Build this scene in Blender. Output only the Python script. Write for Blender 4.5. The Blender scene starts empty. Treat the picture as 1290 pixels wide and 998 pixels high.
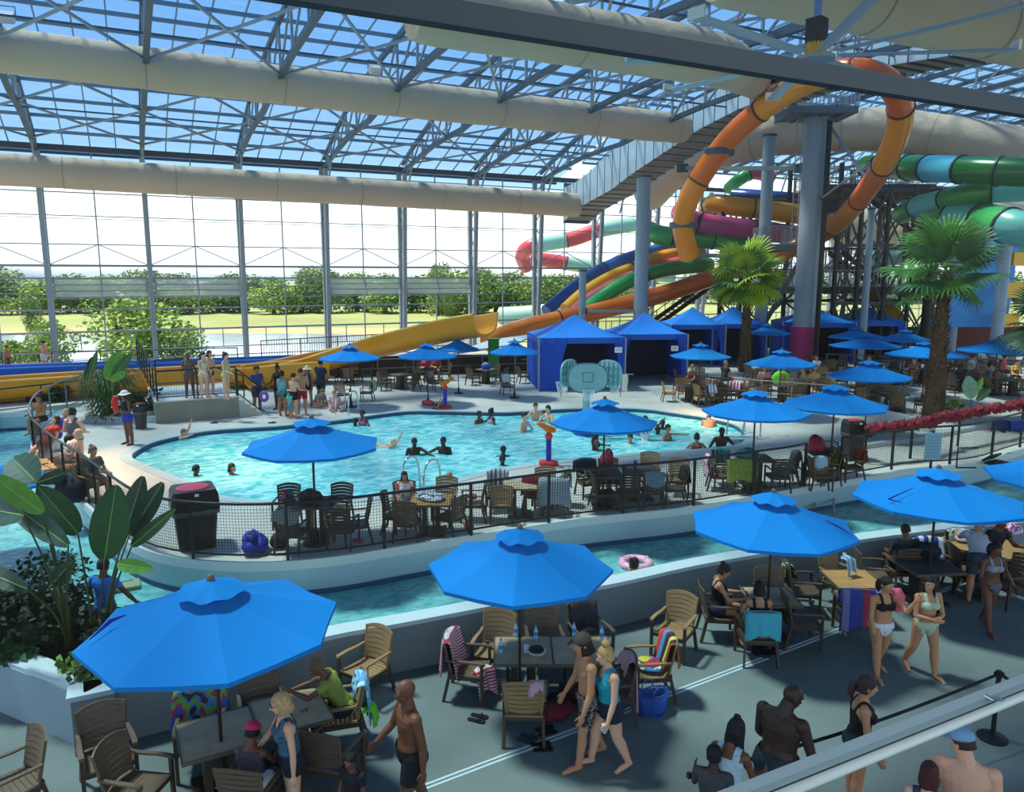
import bpy, math, random
import numpy as np
from mathutils import Vector, Matrix
PI = math.pi
R = math.radians
rnd = random.Random(7)
COL = bpy.context.scene.collection
# ------------------------------------------------------------------ place
# world: x runs along the glass wall, y towards it, camera stands on an upper gallery
CX, CY, H = -1.27, 0.0, 6.2
F = 960.0
HW = 0.83                                           # river wall height
PIT = math.atan(151 / 960.0)
FX, FY = math.cos(R(63.4)), math.sin(R(63.4))      # horizontal view direction
WY = 49.39                                          # y of the glass wall
ZP = 1.15                                           # pool deck level
ZW = 0.52                                           # river water level
ZV = 1.02                                           # pool water level

def ray(px, py):
    x = (px - 645) / F; y = -(py - 499) / F
    c, s = math.cos(PIT), math.sin(PIT)
    fw = c + y * s; up = -s + y * c
    return Vector((FX * fw + FY * x, FY * fw - FX * x, up)), fw

def at(px, py, z=0.0):                              # where the sight line meets a level
    d, fw = ray(px, py)
    t = (z - H) / d.z
    return Vector((CX + d.x * t, CY + d.y * t, z))

def dp(px, py, dist):                               # the point at a horizontal distance ahead
    d, fw = ray(px, py)
    t = dist / fw
    return Vector((CX + d.x * t, CY + d.y * t, H + d.z * t))

def aty(px, py, y):                                 # where the sight line meets a plane parallel to the wall
    d, fw = ray(px, py)
    t = y / d.y
    return Vector((CX + d.x * t, y, H + d.z * t))

def hd(a):                                          # heading: 0 faces the gallery, 90 turns to its right
    return R(a - 26.6)

# ------------------------------------------------------------------ materials
def lin(c):
    if isinstance(c, str):
        c = [int(c[i:i + 2], 16) / 255 for i in (0, 2, 4)]
    return tuple((v / 12.92 if v <= 0.04045 else ((v + 0.055) / 1.055) ** 2.4) for v in c)

MC = {}
def mat(col, rough=0.6, metal=0.0, var=0.0, scale=3.0, bump=0.0, bscale=30.0, spec=0.4, sub=0.0, coat=0.0):
    key = (col, rough, metal, var, scale, bump, bscale, spec, sub, coat)
    if key in MC: return MC[key]
    m = bpy.data.materials.new('m_' + str(len(MC))); m.use_nodes = True
    nt = m.node_tree; b = nt.nodes['Principled BSDF']
    c = lin(col)
    b.inputs['Roughness'].default_value = rough
    b.inputs['Metallic'].default_value = metal
    b.inputs['Specular IOR Level'].default_value = spec
    b.inputs['Coat Weight'].default_value = coat
    if sub: b.inputs['Subsurface Weight'].default_value = sub
    b.inputs['Base Color'].default_value = (*c, 1)
    tc = nt.nodes.new('ShaderNodeTexCoord')
    if var:
        n = nt.nodes.new('ShaderNodeTexNoise'); n.inputs['Scale'].default_value = scale; n.inputs['Detail'].default_value = 5
        nt.links.new(tc.outputs['Object'], n.inputs['Vector'])
        r = nt.nodes.new('ShaderNodeValToRGB')
        r.color_ramp.elements[0].position = 0.3; r.color_ramp.elements[1].position = 0.7
        r.color_ramp.elements[0].color = (*[v * (1 - var) for v in c], 1)
        r.color_ramp.elements[1].color = (*[min(1, v * (1 + var)) for v in c], 1)
        nt.links.new(n.outputs['Fac'], r.inputs['Fac']); nt.links.new(r.outputs['Color'], b.inputs['Base Color'])
    if bump:
        n = nt.nodes.new('ShaderNodeTexNoise'); n.inputs['Scale'].default_value = bscale; n.inputs['Detail'].default_value = 4
        nt.links.new(tc.outputs['Object'], n.inputs['Vector'])
        bp = nt.nodes.new('ShaderNodeBump'); bp.inputs['Strength'].default_value = bump; bp.inputs['Distance'].default_value = 0.05
        nt.links.new(n.outputs['Fac'], bp.inputs['Height']); nt.links.new(bp.outputs['Normal'], b.inputs['Normal'])
    MC[key] = m
    return m

def bands(cols, axis=0, scale=10.0, rough=0.8, diag=0.0):
    """cloth or tube in bands of several colours along an object axis"""
    key = ('bands', tuple(cols), axis, scale, rough, diag)
    if key in MC: return MC[key]
    m = bpy.data.materials.new('m_bands'); m.use_nodes = True
    nt = m.node_tree; b = nt.nodes['Principled BSDF']; b.inputs['Roughness'].default_value = rough
    tc = nt.nodes.new('ShaderNodeTexCoord'); sx = nt.nodes.new('ShaderNodeSeparateXYZ')
    nt.links.new(tc.outputs['Object'], sx.inputs[0])
    a = nt.nodes.new('ShaderNodeMath'); a.operation = 'MULTIPLY'; a.inputs[1].default_value = scale
    src = sx.outputs[axis]
    if diag:
        ad = nt.nodes.new('ShaderNodeMath'); ad.operation = 'MULTIPLY_ADD'; ad.inputs[1].default_value = diag
        nt.links.new(sx.outputs[(axis + 1) % 3], ad.inputs[0]); nt.links.new(src, ad.inputs[2]); src = ad.outputs[0]
    nt.links.new(src, a.inputs[0])
    fr = nt.nodes.new('ShaderNodeMath'); fr.operation = 'FRACT'; nt.links.new(a.outputs[0], fr.inputs[0])
    r = nt.nodes.new('ShaderNodeValToRGB'); r.color_ramp.interpolation = 'CONSTANT'
    while len(r.color_ramp.elements) < len(cols): r.color_ramp.elements.new(0.5)
    for i, c in enumerate(cols):
        r.color_ramp.elements[i].position = i / len(cols); r.color_ramp.elements[i].color = (*lin(c), 1)
    nt.links.new(fr.outputs[0], r.inputs['Fac']); nt.links.new(r.outputs['Color'], b.inputs['Base Color'])
    MC[key] = m
    return m

def blotch(cols, scale=8.0, rough=0.8):
    """printed cloth: irregular patches of several colours"""
    key = ('blotch', tuple(cols), scale, rough)
    if key in MC: return MC[key]
    m = bpy.data.materials.new('m_print'); m.use_nodes = True
    nt = m.node_tree; b = nt.nodes['Principled BSDF']; b.inputs['Roughness'].default_value = rough
    tc = nt.nodes.new('ShaderNodeTexCoord'); n = nt.nodes.new('ShaderNodeTexNoise')
    n.inputs['Scale'].default_value = scale; n.inputs['Detail'].default_value = 1
    nt.links.new(tc.outputs['Object'], n.inputs['Vector'])
    r = nt.nodes.new('ShaderNodeValToRGB'); r.color_ramp.interpolation = 'CONSTANT'
    while len(r.color_ramp.elements) < len(cols): r.color_ramp.elements.new(0.5)
    for i, c in enumerate(cols):
        r.color_ramp.elements[i].position = 0.0 if i == 0 else 0.36 + 0.28 * (i - 1) / max(1, len(cols) - 2) if len(cols) > 2 else 0.5
        r.color_ramp.elements[i].color = (*lin(c), 1)
    nt.links.new(n.outputs['Fac'], r.inputs['Fac']); nt.links.new(r.outputs['Color'], b.inputs['Base Color'])
    MC[key] = m
    return m

def glassy(tint, gloss=0.06, rough=0.03):
    m = bpy.data.materials.new('m_glass'); m.use_nodes = True
    nt = m.node_tree
    for n in list(nt.nodes):
        if n.type == 'BSDF_PRINCIPLED': nt.nodes.remove(n)
    out = nt.nodes['Material Output']
    t = nt.nodes.new('ShaderNodeBsdfTransparent'); t.inputs[0].default_value = (*tint, 1)
    g = nt.nodes.new('ShaderNodeBsdfGlossy'); g.inputs['Roughness'].default_value = rough
    mx = nt.nodes.new('ShaderNodeMixShader'); mx.inputs[0].default_value = gloss
    nt.links.new(t.outputs[0], mx.inputs[1]); nt.links.new(g.outputs[0], mx.inputs[2]); nt.links.new(mx.outputs[0], out.inputs[0])
    return m

def watery(c1, c2, scale, strength, rough=0.06, stretch=(1, 1, 1)):
    m = bpy.data.materials.new('m_water'); m.use_nodes = True
    nt = m.node_tree; b = nt.nodes['Principled BSDF']
    b.inputs['Roughness'].default_value = rough; b.inputs['Specular IOR Level'].default_value = 0.5; b.inputs['IOR'].default_value = 1.33
    tc = nt.nodes.new('ShaderNodeTexCoord'); mp = nt.nodes.new('ShaderNodeMapping'); mp.inputs['Scale'].default_value = stretch
    nt.links.new(tc.outputs['Object'], mp.inputs['Vector'])
    n = nt.nodes.new('ShaderNodeTexNoise'); n.inputs['Scale'].default_value = scale; n.inputs['Detail'].default_value = 3; n.inputs['Distortion'].default_value = 0.6
    nt.links.new(mp.outputs[0], n.inputs['Vector'])
    bp = nt.nodes.new('ShaderNodeBump'); bp.inputs['Strength'].default_value = strength; bp.inputs['Distance'].default_value = 0.12
    nt.links.new(n.outputs['Fac'], bp.inputs['Height']); nt.links.new(bp.outputs['Normal'], b.inputs['Normal'])
    n2 = nt.nodes.new('ShaderNodeTexNoise'); n2.inputs['Scale'].default_value = scale * 0.55; n2.inputs['Detail'].default_value = 3; n2.inputs['Distortion'].default_value = 1.2
    nt.links.new(mp.outputs[0], n2.inputs['Vector'])
    r = nt.nodes.new('ShaderNodeValToRGB'); r.color_ramp.elements[0].position = 0.38; r.color_ramp.elements[1].position = 0.62
    r.color_ramp.elements[0].color = (*lin(c1), 1); r.color_ramp.elements[1].color = (*lin(c2), 1)
    nt.links.new(n2.outputs['Fac'], r.inputs['Fac']); nt.links.new(r.outputs['Color'], b.inputs['Base Color'])
    return m

# ------------------------------------------------------------------ mesh builder
def V(*a): return Vector(a)

class MB:
    def __init__(s): s.v = []; s.f = []
    def add(s, vs, fs):
        o = len(s.v); s.v += [tuple(v) for v in vs]; s.f += [tuple(i + o for i in f) for f in fs]; return s
    def box(s, c, size, rz=0.0, M=None):
        x, y, z = [k / 2 for k in size]
        vs = [Vector((a * x, b * y, d * z)) for d in (-1, 1) for b in (-1, 1) for a in (-1, 1)]
        if M is None: M = Matrix.Rotation(rz, 3, 'Z')
        vs = [M @ v + Vector(c) for v in vs]
        return s.add(vs, [(0, 2, 3, 1), (4, 5, 7, 6), (0, 1, 5, 4), (2, 6, 7, 3), (0, 4, 6, 2), (1, 3, 7, 5)])
    def beam(s, p0, p1, w, h=None, up=(0, 0, 1)):
        p0, p1 = Vector(p0), Vector(p1); h = h or w
        d = (p1 - p0)
        if d.length < 1e-6: return s
        d.normalize(); upv = Vector(up)
        if abs(d.dot(upv)) > 0.98: upv = Vector((1, 0, 0))
        a = d.cross(upv).normalized(); b = a.cross(d)
        vs = []
        for p in (p0, p1):
            for i, j in ((-1, -1), (1, -1), (1, 1), (-1, 1)):
                vs.append(p + a * i * w / 2 + b * j * h / 2)
        return s.add(vs, [(0, 3, 2, 1), (4, 5, 6, 7), (0, 1, 5, 4), (1, 2, 6, 5), (2, 3, 7, 6), (3, 0, 4, 7)])
    def tube(s, pts, r, n=8, caps=True, closed=False):
        pts = [Vector(p) for p in pts]; m = len(pts)
        rs = r if isinstance(r, (list, tuple)) else [r] * m
        rings = []; prev = None
        for i, p in enumerate(pts):
            if closed: d = pts[(i + 1) % m] - pts[i - 1]
            else: d = pts[min(i + 1, m - 1)] - pts[max(i - 1, 0)]
            if d.length < 1e-9: d = Vector((0, 0, 1))
            d.normalize()
            if prev is None:
                a = d.cross(Vector((0, 0, 1)))
                if a.length < 0.05: a = d.cross(Vector((0, 1, 0)))
            else: a = prev - d * prev.dot(d)
            a.normalize(); prev = a; b = d.cross(a)
            rings.append([p + (a * math.cos(2 * PI * k / n) + b * math.sin(2 * PI * k / n)) * rs[i] for k in range(n)])
        return s.loft(rings, caps, closed)
    def loft(s, rings, caps=True, closed=False):
        n = len(rings[0]); m = len(rings)
        vs = [v for r_ in rings for v in r_]; fs = []
        for i in range(m if closed else m - 1):
            j = (i + 1) % m
            for k in range(n):
                k2 = (k + 1) % n
                fs.append((i * n + k, i * n + k2, j * n + k2, j * n + k))
        if caps and not closed:
            fs.append(tuple(range(n - 1, -1, -1))); fs.append(tuple((m - 1) * n + k for k in range(n)))
        return s.add(vs, fs)
    def sheet(s, rows):
        n = len(rows[0]); vs = [v for r_ in rows for v in r_]; fs = []
        for i in range(len(rows) - 1):
            for k in range(n - 1):
                fs.append((i * n + k, i * n + k + 1, (i + 1) * n + k + 1, (i + 1) * n + k))
        return s.add(vs, fs)
    def ell(s, c, r, n=10, m=7, M=None, z0=-1.0, z1=1.0):
        c = Vector(c); r = (r, r, r) if isinstance(r, (int, float)) else r
        rings = []
        a0, a1 = math.asin(max(-1, z0)), math.asin(min(1, z1))
        for i in range(m + 1):
            t = a0 + (a1 - a0) * i / m; cz, sz = math.cos(t), math.sin(t); cz = max(cz, 1e-3)
            ring = []
            for k in range(n):
                p = Vector((r[0] * cz * math.cos(2 * PI * k / n), r[1] * cz * math.sin(2 * PI * k / n), r[2] * sz))
                if M is not None: p = M @ p
                ring.append(p + c)
            rings.append(ring)
        return s.loft(rings)
    def cyl(s, c, r, h, n=16, r2=None):
        c = Vector(c)
        return s.tube([c, c + Vector((0, 0, h))], [r, r if r2 is None else r2], n)
    def prism(s, poly, z0, z1):
        n = len(poly)
        vs = [(p[0], p[1], z0) for p in poly] + [(p[0], p[1], z1) for p in poly]
        fs = [(i, (i + 1) % n, n + (i + 1) % n, n + i) for i in range(n)]
        fs.append(tuple(range(n - 1, -1, -1))); fs.append(tuple(range(n, 2 * n)))
        return s.add(vs, fs)
    def mesh(s, name='mesh'):
        me = bpy.data.meshes.new(name); me.from_pydata(s.v, [], s.f); me.update(); return me
    def build(s, name, m, parent=None, smooth=False, loc=None, rz=0.0, sharp=None):
        me = s.mesh(name)
        if smooth:
            me.polygons.foreach_set('use_smooth', [True] * len(me.polygons))
            if sharp: me.set_sharp_from_angle(angle=R(sharp))
        if m is not None: me.materials.append(m)
        o = bpy.data.objects.new(name, me); COL.objects.link(o)
        if parent is not None: o.parent = parent
        if loc is not None: o.location = loc
        if rz: o.rotation_euler.z = rz
        return o

def tag(o, label=None, cat=None, group=None, kind=None):
    if label: o['label'] = label
    if cat: o['category'] = cat
    if group: o['group'] = group
    if kind: o['kind'] = kind
    return o

def empty(name, loc=(0, 0, 0), rz=0.0, label=None, cat=None, group=None, scale=None):
    o = bpy.data.objects.new(name, None); COL.objects.link(o); o.empty_display_size = 0.2
    o.location = loc; o.rotation_euler.z = rz
    if scale: o.scale = (scale,) * 3 if isinstance(scale, (int, float)) else scale
    return tag(o, label, cat, group)

KIDS = {}
def copy_tree(o, parent=None):
    c = o.copy(); COL.objects.link(c)
    if parent is not None: c.parent = parent
    ch = KIDS.get(o.name)
    if ch is None:
        ch = KIDS[o.name] = list(o.children)
    for k in ch: copy_tree(k, c)
    return c

def structure(name, mb, m, smooth=False):
    return tag(mb.build(name, m, smooth=smooth), kind='structure')

def spline(pts, n=8, closed=False):
    P = [Vector(p) for p in pts]; m = len(P); out = []
    rng = m if closed else m - 1
    for i in range(rng):
        p0 = P[i - 1] if (closed or i > 0) else P[0] * 2 - P[1]
        p1, p2 = P[i], P[(i + 1) % m]
        p3 = P[(i + 2) % m] if (closed or i + 2 < m) else P[-1] * 2 - P[-2]
        for k in range(n):
            t = k / n
            out.append(0.5 * ((2 * p1) + (p2 - p0) * t + (2 * p0 - 5 * p1 + 4 * p2 - p3) * t * t + (3 * p1 - p0 - 3 * p2 + p3) * t ** 3))
    if not closed: out.append(P[-1])
    return out

STEEL = mat('8d9ba6', 0.45, 0.3)
STEELD = mat('4a5a68', 0.5, 0.3)
DARK = mat('15181c', 0.5, 0.2)
BLACKM = mat('1b1d20', 0.45)
CONC = mat('b9b9b0', 0.75, var=0.10, scale=0.8, bump=0.15, bscale=12)
CHROME = mat('c8ced2', 0.2, 0.9)
WOOD = mat('7c6650', 0.55, var=0.25, scale=5)
WHITE = mat('e8e8e4', 0.6)
BLUE = mat('047ccc', 0.75, spec=.15)
BLUED = mat('0b3f9a', 0.75)
BLUEC = mat('0a4fc0', 0.75)

def to_mesh(o):
    dg = bpy.context.evaluated_depsgraph_get(); dg.update()
    me = bpy.data.meshes.new_from_object(o.evaluated_get(dg)); n = bpy.data.objects.new(o.name, me); COL.objects.link(n)
    n.parent = o.parent; n.location = o.location; n.rotation_euler = o.rotation_euler; nm = o.name
    bpy.data.objects.remove(o); n.name = nm; return n
# ------------------------------------------------------------------ world, sun, camera
sc = bpy.context.scene
w = bpy.data.worlds.new('sky'); sc.world = w; w.use_nodes = True
nt = w.node_tree; bg = nt.nodes['Background']
tc = nt.nodes.new('ShaderNodeTexCoord'); sp = nt.nodes.new('ShaderNodeSeparateXYZ')
nt.links.new(tc.outputs['Generated'], sp.inputs[0])
rp = nt.nodes.new('ShaderNodeValToRGB'); cr = rp.color_ramp
stops = [(0.0, (.26, .30, .20)), (0.495, (.5, .55, .45)), (0.505, (1.15, 1.2, 1.22)), (0.55, (1.25, 1.3, 1.33)), (0.575, (.75, .9, 1.08)), (0.63, (.46, .68, 1.0)), (0.71, (.22, .46, .88)), (0.8, (.12, .34, .74)), (1.0, (.14, .32, .62))]
while len(cr.elements) < len(stops): cr.elements.new(0.5)
for e, (p, c) in zip(cr.elements, stops): e.position = p; e.color = (*c, 1)
mm = nt.nodes.new('ShaderNodeMath'); mm.operation = 'MULTIPLY_ADD'; mm.inputs[1].default_value = 0.5; mm.inputs[2].default_value = 0.5
nt.links.new(sp.outputs[2], mm.inputs[0])
cn = nt.nodes.new('ShaderNodeTexNoise'); cn.inputs['Scale'].default_value = 3; cn.inputs['Detail'].default_value = 5
nt.links.new(tc.outputs['Generated'], cn.inputs['Vector'])
cm = nt.nodes.new('ShaderNodeMath'); cm.operation = 'MULTIPLY_ADD'; cm.inputs[1].default_value = -0.10; 
nt.links.new(cn.outputs['Fac'], cm.inputs[0])
ad = nt.nodes.new('ShaderNodeMath'); ad.operation = 'ADD'; ad.inputs[1].default_value = 0.05
nt.links.new(mm.outputs[0], ad.inputs[0])
gt = nt.nodes.new('ShaderNodeMath'); gt.operation = 'GREATER_THAN'; gt.inputs[1].default_value = 0.53
nt.links.new(mm.outputs[0], rp.inputs['Fac'])
nt.links.new(rp.outputs['Color'], bg.inputs['Color']); bg.inputs['Strength'].default_value = 1.15
sl = bpy.data.lights.new('sun', 'SUN'); sl.energy = 8.0; sl.angle = R(7); sl.color = (1, .80, .58)
so = bpy.data.objects.new('sun', sl); COL.objects.link(so)
sd = Vector((0.30, -0.36, -1.0))                     # light travels towards the gallery and slightly right
so.rotation_euler = sd.to_track_quat('-Z', 'Y').to_euler()
cam = bpy.data.cameras.new('camera'); co = bpy.data.objects.new('camera', cam); COL.objects.link(co)
cam.sensor_width = 36; cam.lens = F / 1290 * 36; cam.clip_end = 3000; cam.clip_start = 0.05
co.location = (CX, CY, H); co.rotation_euler = (PI / 2 - PIT, 0, R(-26.6)); sc.camera = co
sc.view_settings.view_transform = 'Standard'; sc.view_settings.look = 'None'; sc.view_settings.gamma = 1
sc.view_settings.use_curve_mapping = False; sc.view_settings.exposure = 0.24

# ------------------------------------------------------------------ outdoors
GR = mat('9aa070', 0.95, var=0.25, scale=0.05)
g = MB(); g.box((60, 420, -1.05), (1600, 700, 0.1)); 
structure('ground_outside', g, mat('8f9c62', 0.95, var=0.2, scale=0.03))
def zoneq(px4, z): return [at(x, y, z) for x, y in px4]
lk = MB()
pts = spline([at(x, y, -0.95) for x, y in [(-250, 424), (-40, 423), (180, 421), (300, 420), (420, 421), (560, 424), (640, 430), (600, 446), (420, 470), (200, 480), (-100, 480), (-350, 460)]], 4, True)
lk.prism([(p.x, p.y) for p in pts], -1.0, -0.95)
structure('water_lake', lk, watery('9fb6c6', 'b4c8d4', 0.4, 0.1, 0.12))
# bank of dry grass beyond the lake
bk = MB(); pts = spline([at(x, y, -0.96) for x, y in [(-250, 416), (200, 413), (430, 413), (600, 416), (720, 424), (640, 426), (420, 422), (200, 423), (-250, 427)]], 4, True)
bk.prism([(p.x, p.y) for p in pts], -1.0, -0.965)
structure('path_lake_bank', bk, mat('b3a878', 0.95, var=0.2, scale=0.2))
hl = MB()
for i, (x0, h0) in enumerate([(-700, 26), (-420, 34), (-150, 20), (120, 14), (420, 12), (760, 14)]):
    hl.ell((x0, 1500 + 60 * i, -3), (340, 90, h0), 24, 8, z0=0.0)
structure('hills', hl, mat('8fa3ad', 1.0), True)

def leafmesh(radii, n, size, seed, shell=0.55, droop=0.0):
    r_ = random.Random(seed); mb = MB()
    lumps = [(Vector((r_.uniform(-.6, .6), r_.uniform(-.6, .6), r_.uniform(-.5, .6))), r_.uniform(.35, .6)) for _ in range(9)]
    for _ in range(n):
        c, lr = r_.choice(lumps)
        d = Vector((r_.gauss(0, 1), r_.gauss(0, 1), r_.gauss(0, 1))).normalized() * lr * r_.uniform(shell, 1)
        p = c + d
        p = Vector((p.x * radii[0], p.y * radii[1], p.z * radii[2]))
        a = Vector((r_.uniform(-1, 1), r_.uniform(-1, 1), r_.uniform(-.6, .6) - droop)).normalized() * size * r_.uniform(.6, 1.3)
        b = a.cross(Vector((r_.uniform(-1, 1), r_.uniform(-1, 1), r_.uniform(-1, 1)))).normalized() * size * 0.42
        mb.add([p, p + a * .5 + b, p + a, p + a * .5 - b], [(0, 1, 2, 3)])
    return mb
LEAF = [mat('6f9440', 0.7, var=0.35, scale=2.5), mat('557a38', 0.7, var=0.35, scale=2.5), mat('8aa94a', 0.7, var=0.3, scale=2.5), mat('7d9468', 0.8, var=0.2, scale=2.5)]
BARK = mat('5b4a3a', 0.9, var=0.3, scale=10, bump=0.3)
crowns = []
for k in range(4):
    me = leafmesh((1, 1, 1), 2600, 0.11, 50 + k).mesh('crown'); crowns.append(me)
def tree(p, rad, hgt, k, label, group=None, m=None, trunk=0.4, name='tree'):
    e = empty(name, p, rnd.uniform(0, 6), label, 'tree', group)
    me = crowns[k % 4].copy(); me.materials.clear(); me.materials.append(m or LEAF[k % 3])
    o = bpy.data.objects.new('crown', me); COL.objects.link(o); o.parent = e
    o.location = (0, 0, hgt * .44); o.scale = (rad, rad, hgt * 0.56)
    MB().tube([(0, 0, -.1), (0.05, 0, hgt * .35), (0, 0.05, hgt * .6)], [rad * .09, rad * .06, rad * .03], 7).build('trunk', BARK, e)
    return e
tl = 'tree in the belt beyond the lake, left of the slides'
hs = [7, 6.5, 6, 7.5, 6, 6.4, 5.6, 5.2, 5.5, 6, 7, 6.4, 5.8, 7.2, 6.8, 7.2, 7.6, 7.2, 8.0, 7.4, 7.0, 6.6, 6.8, 7.4]
for i in range(24):
    px = -40 + i * 35
    p = dp(px, 392, 150 + rnd.uniform(-5, 8)); p.z = -1
    tree(p, rnd.uniform(5.4, 6.6), hs[i] * 1.12, i, 'round bushy green tree in the belt beyond the lake', 'trees beyond the lake')
for i in range(26):
    px = -20 + i * 52
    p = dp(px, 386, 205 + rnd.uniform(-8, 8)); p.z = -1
    tree(p, 8, rnd.uniform(8.4, 9.6), i + 1, 'hazy green tree far behind the lake belt', 'distant trees on the horizon', m=LEAF[3])  # greyer leaves: distance haze is put into their colour
p = dp(552, 392, 140); p.z = -1; tree(p, 3.2, 9.3, 1, 'tall rounded tree standing above the far tree belt', m=LEAF[0])
for px, py, rad, hg, k, lb in [(150, 447, 3.9, 6.0, 2, 'yellow green tree close outside the glass wall, the widest of them'),
                            (215, 440, 2.6, 4.3, 0, 'smaller leafy tree outside the glass touching the wide yellow green tree'),
                            (50, 450, 2.4, 4.2, 2, 'leafy tree outside the glass behind the far left column'),
                            (8, 455, 1.8, 3.0, 0, 'low bushy tree outside the glass at the left edge')]:
    p = dp(px, py, 58); p.z = -1; tree(p, rad, hg, k, lb)
p = dp(44, 407, 100); p.z = -1; tree(p, 1.6, 4.2, 1, 'small dark lone tree on the grass field outside')

# ------------------------------------------------------------------ decks and water
slab = mat('6a7674', 0.8, var=0.22, scale=0.55, bump=0.08, bscale=9)
fl = MB(); fl.prism([(-42, -6), (60, -6), (60, 30), (-42, 30)], -0.3, 0.0); structure('floor', fl, slab)
# river bed and river water
caps = [(105, 873), (200, 851), (300, 828), (420, 799), (500, 785), (590, 768), (680, 751), (775, 734), (870, 713), (960, 697), (1100, 677), (1250, 659), (1400, 644), (1700, 610)]
nw = spline([at(x, y, HW) for x, y in caps], 4)
PL0 = at(105, 873, HW); PL1 = at(0, 832, HW); PLD = (PL1 - PL0).normalized(); PL2 = PL0 + PLD * 9
rw = MB(); rw.prism([(-40, 36), (PL2.x - 20, PL2.y), (PL2.x, PL2.y + .15), (PL0.x + .05, PL0.y + .15)] + [(p.x, p.y + .12) for p in nw[1:]] + [(60, nw[-1].y + 2), (60, 45), (-40, 45)], 0.0, ZW)
structure('water_river', rw, watery('59a8aa', '7ec8c8', 4.5, 0.4, 0.07, (1, 1.3, 1)))
# pool deck with the pool cut out : outer outline
near = [(2200, 480), (1400, 530), (1290, 566), (1225, 585), (1145, 592), (1102, 600), (1030, 612), (905, 634), (845, 643), (785, 649), (722, 656), (640, 669), (585, 677), (505, 690), (425, 703), (340, 710), (267, 709), (205, 700), (165, 684), (135, 660), (105, 632), (74, 610), (52, 590), (43, 570), (44, 552), (58, 534), (84, 518), (115, 506), (60, 512), (0, 522), (-150, 548), (-500, 590)]
outer = [at(x, y, ZP) for x, y in near]
ring = spline(outer[2:27], 4)
outer = outer[:2] + ring + outer[27:]
outer2 = [(p.x, p.y) for p in outer] + [(-46, WY + 0.6), (70, WY + 0.6)]
poolpx = [(165, 577), (176, 565), (200, 555), (257, 543.5), (314, 539), (360, 536), (430, 529), (463, 524), (514, 518), (571, 518.5), (640, 519.5), (715, 515), (803, 515), (860, 522), (893, 527), (926, 535), (940, 547), (938, 556), (921, 562), (870, 567), (807, 571), (714, 580), (640, 589), (574, 604), (550, 613), (500, 622), (444, 629), (390, 632), (334, 631), (274, 624), (233, 606), (200, 593)]
pool = spline([at(x, y, ZP) for x, y in poolpx], 3, True)
import bmesh
def holed(name, out, hole, ztop, zbot, m, kind='structure'):
    bm = bmesh.new()
    def loop(pts, z): 
        vs = [bm.verts.new((p[0], p[1], z)) for p in pts]
        return [bm.edges.new((vs[i], vs[(i + 1) % len(vs)])) for i in range(len(vs))]
    e = loop(out, ztop) + loop(hole, ztop)
    bmesh.ops.triangle_fill(bm, use_beauty=True, use_dissolve=False, edges=e, normal=(0, 0, 1))
    for f in bm.faces:
        if f.normal.z < 0: f.normal_flip()
    r = bmesh.ops.extrude_face_region(bm, geom=list(bm.faces))
    for v in [g_ for g_ in r['geom'] if isinstance(g_, bmesh.types.BMVert)]: v.co.z = zbot
    me = bpy.data.meshes.new(name); bm.to_mesh(me); bm.free(); me.materials.append(m)
    o = bpy.data.objects.new(name, me); COL.objects.link(o); return tag(o, kind=kind)
deckm = mat('c4c2b8', 0.7, var=0.10, scale=0.7, bump=0.1, bscale=10)
holed('floor_pool_deck', outer2, [(p.x, p.y) for p in pool], ZP, -0.2, deckm)
# river side wall of the island, painted pale blue
def ribbon(path, z0, z1, t, m, name, kind='structure'):
    """wall of thickness t to the left of a path of points"""
    P = [Vector((p[0], p[1], 0)) for p in path]; rings = []
    for i, p in enumerate(P):
        d = (P[min(i + 1, len(P) - 1)] - P[max(i - 1, 0)]).normalized(); n_ = Vector((-d.y, d.x, 0)) * t
        rings.append([p + V(0, 0, z0), p + n_ + V(0, 0, z0), p + n_ + V(0, 0, z1), p + V(0, 0, z1)])
    mb = MB().loft(rings); 
    return tag(mb.build(name, m), kind=kind) if kind else mb
paint = mat('a3c4cc', 0.55, var=0.05, scale=0.6)
edge = [outer[1]] + ring + [outer[-3], outer[-2], outer[-1]]
ribbon(edge, 0.0, ZP - 0.06, 0.04, mat('9fc0c8', 0.5, var=0.06, scale=0.5), 'wall_island')
ribbon(edge, ZP - 0.12, ZP + 0.05, 0.07, mat('c9d6d6', 0.6), 'trim_1')
ribbon(edge, ZW - .1, ZW + 0.10, 0.05, mat('1c5075', 0.5), 'trim_2')
# pool: tiled edge band, water
wv = MB(); wv.prism([(p.x, p.y) for p in pool], 0.2, ZV)
structure('water_pool', wv, watery('45bfce', 'a6eeec', 3.4, 0.6, 0.05, (1.0, 1.7, 1)))
rings = []
pc = sum(pool, Vector()) / len(pool)
for i, p in enumerate(pool):
    d = (pool[(i + 1) % len(pool)] - pool[i - 1]).normalized(); n_ = Vector((-d.y, d.x, 0))
    if (pc - p).dot(n_) > 0: n_ = -n_
    rings.append([V(p.x, p.y, ZP - 0.1) - n_ * .03, V(p.x, p.y, ZP + .012) - n_ * .03, V(p.x, p.y, ZP + .012) + n_ * .28, V(p.x, p.y, ZP - 0.1) + n_ * .28])
structure('trim_3', MB().loft(rings, closed=True), mat('aebfc2', 0.5, var=0.08, scale=2))
rings = []
for i, p in enumerate(pool):
    d = (pool[(i + 1) % len(pool)] - pool[i - 1]).normalized(); n_ = Vector((-d.y, d.x, 0))
    if (pc - p).dot(n_) > 0: n_ = -n_
    rings.append([V(p.x, p.y, ZP - .35) - n_ * .05, V(p.x, p.y, ZP - .02) - n_ * .05, V(p.x, p.y, ZP - .02) + n_ * .01, V(p.x, p.y, ZP - .35) + n_ * .01])
structure('trim_4', MB().loft(rings, closed=True), mat('1d4f6c', 0.4))
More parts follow.
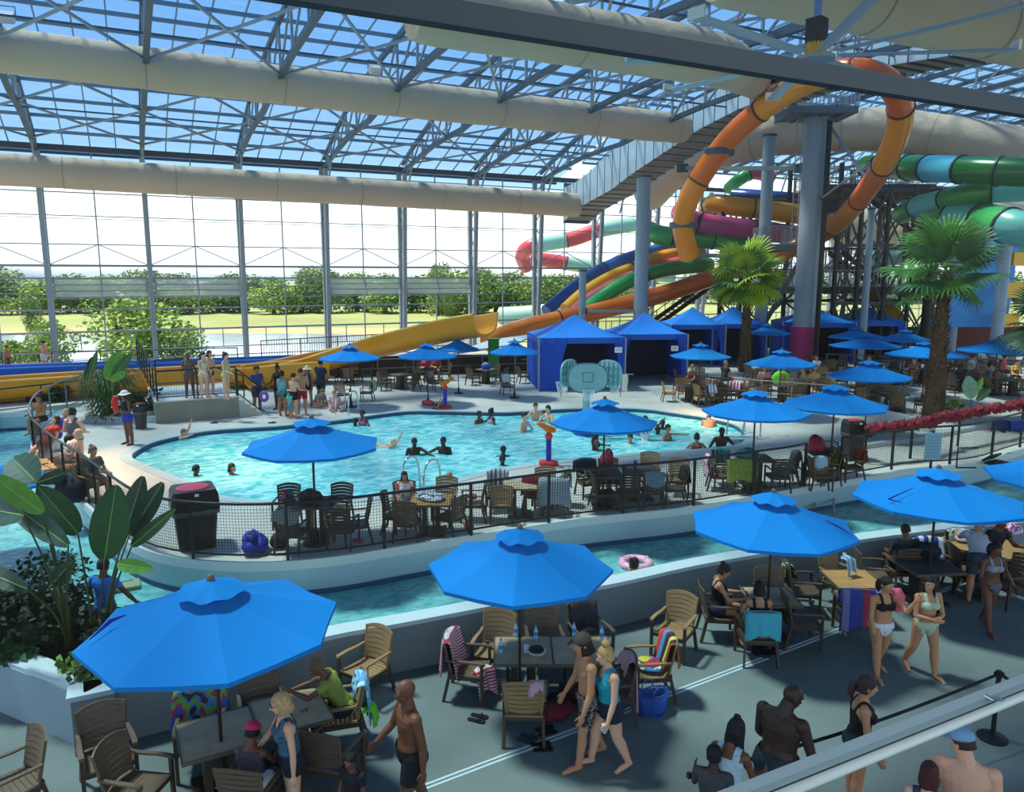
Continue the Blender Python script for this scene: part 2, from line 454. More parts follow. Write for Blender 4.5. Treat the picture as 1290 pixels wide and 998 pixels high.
# low wall between the river and the lower deck
caps = [(105, 873), (200, 851), (300, 828), (420, 799), (500, 785), (590, 768), (680, 751), (775, 734), (870, 713), (960, 697), (1100, 677), (1250, 659), (1400, 644), (1700, 610)]
nw = spline([at(x, y, HW) for x, y in caps], 4)
nearwall = mat('7c868c', 0.7, var=0.07, scale=0.6)
ribbon(nw, -0.05, HW - .06, 0.26, nearwall, 'wall_river')
rings = []
for i, p in enumerate(nw):
    d = (nw[min(i + 1, len(nw) - 1)] - nw[max(i - 1, 0)]).normalized(); n_ = Vector((-d.y, d.x, 0))
    rings.append([p - n_ * .03 + V(0, 0, -.07), p + n_ * .31 + V(0, 0, -.07), p + n_ * .31, p - n_ * .03])
structure('trim_5', MB().loft(rings), mat('bfd0d6', 0.6))
# planter box at the left end of that wall
P0 = at(105, 873, HW); P1 = at(0, 832, HW); dl = (P1 - P0).normalized(); P2 = P0 + dl * 9
Pr = nw[9]
inn = V(0.30, 0.9, 0).normalized()
pw = MB()
ribbon([P2, P0], -0.05, HW - .06, 0.30, mat('8fa4ae', 0.7, var=0.07, scale=0.6), 'wall_planter')
ribbon([P2, P0 + V(0.02, 0, 0)], HW - .07, HW, 0.34, mat('bccdd4', 0.6), 'trim_6')
soil = MB(); b1 = at(165, 775, HW - .12); b2 = at(-60, 720, HW - .12)
soil.prism([(P2.x, P2.y + .12), (P0.x + .1, P0.y + .12), (nw[7].x, nw[7].y + .12), (nw[11].x, nw[11].y + .3), (b1.x, b1.y), (b2.x, b2.y)], 0.0, HW - .1)
cb = MB().box((PL0.x + .1, PL0.y + .17, (HW - .06) / 2), (.5, .46, HW - .06)); structure('wall_planter_corner', cb, nearwall)
cb = MB().box((PL0.x + .08, PL0.y + .18, HW - .035), (.55, .5, .069)); structure('trim_11', cb, mat('bccdd4', 0.6))
structure('ground_planter', soil, mat('1e1b16', 0.95, var=0.3, scale=6, bump=0.4))
# painted line / drain running along the lower deck
for k in (0, 1):
    d = MB(); a_, b_ = at(560, 985, 0), at(1030, 806, 0)
    dd = (b_ - a_).normalized(); nn = V(-dd.y, dd.x, 0) * (0.07 * k)
    d.beam(a_ - dd * 2 + nn + V(0, 0, .003), b_ + dd * 14 + nn + V(0, 0, .003), 0.035, 0.006)
    structure('trim_%d' % (7 + k), d, mat('b9cdd2', 0.6))

# ------------------------------------------------------------------ glass wall
BAY = 5.05
def wp(n, z, s=0.0): return V(n * BAY - BAY, WY - s, z)     # n = column number, 1 is the second column seen
fr = MB(); fth = MB()
ZL = [(10.75, .06), (9.5, .05), (9.35, .03), (7.95, .06), (6.78, .13), (6.08, .10), (5.6, .05), (5.25, .04), (4.95, .05), (4.33, .08), (3.08, .11), (1.97, .06), (1.45, .06), (11.6, .06), (12.4, .06)]
for z, t in ZL:
    fr.beam(wp(-3, z), wp(17, z), t * .9, t)
for n in range(-3, 17):
    for q in (0.5,):
        fr.beam(wp(n + q, 1.25), wp(n + q, 13.1), .07, .07)
    fr.beam(wp(n + .5, 7.95, .1), wp(n, 6.8, .1), .05, .05); fr.beam(wp(n + .5, 7.95, .1), wp(n + 1, 6.8, .1), .05, .05)
    fr.beam(wp(n + .25, 3.08), wp(n + .25, 1.97), .05, .05); fr.beam(wp(n + .75, 3.08), wp(n + .75, 1.97), .05, .05)
structure('window_1', fr, STEEL)
gl = MB(); gl.add([wp(-4, 1.25, -.05), wp(17, 1.25, -.05), wp(17, 12.3, -.05), wp(-4, 12.3, -.05)], [(0, 1, 2, 3)])
structure('window_2', gl, glassy((.97, .99, .98), .03))
# opened hopper vents
frost = bpy.data.materials.new('m_frosted'); frost.use_nodes = True
_n = frost.node_tree; _b = _n.nodes['Principled BSDF']; _b.inputs['Base Color'].default_value = (.75, .78, .74, 1); _b.inputs['Roughness'].default_value = .4
_t = _n.nodes.new('ShaderNodeBsdfTransparent'); _l = _n.nodes.new('ShaderNodeBsdfTranslucent'); _l.inputs[0].default_value = (.8, .84, .8, 1)
_m = _n.nodes.new('ShaderNodeMixShader'); _m.inputs[0].default_value = .5; _m2 = _n.nodes.new('ShaderNodeMixShader'); _m2.inputs[0].default_value = .5
_n.links.new(_b.outputs[0], _m.inputs[1]); _n.links.new(_l.outputs[0], _m.inputs[2]); _n.links.new(_t.outputs[0], _m2.inputs[1]); _n.links.new(_m.outputs[0], _m2.inputs[2]); _n.links.new(_m2.outputs[0], _n.nodes['Material Output'].inputs[0])
for n in (0, 1, 3, 4):
    e = tag(empty('window_vent', wp(n + .5, 5.5, 0.15)), None, None, None, 'structure')
    f_ = MB(); W_ = BAY * .455
    a0, a1, b0, b1_ = V(-W_, 0, .55), V(W_, 0, .55), V(-W_, -.55, -.45), V(W_, -.55, -.45)
    for p, q in ((a0, a1), (b0, b1_), (a0, b0), (a1, b1_), ((a0 + a1) / 2, (b0 + b1_) / 2), ((a0 * 2 + b0) / 3, (a1 * 2 + b1_) / 3), ((a0 + 2 * b0) / 3, (a1 + 2 * b1_) / 3)): f_.beam(p, q, .06, .06)
    o = f_.build('frame', STEEL, e)
    MB().add([a0, a1, b1_, b0], [(0, 1, 2, 3)]).build('pane', frost, e)
# columns : two chords and lattice
for n in range(-2, 14):
    e = tag(empty('wall_column', wp(n, 0)), None, None, None, 'structure')
    c_ = MB(); zt = 13.0
    c_.beam((0, -.05, 1.2), (0, -.05, zt), .26, .26)
    c_.beam((0, -.55, 1.2), (0, -1.25, zt - .3), .24, .24)
    l_ = MB(); K = 12
    for i in range(K):
        za, zb = 1.3 + (zt - 1.6) * i / K, 1.3 + (zt - 1.6) * (i + 1) / K
        def inner(z): return -.55 - .7 * (z - 1.2) / 11.8
        if i % 2: l_.beam((0, -.05, za), (0, inner(zb), zb), .06, .06)
        else: l_.beam((0, inner(za), za), (0, -.05, zb), .06, .06)
    c_.build('chords', STEEL, e); l_.build('lattice', STEEL, e)

# ------------------------------------------------------------------ roof
def rz_(s):                                                       # height of the glazing over distance s from the wall
    P = [(-.6, 12.9), (0, 13.15), (3, 14.2), (6.3, 15.2), (9, 15.8), (12, 16.25), (17, 16.8), (24, 17.1), (31, 16.8), (36, 16.3), (42, 15.2), (56, 12.0)]
    for (a, b), (c, d) in zip(P, P[1:]):
        if s <= c: return b + (d - b) * (s - a) / (c - a)
    return P[-1][1]
def zb_(s): return rz_(s) - min(2.2, .55 + s * .16 if s < 10 else 2.2)
X0, XM, X1 = wp(-3, 0).x, 27.4, 80.0
SEND = 38.0
SUN_GAPS = []
for (px_, py_), hx, hy in (((190, 584), 3.4, 1.7), ((905, 520), 3.2, 1.6)):
    c_ = at(px_, py_, ZP); t_ = 15.0
    for _ in range(4):
        q_ = c_ + V(-.30, .36, 1) * t_; t_ = rz_(WY - q_.y) + .12 - ZP
    SUN_GAPS.append((q_.x, q_.y, hx, hy))
def roofpart(x0, x1, dz, tag_):
    ss = [-.6, 0, 1.5, 3, 4.65, 6.3, 7.6, 9, 10.5, 12, 13.7, 15.3, 17, 19, 21, 24, 27, 29, 31, 34, SEND]
    g_ = MB(); nx = int(round((x1 - x0) / (BAY / 4)))
    for i in range(nx):
        xa, xb = x0 + (x1 - x0) * i / nx, x0 + (x1 - x0) * (i + 1) / nx
        for s0, s1 in zip(ss, ss[1:]):
            if any(abs((xa + xb) / 2 - gx) < hx and abs(WY - (s0 + s1) / 2 - gy) < hy for gx, gy, hx, hy in SUN_GAPS): continue      # panels left open so sun falls in patches on the pool deck
            g_.add([V(xa, WY - s0, rz_(s0) + .12 + dz), V(xb, WY - s0, rz_(s0) + .12 + dz), V(xb, WY - s1, rz_(s1) + .12 + dz), V(xa, WY - s1, rz_(s1) + .12 + dz)], [(0, 1, 2, 3)])
    structure('roof_glazing', g_, glassy((.38, .58, .76), .04, .1))
    m_ = MB(); x = x0
    for s in ss:
        m_.beam((x0, WY - s, rz_(s) + dz), (x1, WY - s, rz_(s) + dz), .10, .16)
    while x < x1:
        for s0, s1 in zip(ss, ss[1:]):
            m_.beam((x, WY - s0, rz_(s0) + .06 + dz), (x, WY - s1, rz_(s1) + .06 + dz), .06, .07)
        x += BAY / 4
    structure('roof_purlins', m_, mat('7f93a2', 0.5, 0.2))
roofpart(X0, XM, 0, 'a'); roofpart(XM + 2.2, X1, 1.6, 'b')
opq = MB(); opq.sheet([[V(x, WY - s, rz_(s) + .1) for x in (X0 - 5, X1)] for s in (SEND, 42, 48, 54)])
structure('roof_gallery_shade', opq, mat('6e7478', 0.8))  # opaque and out of view; its edge is set to shade the lower deck
eb = MB(); eb.beam((X0, WY - .9, 12.95), (XM, WY - .9, 12.95), .3, .28); eb.beam((X0, WY, 13.1), (X1, WY, 13.1), .2, .3)
structure('beam_eave', eb, mat('3d4650', 0.6))
ut = MB(); ut.add([wp(-4, 12.3, -.05), wp(17, 12.3, -.05), wp(17, 13.1, -.05), wp(-4, 13.1, -.05)], [(0, 1, 2, 3)])
structure('window_3', ut, glassy((.38, .58, .76), .05))
# one truss per column line
ch = MB(); web = MB(); rodm = MB()
st = [0.9, 2.8, 4.6, 6.4, 8.5, 10.7, 13, 15.4, 18, 21, 24, 27, 30, 33, 36, 39]
def truss(name, x, dz=0.0):
    e = tag(empty(name, (x, WY, 0)), None, None, None, 'structure')
    c_ = MB(); l_ = MB()
    for s0, s1 in zip(st, st[1:]):
        c_.beam((0, -s0, rz_(s0) - .15 + dz), (0, -s1, rz_(s1) - .15 + dz), .16, .2)
        c_.beam((0, -s0, zb_(s0) + dz), (0, -s1, zb_(s1) + dz), .22, .22)
        l_.beam((0, -s0, zb_(s0) + dz), (0, -s1, rz_(s1) - .15 + dz), .08, .08)
        l_.beam((0, -s1, zb_(s1) + dz), (0, -s1, rz_(s1) - .15 + dz), .10, .10)
    # splayed leg carrying the bottom chord on the column
    l_.beam((0, -2.8, zb_(2.8) + dz), (0, -1.2, 10.8), .1, .1)
    c_.build('chords', STEELD, e); l_.build('webs', STEEL, e)
for n in range(-2, 7): truss('roof_truss', wp(n, 0).x)
for n in range(7, 14): truss('roof_truss', wp(n, 0).x + 1.5, 1.6)
for n in range(-2, 6):
    b_ = MB()
    for s0, s1 in ((2.8, 8.5), (8.5, 15.4), (15.4, 24), (24, 33)):
        b_.beam(wp(n, zb_(s0), s0), wp(n + 1, zb_(s1), s1), .09, .09); b_.beam(wp(n + 1, zb_(s0), s0), wp(n, zb_(s1), s1), .09, .09)
        m_ = (wp(n, zb_(s0), s0) + wp(n + 1, zb_(s1), s1)) / 2; b_.box(m_, (.4, .4, .06))
    structure('roof_brace', b_, STEEL)
lr = MB()
for s in (6.3, 12, 17.2, 22, 27): lr.beam((X0, WY - s, zb_(s) + .3), (XM, WY - s, zb_(s) + .3), .07, .07)
structure('roof_tie', lr, STEELD)

# ------------------------------------------------------------------ stepped valley box between the two roofs
vb = [(0.6, 10.1, 12.5), (2.2, 10.8, 12.7), (4, 11.2, 13.2), (6.5, 11.7, 14.2), (9, 12.5, 14.9), (12, 13.3, 15.5), (15, 14.1, 15.8), (18, 14.6, 16.1), (22, 14.9, 16.4), (26, 14.8, 16.2), (30, 14.4, 15.8), (36, 13.6, 15.2), (39, 13.0, 14.8)]
side = MB(); und = MB(); seam = MB(); K = 44
def vint(s, j):
    for a, b in zip(vb, vb[1:]):
        if s <= b[0]: return a[j] + (b[j] - a[j]) * (s - a[0]) / (b[0] - a[0])
    return vb[-1][j]
S_ = [0.6 + (39 - .6) * i / K for i in range(K + 1)]
for s0, s1 in zip(S_, S_[1:]):
    for X in (XM, XM + 2.2):
        side.add([V(X + dx_, WY - s_, vint(s_, j_) + .04 * (j_ == 1)) for dx_ in (-.05, .05) for s_, j_ in ((s0 + .03, 1), (s1 - .03, 1), (s1 - .03, 2), (s0 + .03, 2))], [(0, 1, 2, 3), (7, 6, 5, 4), (0, 4, 5, 1), (1, 5, 6, 2), (2, 6, 7, 3), (3, 7, 4, 0)])
    und.beam((XM + 1.1, WY - s0 - .02, vint(s0, 1) + .10), (XM + 1.1, WY - s1 + .06, vint(s1, 1) + .02), 2.2, .06)
    seam.beam((XM - .02, WY - s0, vint(s0, 1) - .05), (XM - .02, WY - s0, vint(s0, 2) + .1), .05, .08)
    seam.beam((XM - .02, WY - s0, vint(s0, 1) + .02), (XM + 2.2, WY - s0, vint(s0, 1) + .02), .07, .09)
seam.beam((XM + 1, WY - .6, 10), (XM + 1, WY - .6, 12.8), .3, 2)
structure('ceiling_valley_sides', side, mat('c8dcea', 0.5, var=0.08, scale=0.7))
structure('ceiling_valley_underside', und, mat('8b8378', 0.7, var=0.15, scale=1))
structure('ceiling_valley_seams', seam, STEELD)

# ------------------------------------------------------------------ fabric air ducts
ductm = mat('c4ae96', 0.75, var=0.06, scale=0.4, bump=0.9, bscale=2.2)
def duct(pts, r, label, m=ductm, seams=5.2, n=28, wr=0.02):
    P = spline(pts, 10)
    L = [0]
    for a, b in zip(P, P[1:]): L.append(L[-1] + (b - a).length)
    N = max(20, int(L[-1] / .35)); Q = []; j = 0
    for i in range(N + 1):
        t = L[-1] * i / N
        while j < len(L) - 2 and L[j + 1] < t: j += 1
        Q.append(P[j].lerp(P[j + 1], (t - L[j]) / max(1e-6, L[j + 1] - L[j])))
    mb = MB(); sm = MB(); rings = []
    r_ = random.Random(int(r * 100 + len(pts)))
    rr = []
    for i in range(N + 1):
        t = L[-1] * i / N; f = abs(((t / seams) % 1) - .5) * 2      # 1 at a hoop
        rr.append(r * (1 - .035 * max(0, f - .82) / .18 + r_.uniform(-wr, wr) * .5))
    rr[0] = rr[-1] = r * .9
    e = empty('air_duct', P[0], 0, label, 'air duct')
    Q2 = [q - P[0] for q in Q]
    mb.tube(Q2, rr, n); mb.build('fabric_tube', m, e, True, sharp=50)
    k = 0
    for i in range(1, N):
        t = L[-1] * i / N
        if int(t / seams) != int(L[-1] * (i - 1) / N / seams):
            MB().tube([Q2[i] - (Q2[i + 1] - Q2[i]).normalized() * .03, Q2[i] + (Q2[i + 1] - Q2[i]).normalized() * .03], r * 1.0, n, False).build('hoop', mat('a89a88', 0.8), e, True)
    return e
YL, YU = WY - 3, WY - 14.5
duct([aty(-260, 200, YL), aty(0, 213, YL), aty(362, 236, YL), aty(700, 257, YL), aty(722, 259, YL)], .80, 'long tan fabric duct, the lower of two crossing the glass wall')
duct([aty(-260, 32, YU), aty(0, 63, YU), aty(430, 116, YU), aty(800, 156, YU), aty(862, 162, YU)], .80, 'long tan fabric duct, the upper of two under the blue roof')
yb = 21.0
duct([aty(520, 12, 21), aty(750, 50, 21), aty(890, 73, 21), dp(940, 93, 34), dp(972, 113, 44), dp(1000, 136, 52)], .85, 'wrinkled tan duct bending down behind the dark beam')
duct([dp(815, 248, 58), dp(850, 214, 55), dp(905, 188, 51), dp(960, 172, 49), dp(1040, 166, 49), dp(1110, 163, 48), dp(1200, 175, 46), dp(1300, 192, 44), dp(1420, 205, 42)], 1.25, 'thick wrinkled tan duct curving behind the orange loop slide')
q4 = aty(1118, 0, 15.5)
duct([V(q4.x - 6, 15.5, q4.z), q4, V(q4.x + 6, 15.5, q4.z), V(q4.x + 14, 15.5, q4.z)], 1.0, 'big shaded tan duct overhead in the top right corner')
duct([dp(1050, 285, 62), dp(1120, 288, 60), dp(1200, 284, 56), dp(1300, 280, 54)], 1.5, 'grey tan duct low behind the teal and green slides', n=20)
# pane of the gallery window in front of the camera, held between the dark beam and the guard rail
pn = MB().add([V(-9, 2.62, 3.5), V(14, 2.62, 3.5), V(14, 2.62, 9.5), V(-9, 2.62, 9.5)], [(0, 1, 2, 3)])
structure('window_4', pn, glassy((.955, .985, .985), .012, .02))
# dark beam and guard rail of the gallery, parallel to the wall
yg = 2.6
def onu(px, py): return aty(px, py, yg)
a_, b_ = onu(430, -12), onu(1290, 141)
dirb = (b_ - a_); k0 = a_ - dirb * .1; k1 = b_ + dirb * .2
zc = (a_.z + b_.z) / 2
structure('beam_gallery', MB().beam((k0.x, yg, zc), (k1.x + 3, yg, zc), .06, .084), mat('36424c', 0.6))
ra, rb = onu(1060, 949), onu(1290, 858)
rail = empty('guard_rail', (0, yg, 0), 0, 'pale grey guard rail with a round handrail crossing the bottom right corner', 'railing')
zr = (ra.z + rb.z) / 2
MB().beam((ra.x - 1.5, 0, zr), (rb.x + 2, 0, zr), .07, .045).build('top_rail', mat('c4d4d0', 0.5), rail)
ta, tb = aty(1060, 971, yg - .12), aty(1290, 877, yg - .12)
zt_ = (ta.z + tb.z) / 2
MB().tube([(ta.x - 1.5, -.12, zt_), (tb.x + 2, -.12, zt_)], .026, 12).build('handrail', mat('dce4d8', 0.4), rail, True)
br = MB(); pb = aty(1262, 888, yg - .12)
br.tube([(pb.x, -.12, zt_), (pb.x, -.02, zt_ + .01)], .012, 8); br.box((pb.x, -.1, zt_), (.03, .05, .07)); br.build('bracket', CHROME, rail)
MB().beam((ra.x - 1.5, .01, zr - .055), (rb.x + 2, .01, zr - .055), .03, .07).build('glazing_bead', mat('3f5250', 0.5), rail)

al = bpy.data.lights.new('rail_fill_light', 'AREA'); al.energy = 70; al.size = 2.5; al.color = (1, .95, .85)  # added unseen fill above the gallery to brighten the guard rail
ao = bpy.data.objects.new('rail_fill_light', al); COL.objects.link(ao); ao.location = (CX + 3.5, .6, 9.2); ao.rotation_euler = (R(-12), 0, 0)
# ------------------------------------------------------------------ water slides
def slide(name, pts, r, cols, label, seclen=4.0, n=14, cat='water slide', rough=0.28, flange=True, group=None):
    P = spline(pts, 12); L = [0]
    for a, b in zip(P, P[1:]): L.append(L[-1] + (b - a).length)
    N = max(8, int(L[-1] / .3)); Q = []; j = 0
    for i in range(N + 1):
        t = L[-1] * i / N
        while j < len(L) - 2 and L[j + 1] < t: j += 1
        Q.append(P[j].lerp(P[j + 1], (t - L[j]) / max(1e-6, L[j + 1] - L[j])) - Vector(P[0]))
    e = empty(name, P[0], 0, label, cat, group)
    ns = max(1, round(L[-1] / seclen)); per = N / ns
    for k in range(ns):
        a, b = int(round(k * per)), int(round((k + 1) * per))
        c = cols[k % len(cols)]
        mb = MB().tube(Q[a:b + 1], r, n, caps=(k in (0, ns - 1)))
        mb.build('tube_section', mat(c, rough, var=0.04, scale=0.6, coat=0.3), e, True, sharp=60)
        if flange and k:
            q0 = Q[a]; d = (Q[min(a + 1, N)] - Q[a - 1]).normalized()
            MB().tube([q0 - d * .05, q0 + d * .05], r * 1.09, n).build('flange', mat('5a4030' if c[0] in 'cdef' else '2c3c40', .5), e, True, sharp=40)
    return e
ORG = ['f08a10', 'e06a14', 'ee9020', 'd85f18']
lp = [(868, 322, 41), (860, 285, 40), (866, 255, 39), (880, 228, 38.5), (900, 198, 38), (925, 168, 37.5), (960, 138, 36.5), (1003, 110, 34.5), (1046, 93, 32.5), (1087, 91, 31.5), (1120, 105, 31.5), (1134, 131, 32.5), (1131, 165, 34), (1117, 200, 36), (1100, 228, 38.5), (1074, 262, 42), (1044, 290, 45.5), (1005, 310, 47), (970, 325, 47)]
slide('loop_slide', [dp(x, y, d) for x, y, d in lp], .52, ORG, 'orange tube slide making the tall open loop around the grey tower column', 4.4, 16)
slide('orange_slide', [dp(x, y, d) for x, y, d in [(612, 432, 44), (640, 420, 45), (665, 412, 46), (712, 401, 47), (770, 388, 48), (830, 372, 49), (880, 356, 50), (930, 338, 51), (985, 322, 52)]], .55, ['e07820', 'd86a1c', 'c8602a', 'dc7018'], 'long straight orange tube slide running down to the yellow flume', 6)
def bundle(off, cols, label, nm, r=.42):
    slide(nm, [dp(x, y, d) for x, y, d in off], r, cols, label, 5.5, 12)
bundle([(688, 392, 50), (712, 372, 51), (748, 345, 52), (790, 326, 53), (830, 314, 54), (880, 300, 55), (930, 296, 56)], ['1c4f9e', '2a66b4'], 'blue tube slide at the top of the bundle coming down to the orange one', 'blue_slide')
bundle([(712, 390, 49), (735, 370, 50), (768, 350, 51), (800, 337, 52), (840, 322, 53), (885, 318, 54)], ['e8a32a', 'd8962a'], 'yellow tube slide between the blue and the pink one in the bundle', 'yellow_slide')
bundle([(722, 394, 48.4), (745, 376, 49.5), (778, 357, 50.5), (812, 343, 51.5), (850, 332, 52.5), (890, 326, 53)], ['c25f6c', 'b55468'], 'dull pink tube slide just above the green one in the bundle', 'pink_slide')
bundle([(738, 392, 47.6), (755, 378, 48.4), (780, 361, 49), (812, 347, 50), (850, 338, 51), (895, 334, 52)], ['2c9a4a', '22843e'], 'green tube slide lowest in the bundle above the orange slide', 'green_slide', .48)
slide('magenta_slide', [dp(x, y, d) for x, y, d in [(856, 268, 52), (880, 280, 49), (920, 286, 49), (960, 291, 49), (1005, 297, 50)]], .62, ['b4467c', 'a83c72'], 'magenta tube slide crossing behind the thin grey column', 3)
slide('golden_slide', [dp(x, y, d) for x, y, d in [(905, 285, 54), (893, 268, 53), (900, 257, 51), (925, 260, 50), (960, 264, 50), (1008, 270, 50), (1040, 272, 52)]], .62, ['d99a24', 'cf8c20'], 'golden yellow tube slide curling above the magenta one', 3)
slide('navy_slide', [dp(x, y, d) for x, y, d in [(925, 248, 54), (950, 250, 53), (1000, 254, 52), (1040, 258, 51), (1066, 262, 50)]], .6, ['1c4a9a', '183f88'], 'dark blue tube slide above the golden one', 3.4)
slide('bright_green_slide', [dp(x, y, d) for x, y, d in [(816, 290, 52), (835, 297, 50), (870, 299, 50), (915, 304, 50), (950, 312, 50)]], .62, ['2ea050', '249048'], 'bright green tube slide end left of the orange loop', 2.6)
slide('lime_slide', [dp(x, y, d) for x, y, d in [(918, 238, 57), (932, 226, 56), (950, 218, 56), (975, 224, 56)]], .45, ['3cae5c', 'c05a6c'], 'short curl of lime green and pink tube behind the thin column', 2.4)
TG = ['1f7a3e', '5fb4b8']
slide('teal_slide', [dp(x, y, d) for x, y, d in [(1092, 210, 46), (1125, 210, 42), (1165, 212, 38.5), (1215, 214, 36), (1260, 216, 34.5), (1330, 219, 33)]], .62, ['17692f', '145c2c', '5aaebb', '1c7434', '52b0cc'], 'horizontal teal and dark green tube slide, the highest at the right edge', 2.1, 18)
slide('teal_slide', [dp(x, y, d) for x, y, d in [(1136, 270, 43), (1150, 262, 41), (1180, 254, 39), (1215, 246, 37), (1255, 241, 36), (1330, 238, 35)]], .52, ['2f9a56', '5fbcbc', '2a8c44', '58b6bc'], 'sloping teal and green tube slide in the middle at the right edge', 2.5, 18)
slide('teal_slide', [dp(x, y, d) for x, y, d in [(1175, 272, 40), (1200, 274, 38), (1235, 277, 36), (1262, 282, 34), (1290, 290, 33), (1330, 296, 33)]], .74, ['2d9448', '62b8bc', '3aa458', '5cb2b6'], 'fat teal and green tube slide, lowest of the three big ones at the right edge', 2.2, 18)
slide('teal_slide', [dp(x, y, d) for x, y, d in [(1085, 327, 56), (1120, 324, 55), (1170, 322, 54), (1215, 318, 53), (1260, 314, 52), (1310, 312, 51)]], .6, ['79b89a', '74b4b4', '62b07e', '6fb6ba'], 'pale green tube slide outside behind the right palm crown', 4)
RT = ['cf4a50', '8fc4b4']
slide('striped_slide', [dp(x, y, d) for x, y, d in [(664, 338, 80), (658, 322, 79), (668, 311, 78), (695, 306, 78), (722, 301, 78), (748, 292, 78), (775, 286, 78), (800, 282, 78)]], .75, RT, 'red and pale green striped tube slide outside the glass, upper run', 4, 14)
slide('striped_slide', [dp(x, y, d) for x, y, d in [(668, 326, 83), (690, 328, 83), (715, 332, 83), (740, 336, 83), (765, 340, 83), (800, 344, 83), (850, 348, 83)]], .75, ['c94a50', '8fc4b4'], 'red and pale green striped tube slide outside the glass, lower run', 4, 14)
slide('pale_slide', [dp(x, y, d) for x, y, d in [(632, 398, 68), (655, 397, 67), (690, 394, 66), (730, 388, 66)]], .8, ['a8d4c4'], 'pale mint tube slide end outside the glass near the ground', 4, 14)

# open flumes
def flume(name, pts, wdt, hgt, cin, cout, label, base=None):
    P = spline(pts, 6); O = Vector(P[0]); e = empty(name, O, 0, label, 'water slide')
    rings = []; lips = [[], []]
    for i, p in enumerate(P):
        d = (P[min(i + 1, len(P) - 1)] - P[max(i - 1, 0)]); d.z = 0; d.normalize(); n_ = V(-d.y, d.x, 0); q = p - O
        pr = []
        for k in range(9):
            t = PI * k / 8
            pr.append(q - n_ * math.cos(t) * wdt / 2 + V(0, 0, hgt - math.sin(t) ** .6 * hgt * .9))
        po = []
        for k in range(8, -1, -1):
            t = PI * k / 8
            po.append(q - n_ * math.cos(t) * (wdt / 2 + .07) + V(0, 0, hgt - math.sin(t) ** .6 * hgt))
        rings.append(pr + po)
        lips[0].append(q - n_ * (wdt / 2 + .06) + V(0, 0, hgt)); lips[1].append(q + n_ * (wdt / 2 + .06) + V(0, 0, hgt))
    MB().loft(rings).build('channel', mat(cout, .35, var=.06, scale=.7, coat=.2), e, True, sharp=60)
    for l in lips: MB().tube(l, .05, 6).build('lip', mat(cin, .4), e, True)
    if base:
        s = MB()
        for i in range(0, len(P) - 1, 4):
            q = P[i] - O; s.box((q.x, q.y, (ZP - O.z + q.z) / 2 - .02), (.16, wdt * .8, max(.1, q.z - ZP + O.z + .02)))
        s.build('support', DARK, e)
    return e
flume('yellow_flume', [V(p.x, p.y, ZP + .02) for p in [at(-120, 520, ZP), at(0, 508, ZP), at(120, 499, ZP), at(230, 492, ZP), at(330, 486, ZP)]] + [at(400, 470, 1.6), at(460, 455, 2.2), at(520, 441, 2.9), at(570, 430, 3.4), at(612, 424, 3.7)], 1.5, .95, 'f0c060', 'd99312', 'long open yellow flume the orange slide empties into')
flume('blue_flume', [V(p.x, p.y, ZP + .02) for p in [at(-120, 484, ZP), at(0, 479, ZP), at(120, 474, ZP), at(230, 470, ZP), at(330, 466, ZP), at(430, 461, ZP)]], 1.3, .62, '4a90dc', '1f5fc0', 'open blue flume between the yellow flume and the glass wall')
flume('yellow_flume', [V(p.x, p.y, ZP + .02) for p in [at(318, 492, ZP), at(345, 488, ZP), at(385, 484, ZP), at(410, 482, ZP)]], 1.2, 1.05, 'f0c060', 'e0a01c', 'short yellow flume section behind the people at the stairs')

# ------------------------------------------------------------------ steel columns and slide tower
def column(px, pyb, d, dia, ztop, label, m=mat('8ba0b2', .5, .15, var=.08, scale=1), z0=ZP, pink=None):
    p = dp(px, pyb, d); e = empty('steel_column', (p.x, p.y, z0), 0, label, 'column')
    MB().cyl((0, 0, 0), dia / 2, ztop - z0, 20).build('shaft', m, e, True, sharp=40)
    MB().cyl((0, 0, 0), dia * .8, .06, 20).build('base_plate', STEELD, e)
    if pink: MB().cyl((0, 0, 0), dia / 2 + .12, pink, 24).build('sleeve', mat('b02c74', .55, var=.05, scale=1), e, True, sharp=40)
    cp = MB().cyl((0, 0, ztop - z0 - .1), dia * .6, .12, 20); cp.build('cap_plate', STEELD, e)
    return e
column(1012, 440, 43, 1.28, dp(1018, 138, 43).z, 'thick blue grey tower column with a magenta sleeve at its foot', pink=2.25)
column(957, 420, 46, .70, dp(957, 170, 46).z, 'tall round grey column behind the left palm, left of the sleeved one')
column(806, 420, 47.5, .84, dp(808, 222, 47.5).z, 'round dark grey column rising behind the two front cabanas')
column(733, 420, 46.5, .44, dp(733, 340, 46.5).z, 'short grey post in front of the slide bundle')
column(1165, 420, 45, .52, dp(1165, 236, 45).z, 'dark steel column under the teal slides', DARK)
column(1197, 420, 47, .75, dp(1197, 330, 47).z, 'round pale grey column behind the right palm trunk')
column(1256, 420, 44, .65, dp(1256, 300, 44).z, 'round grey column under the fat teal slide')
column(1087, 420, 43.5, .38, dp(1087, 262, 43.5).z, 'slim blue grey post right of the dark tower post')
column(1029, 420, 42, .28, dp(1029, 150, 42).z, 'slim black post close beside the sleeved column', DARK)

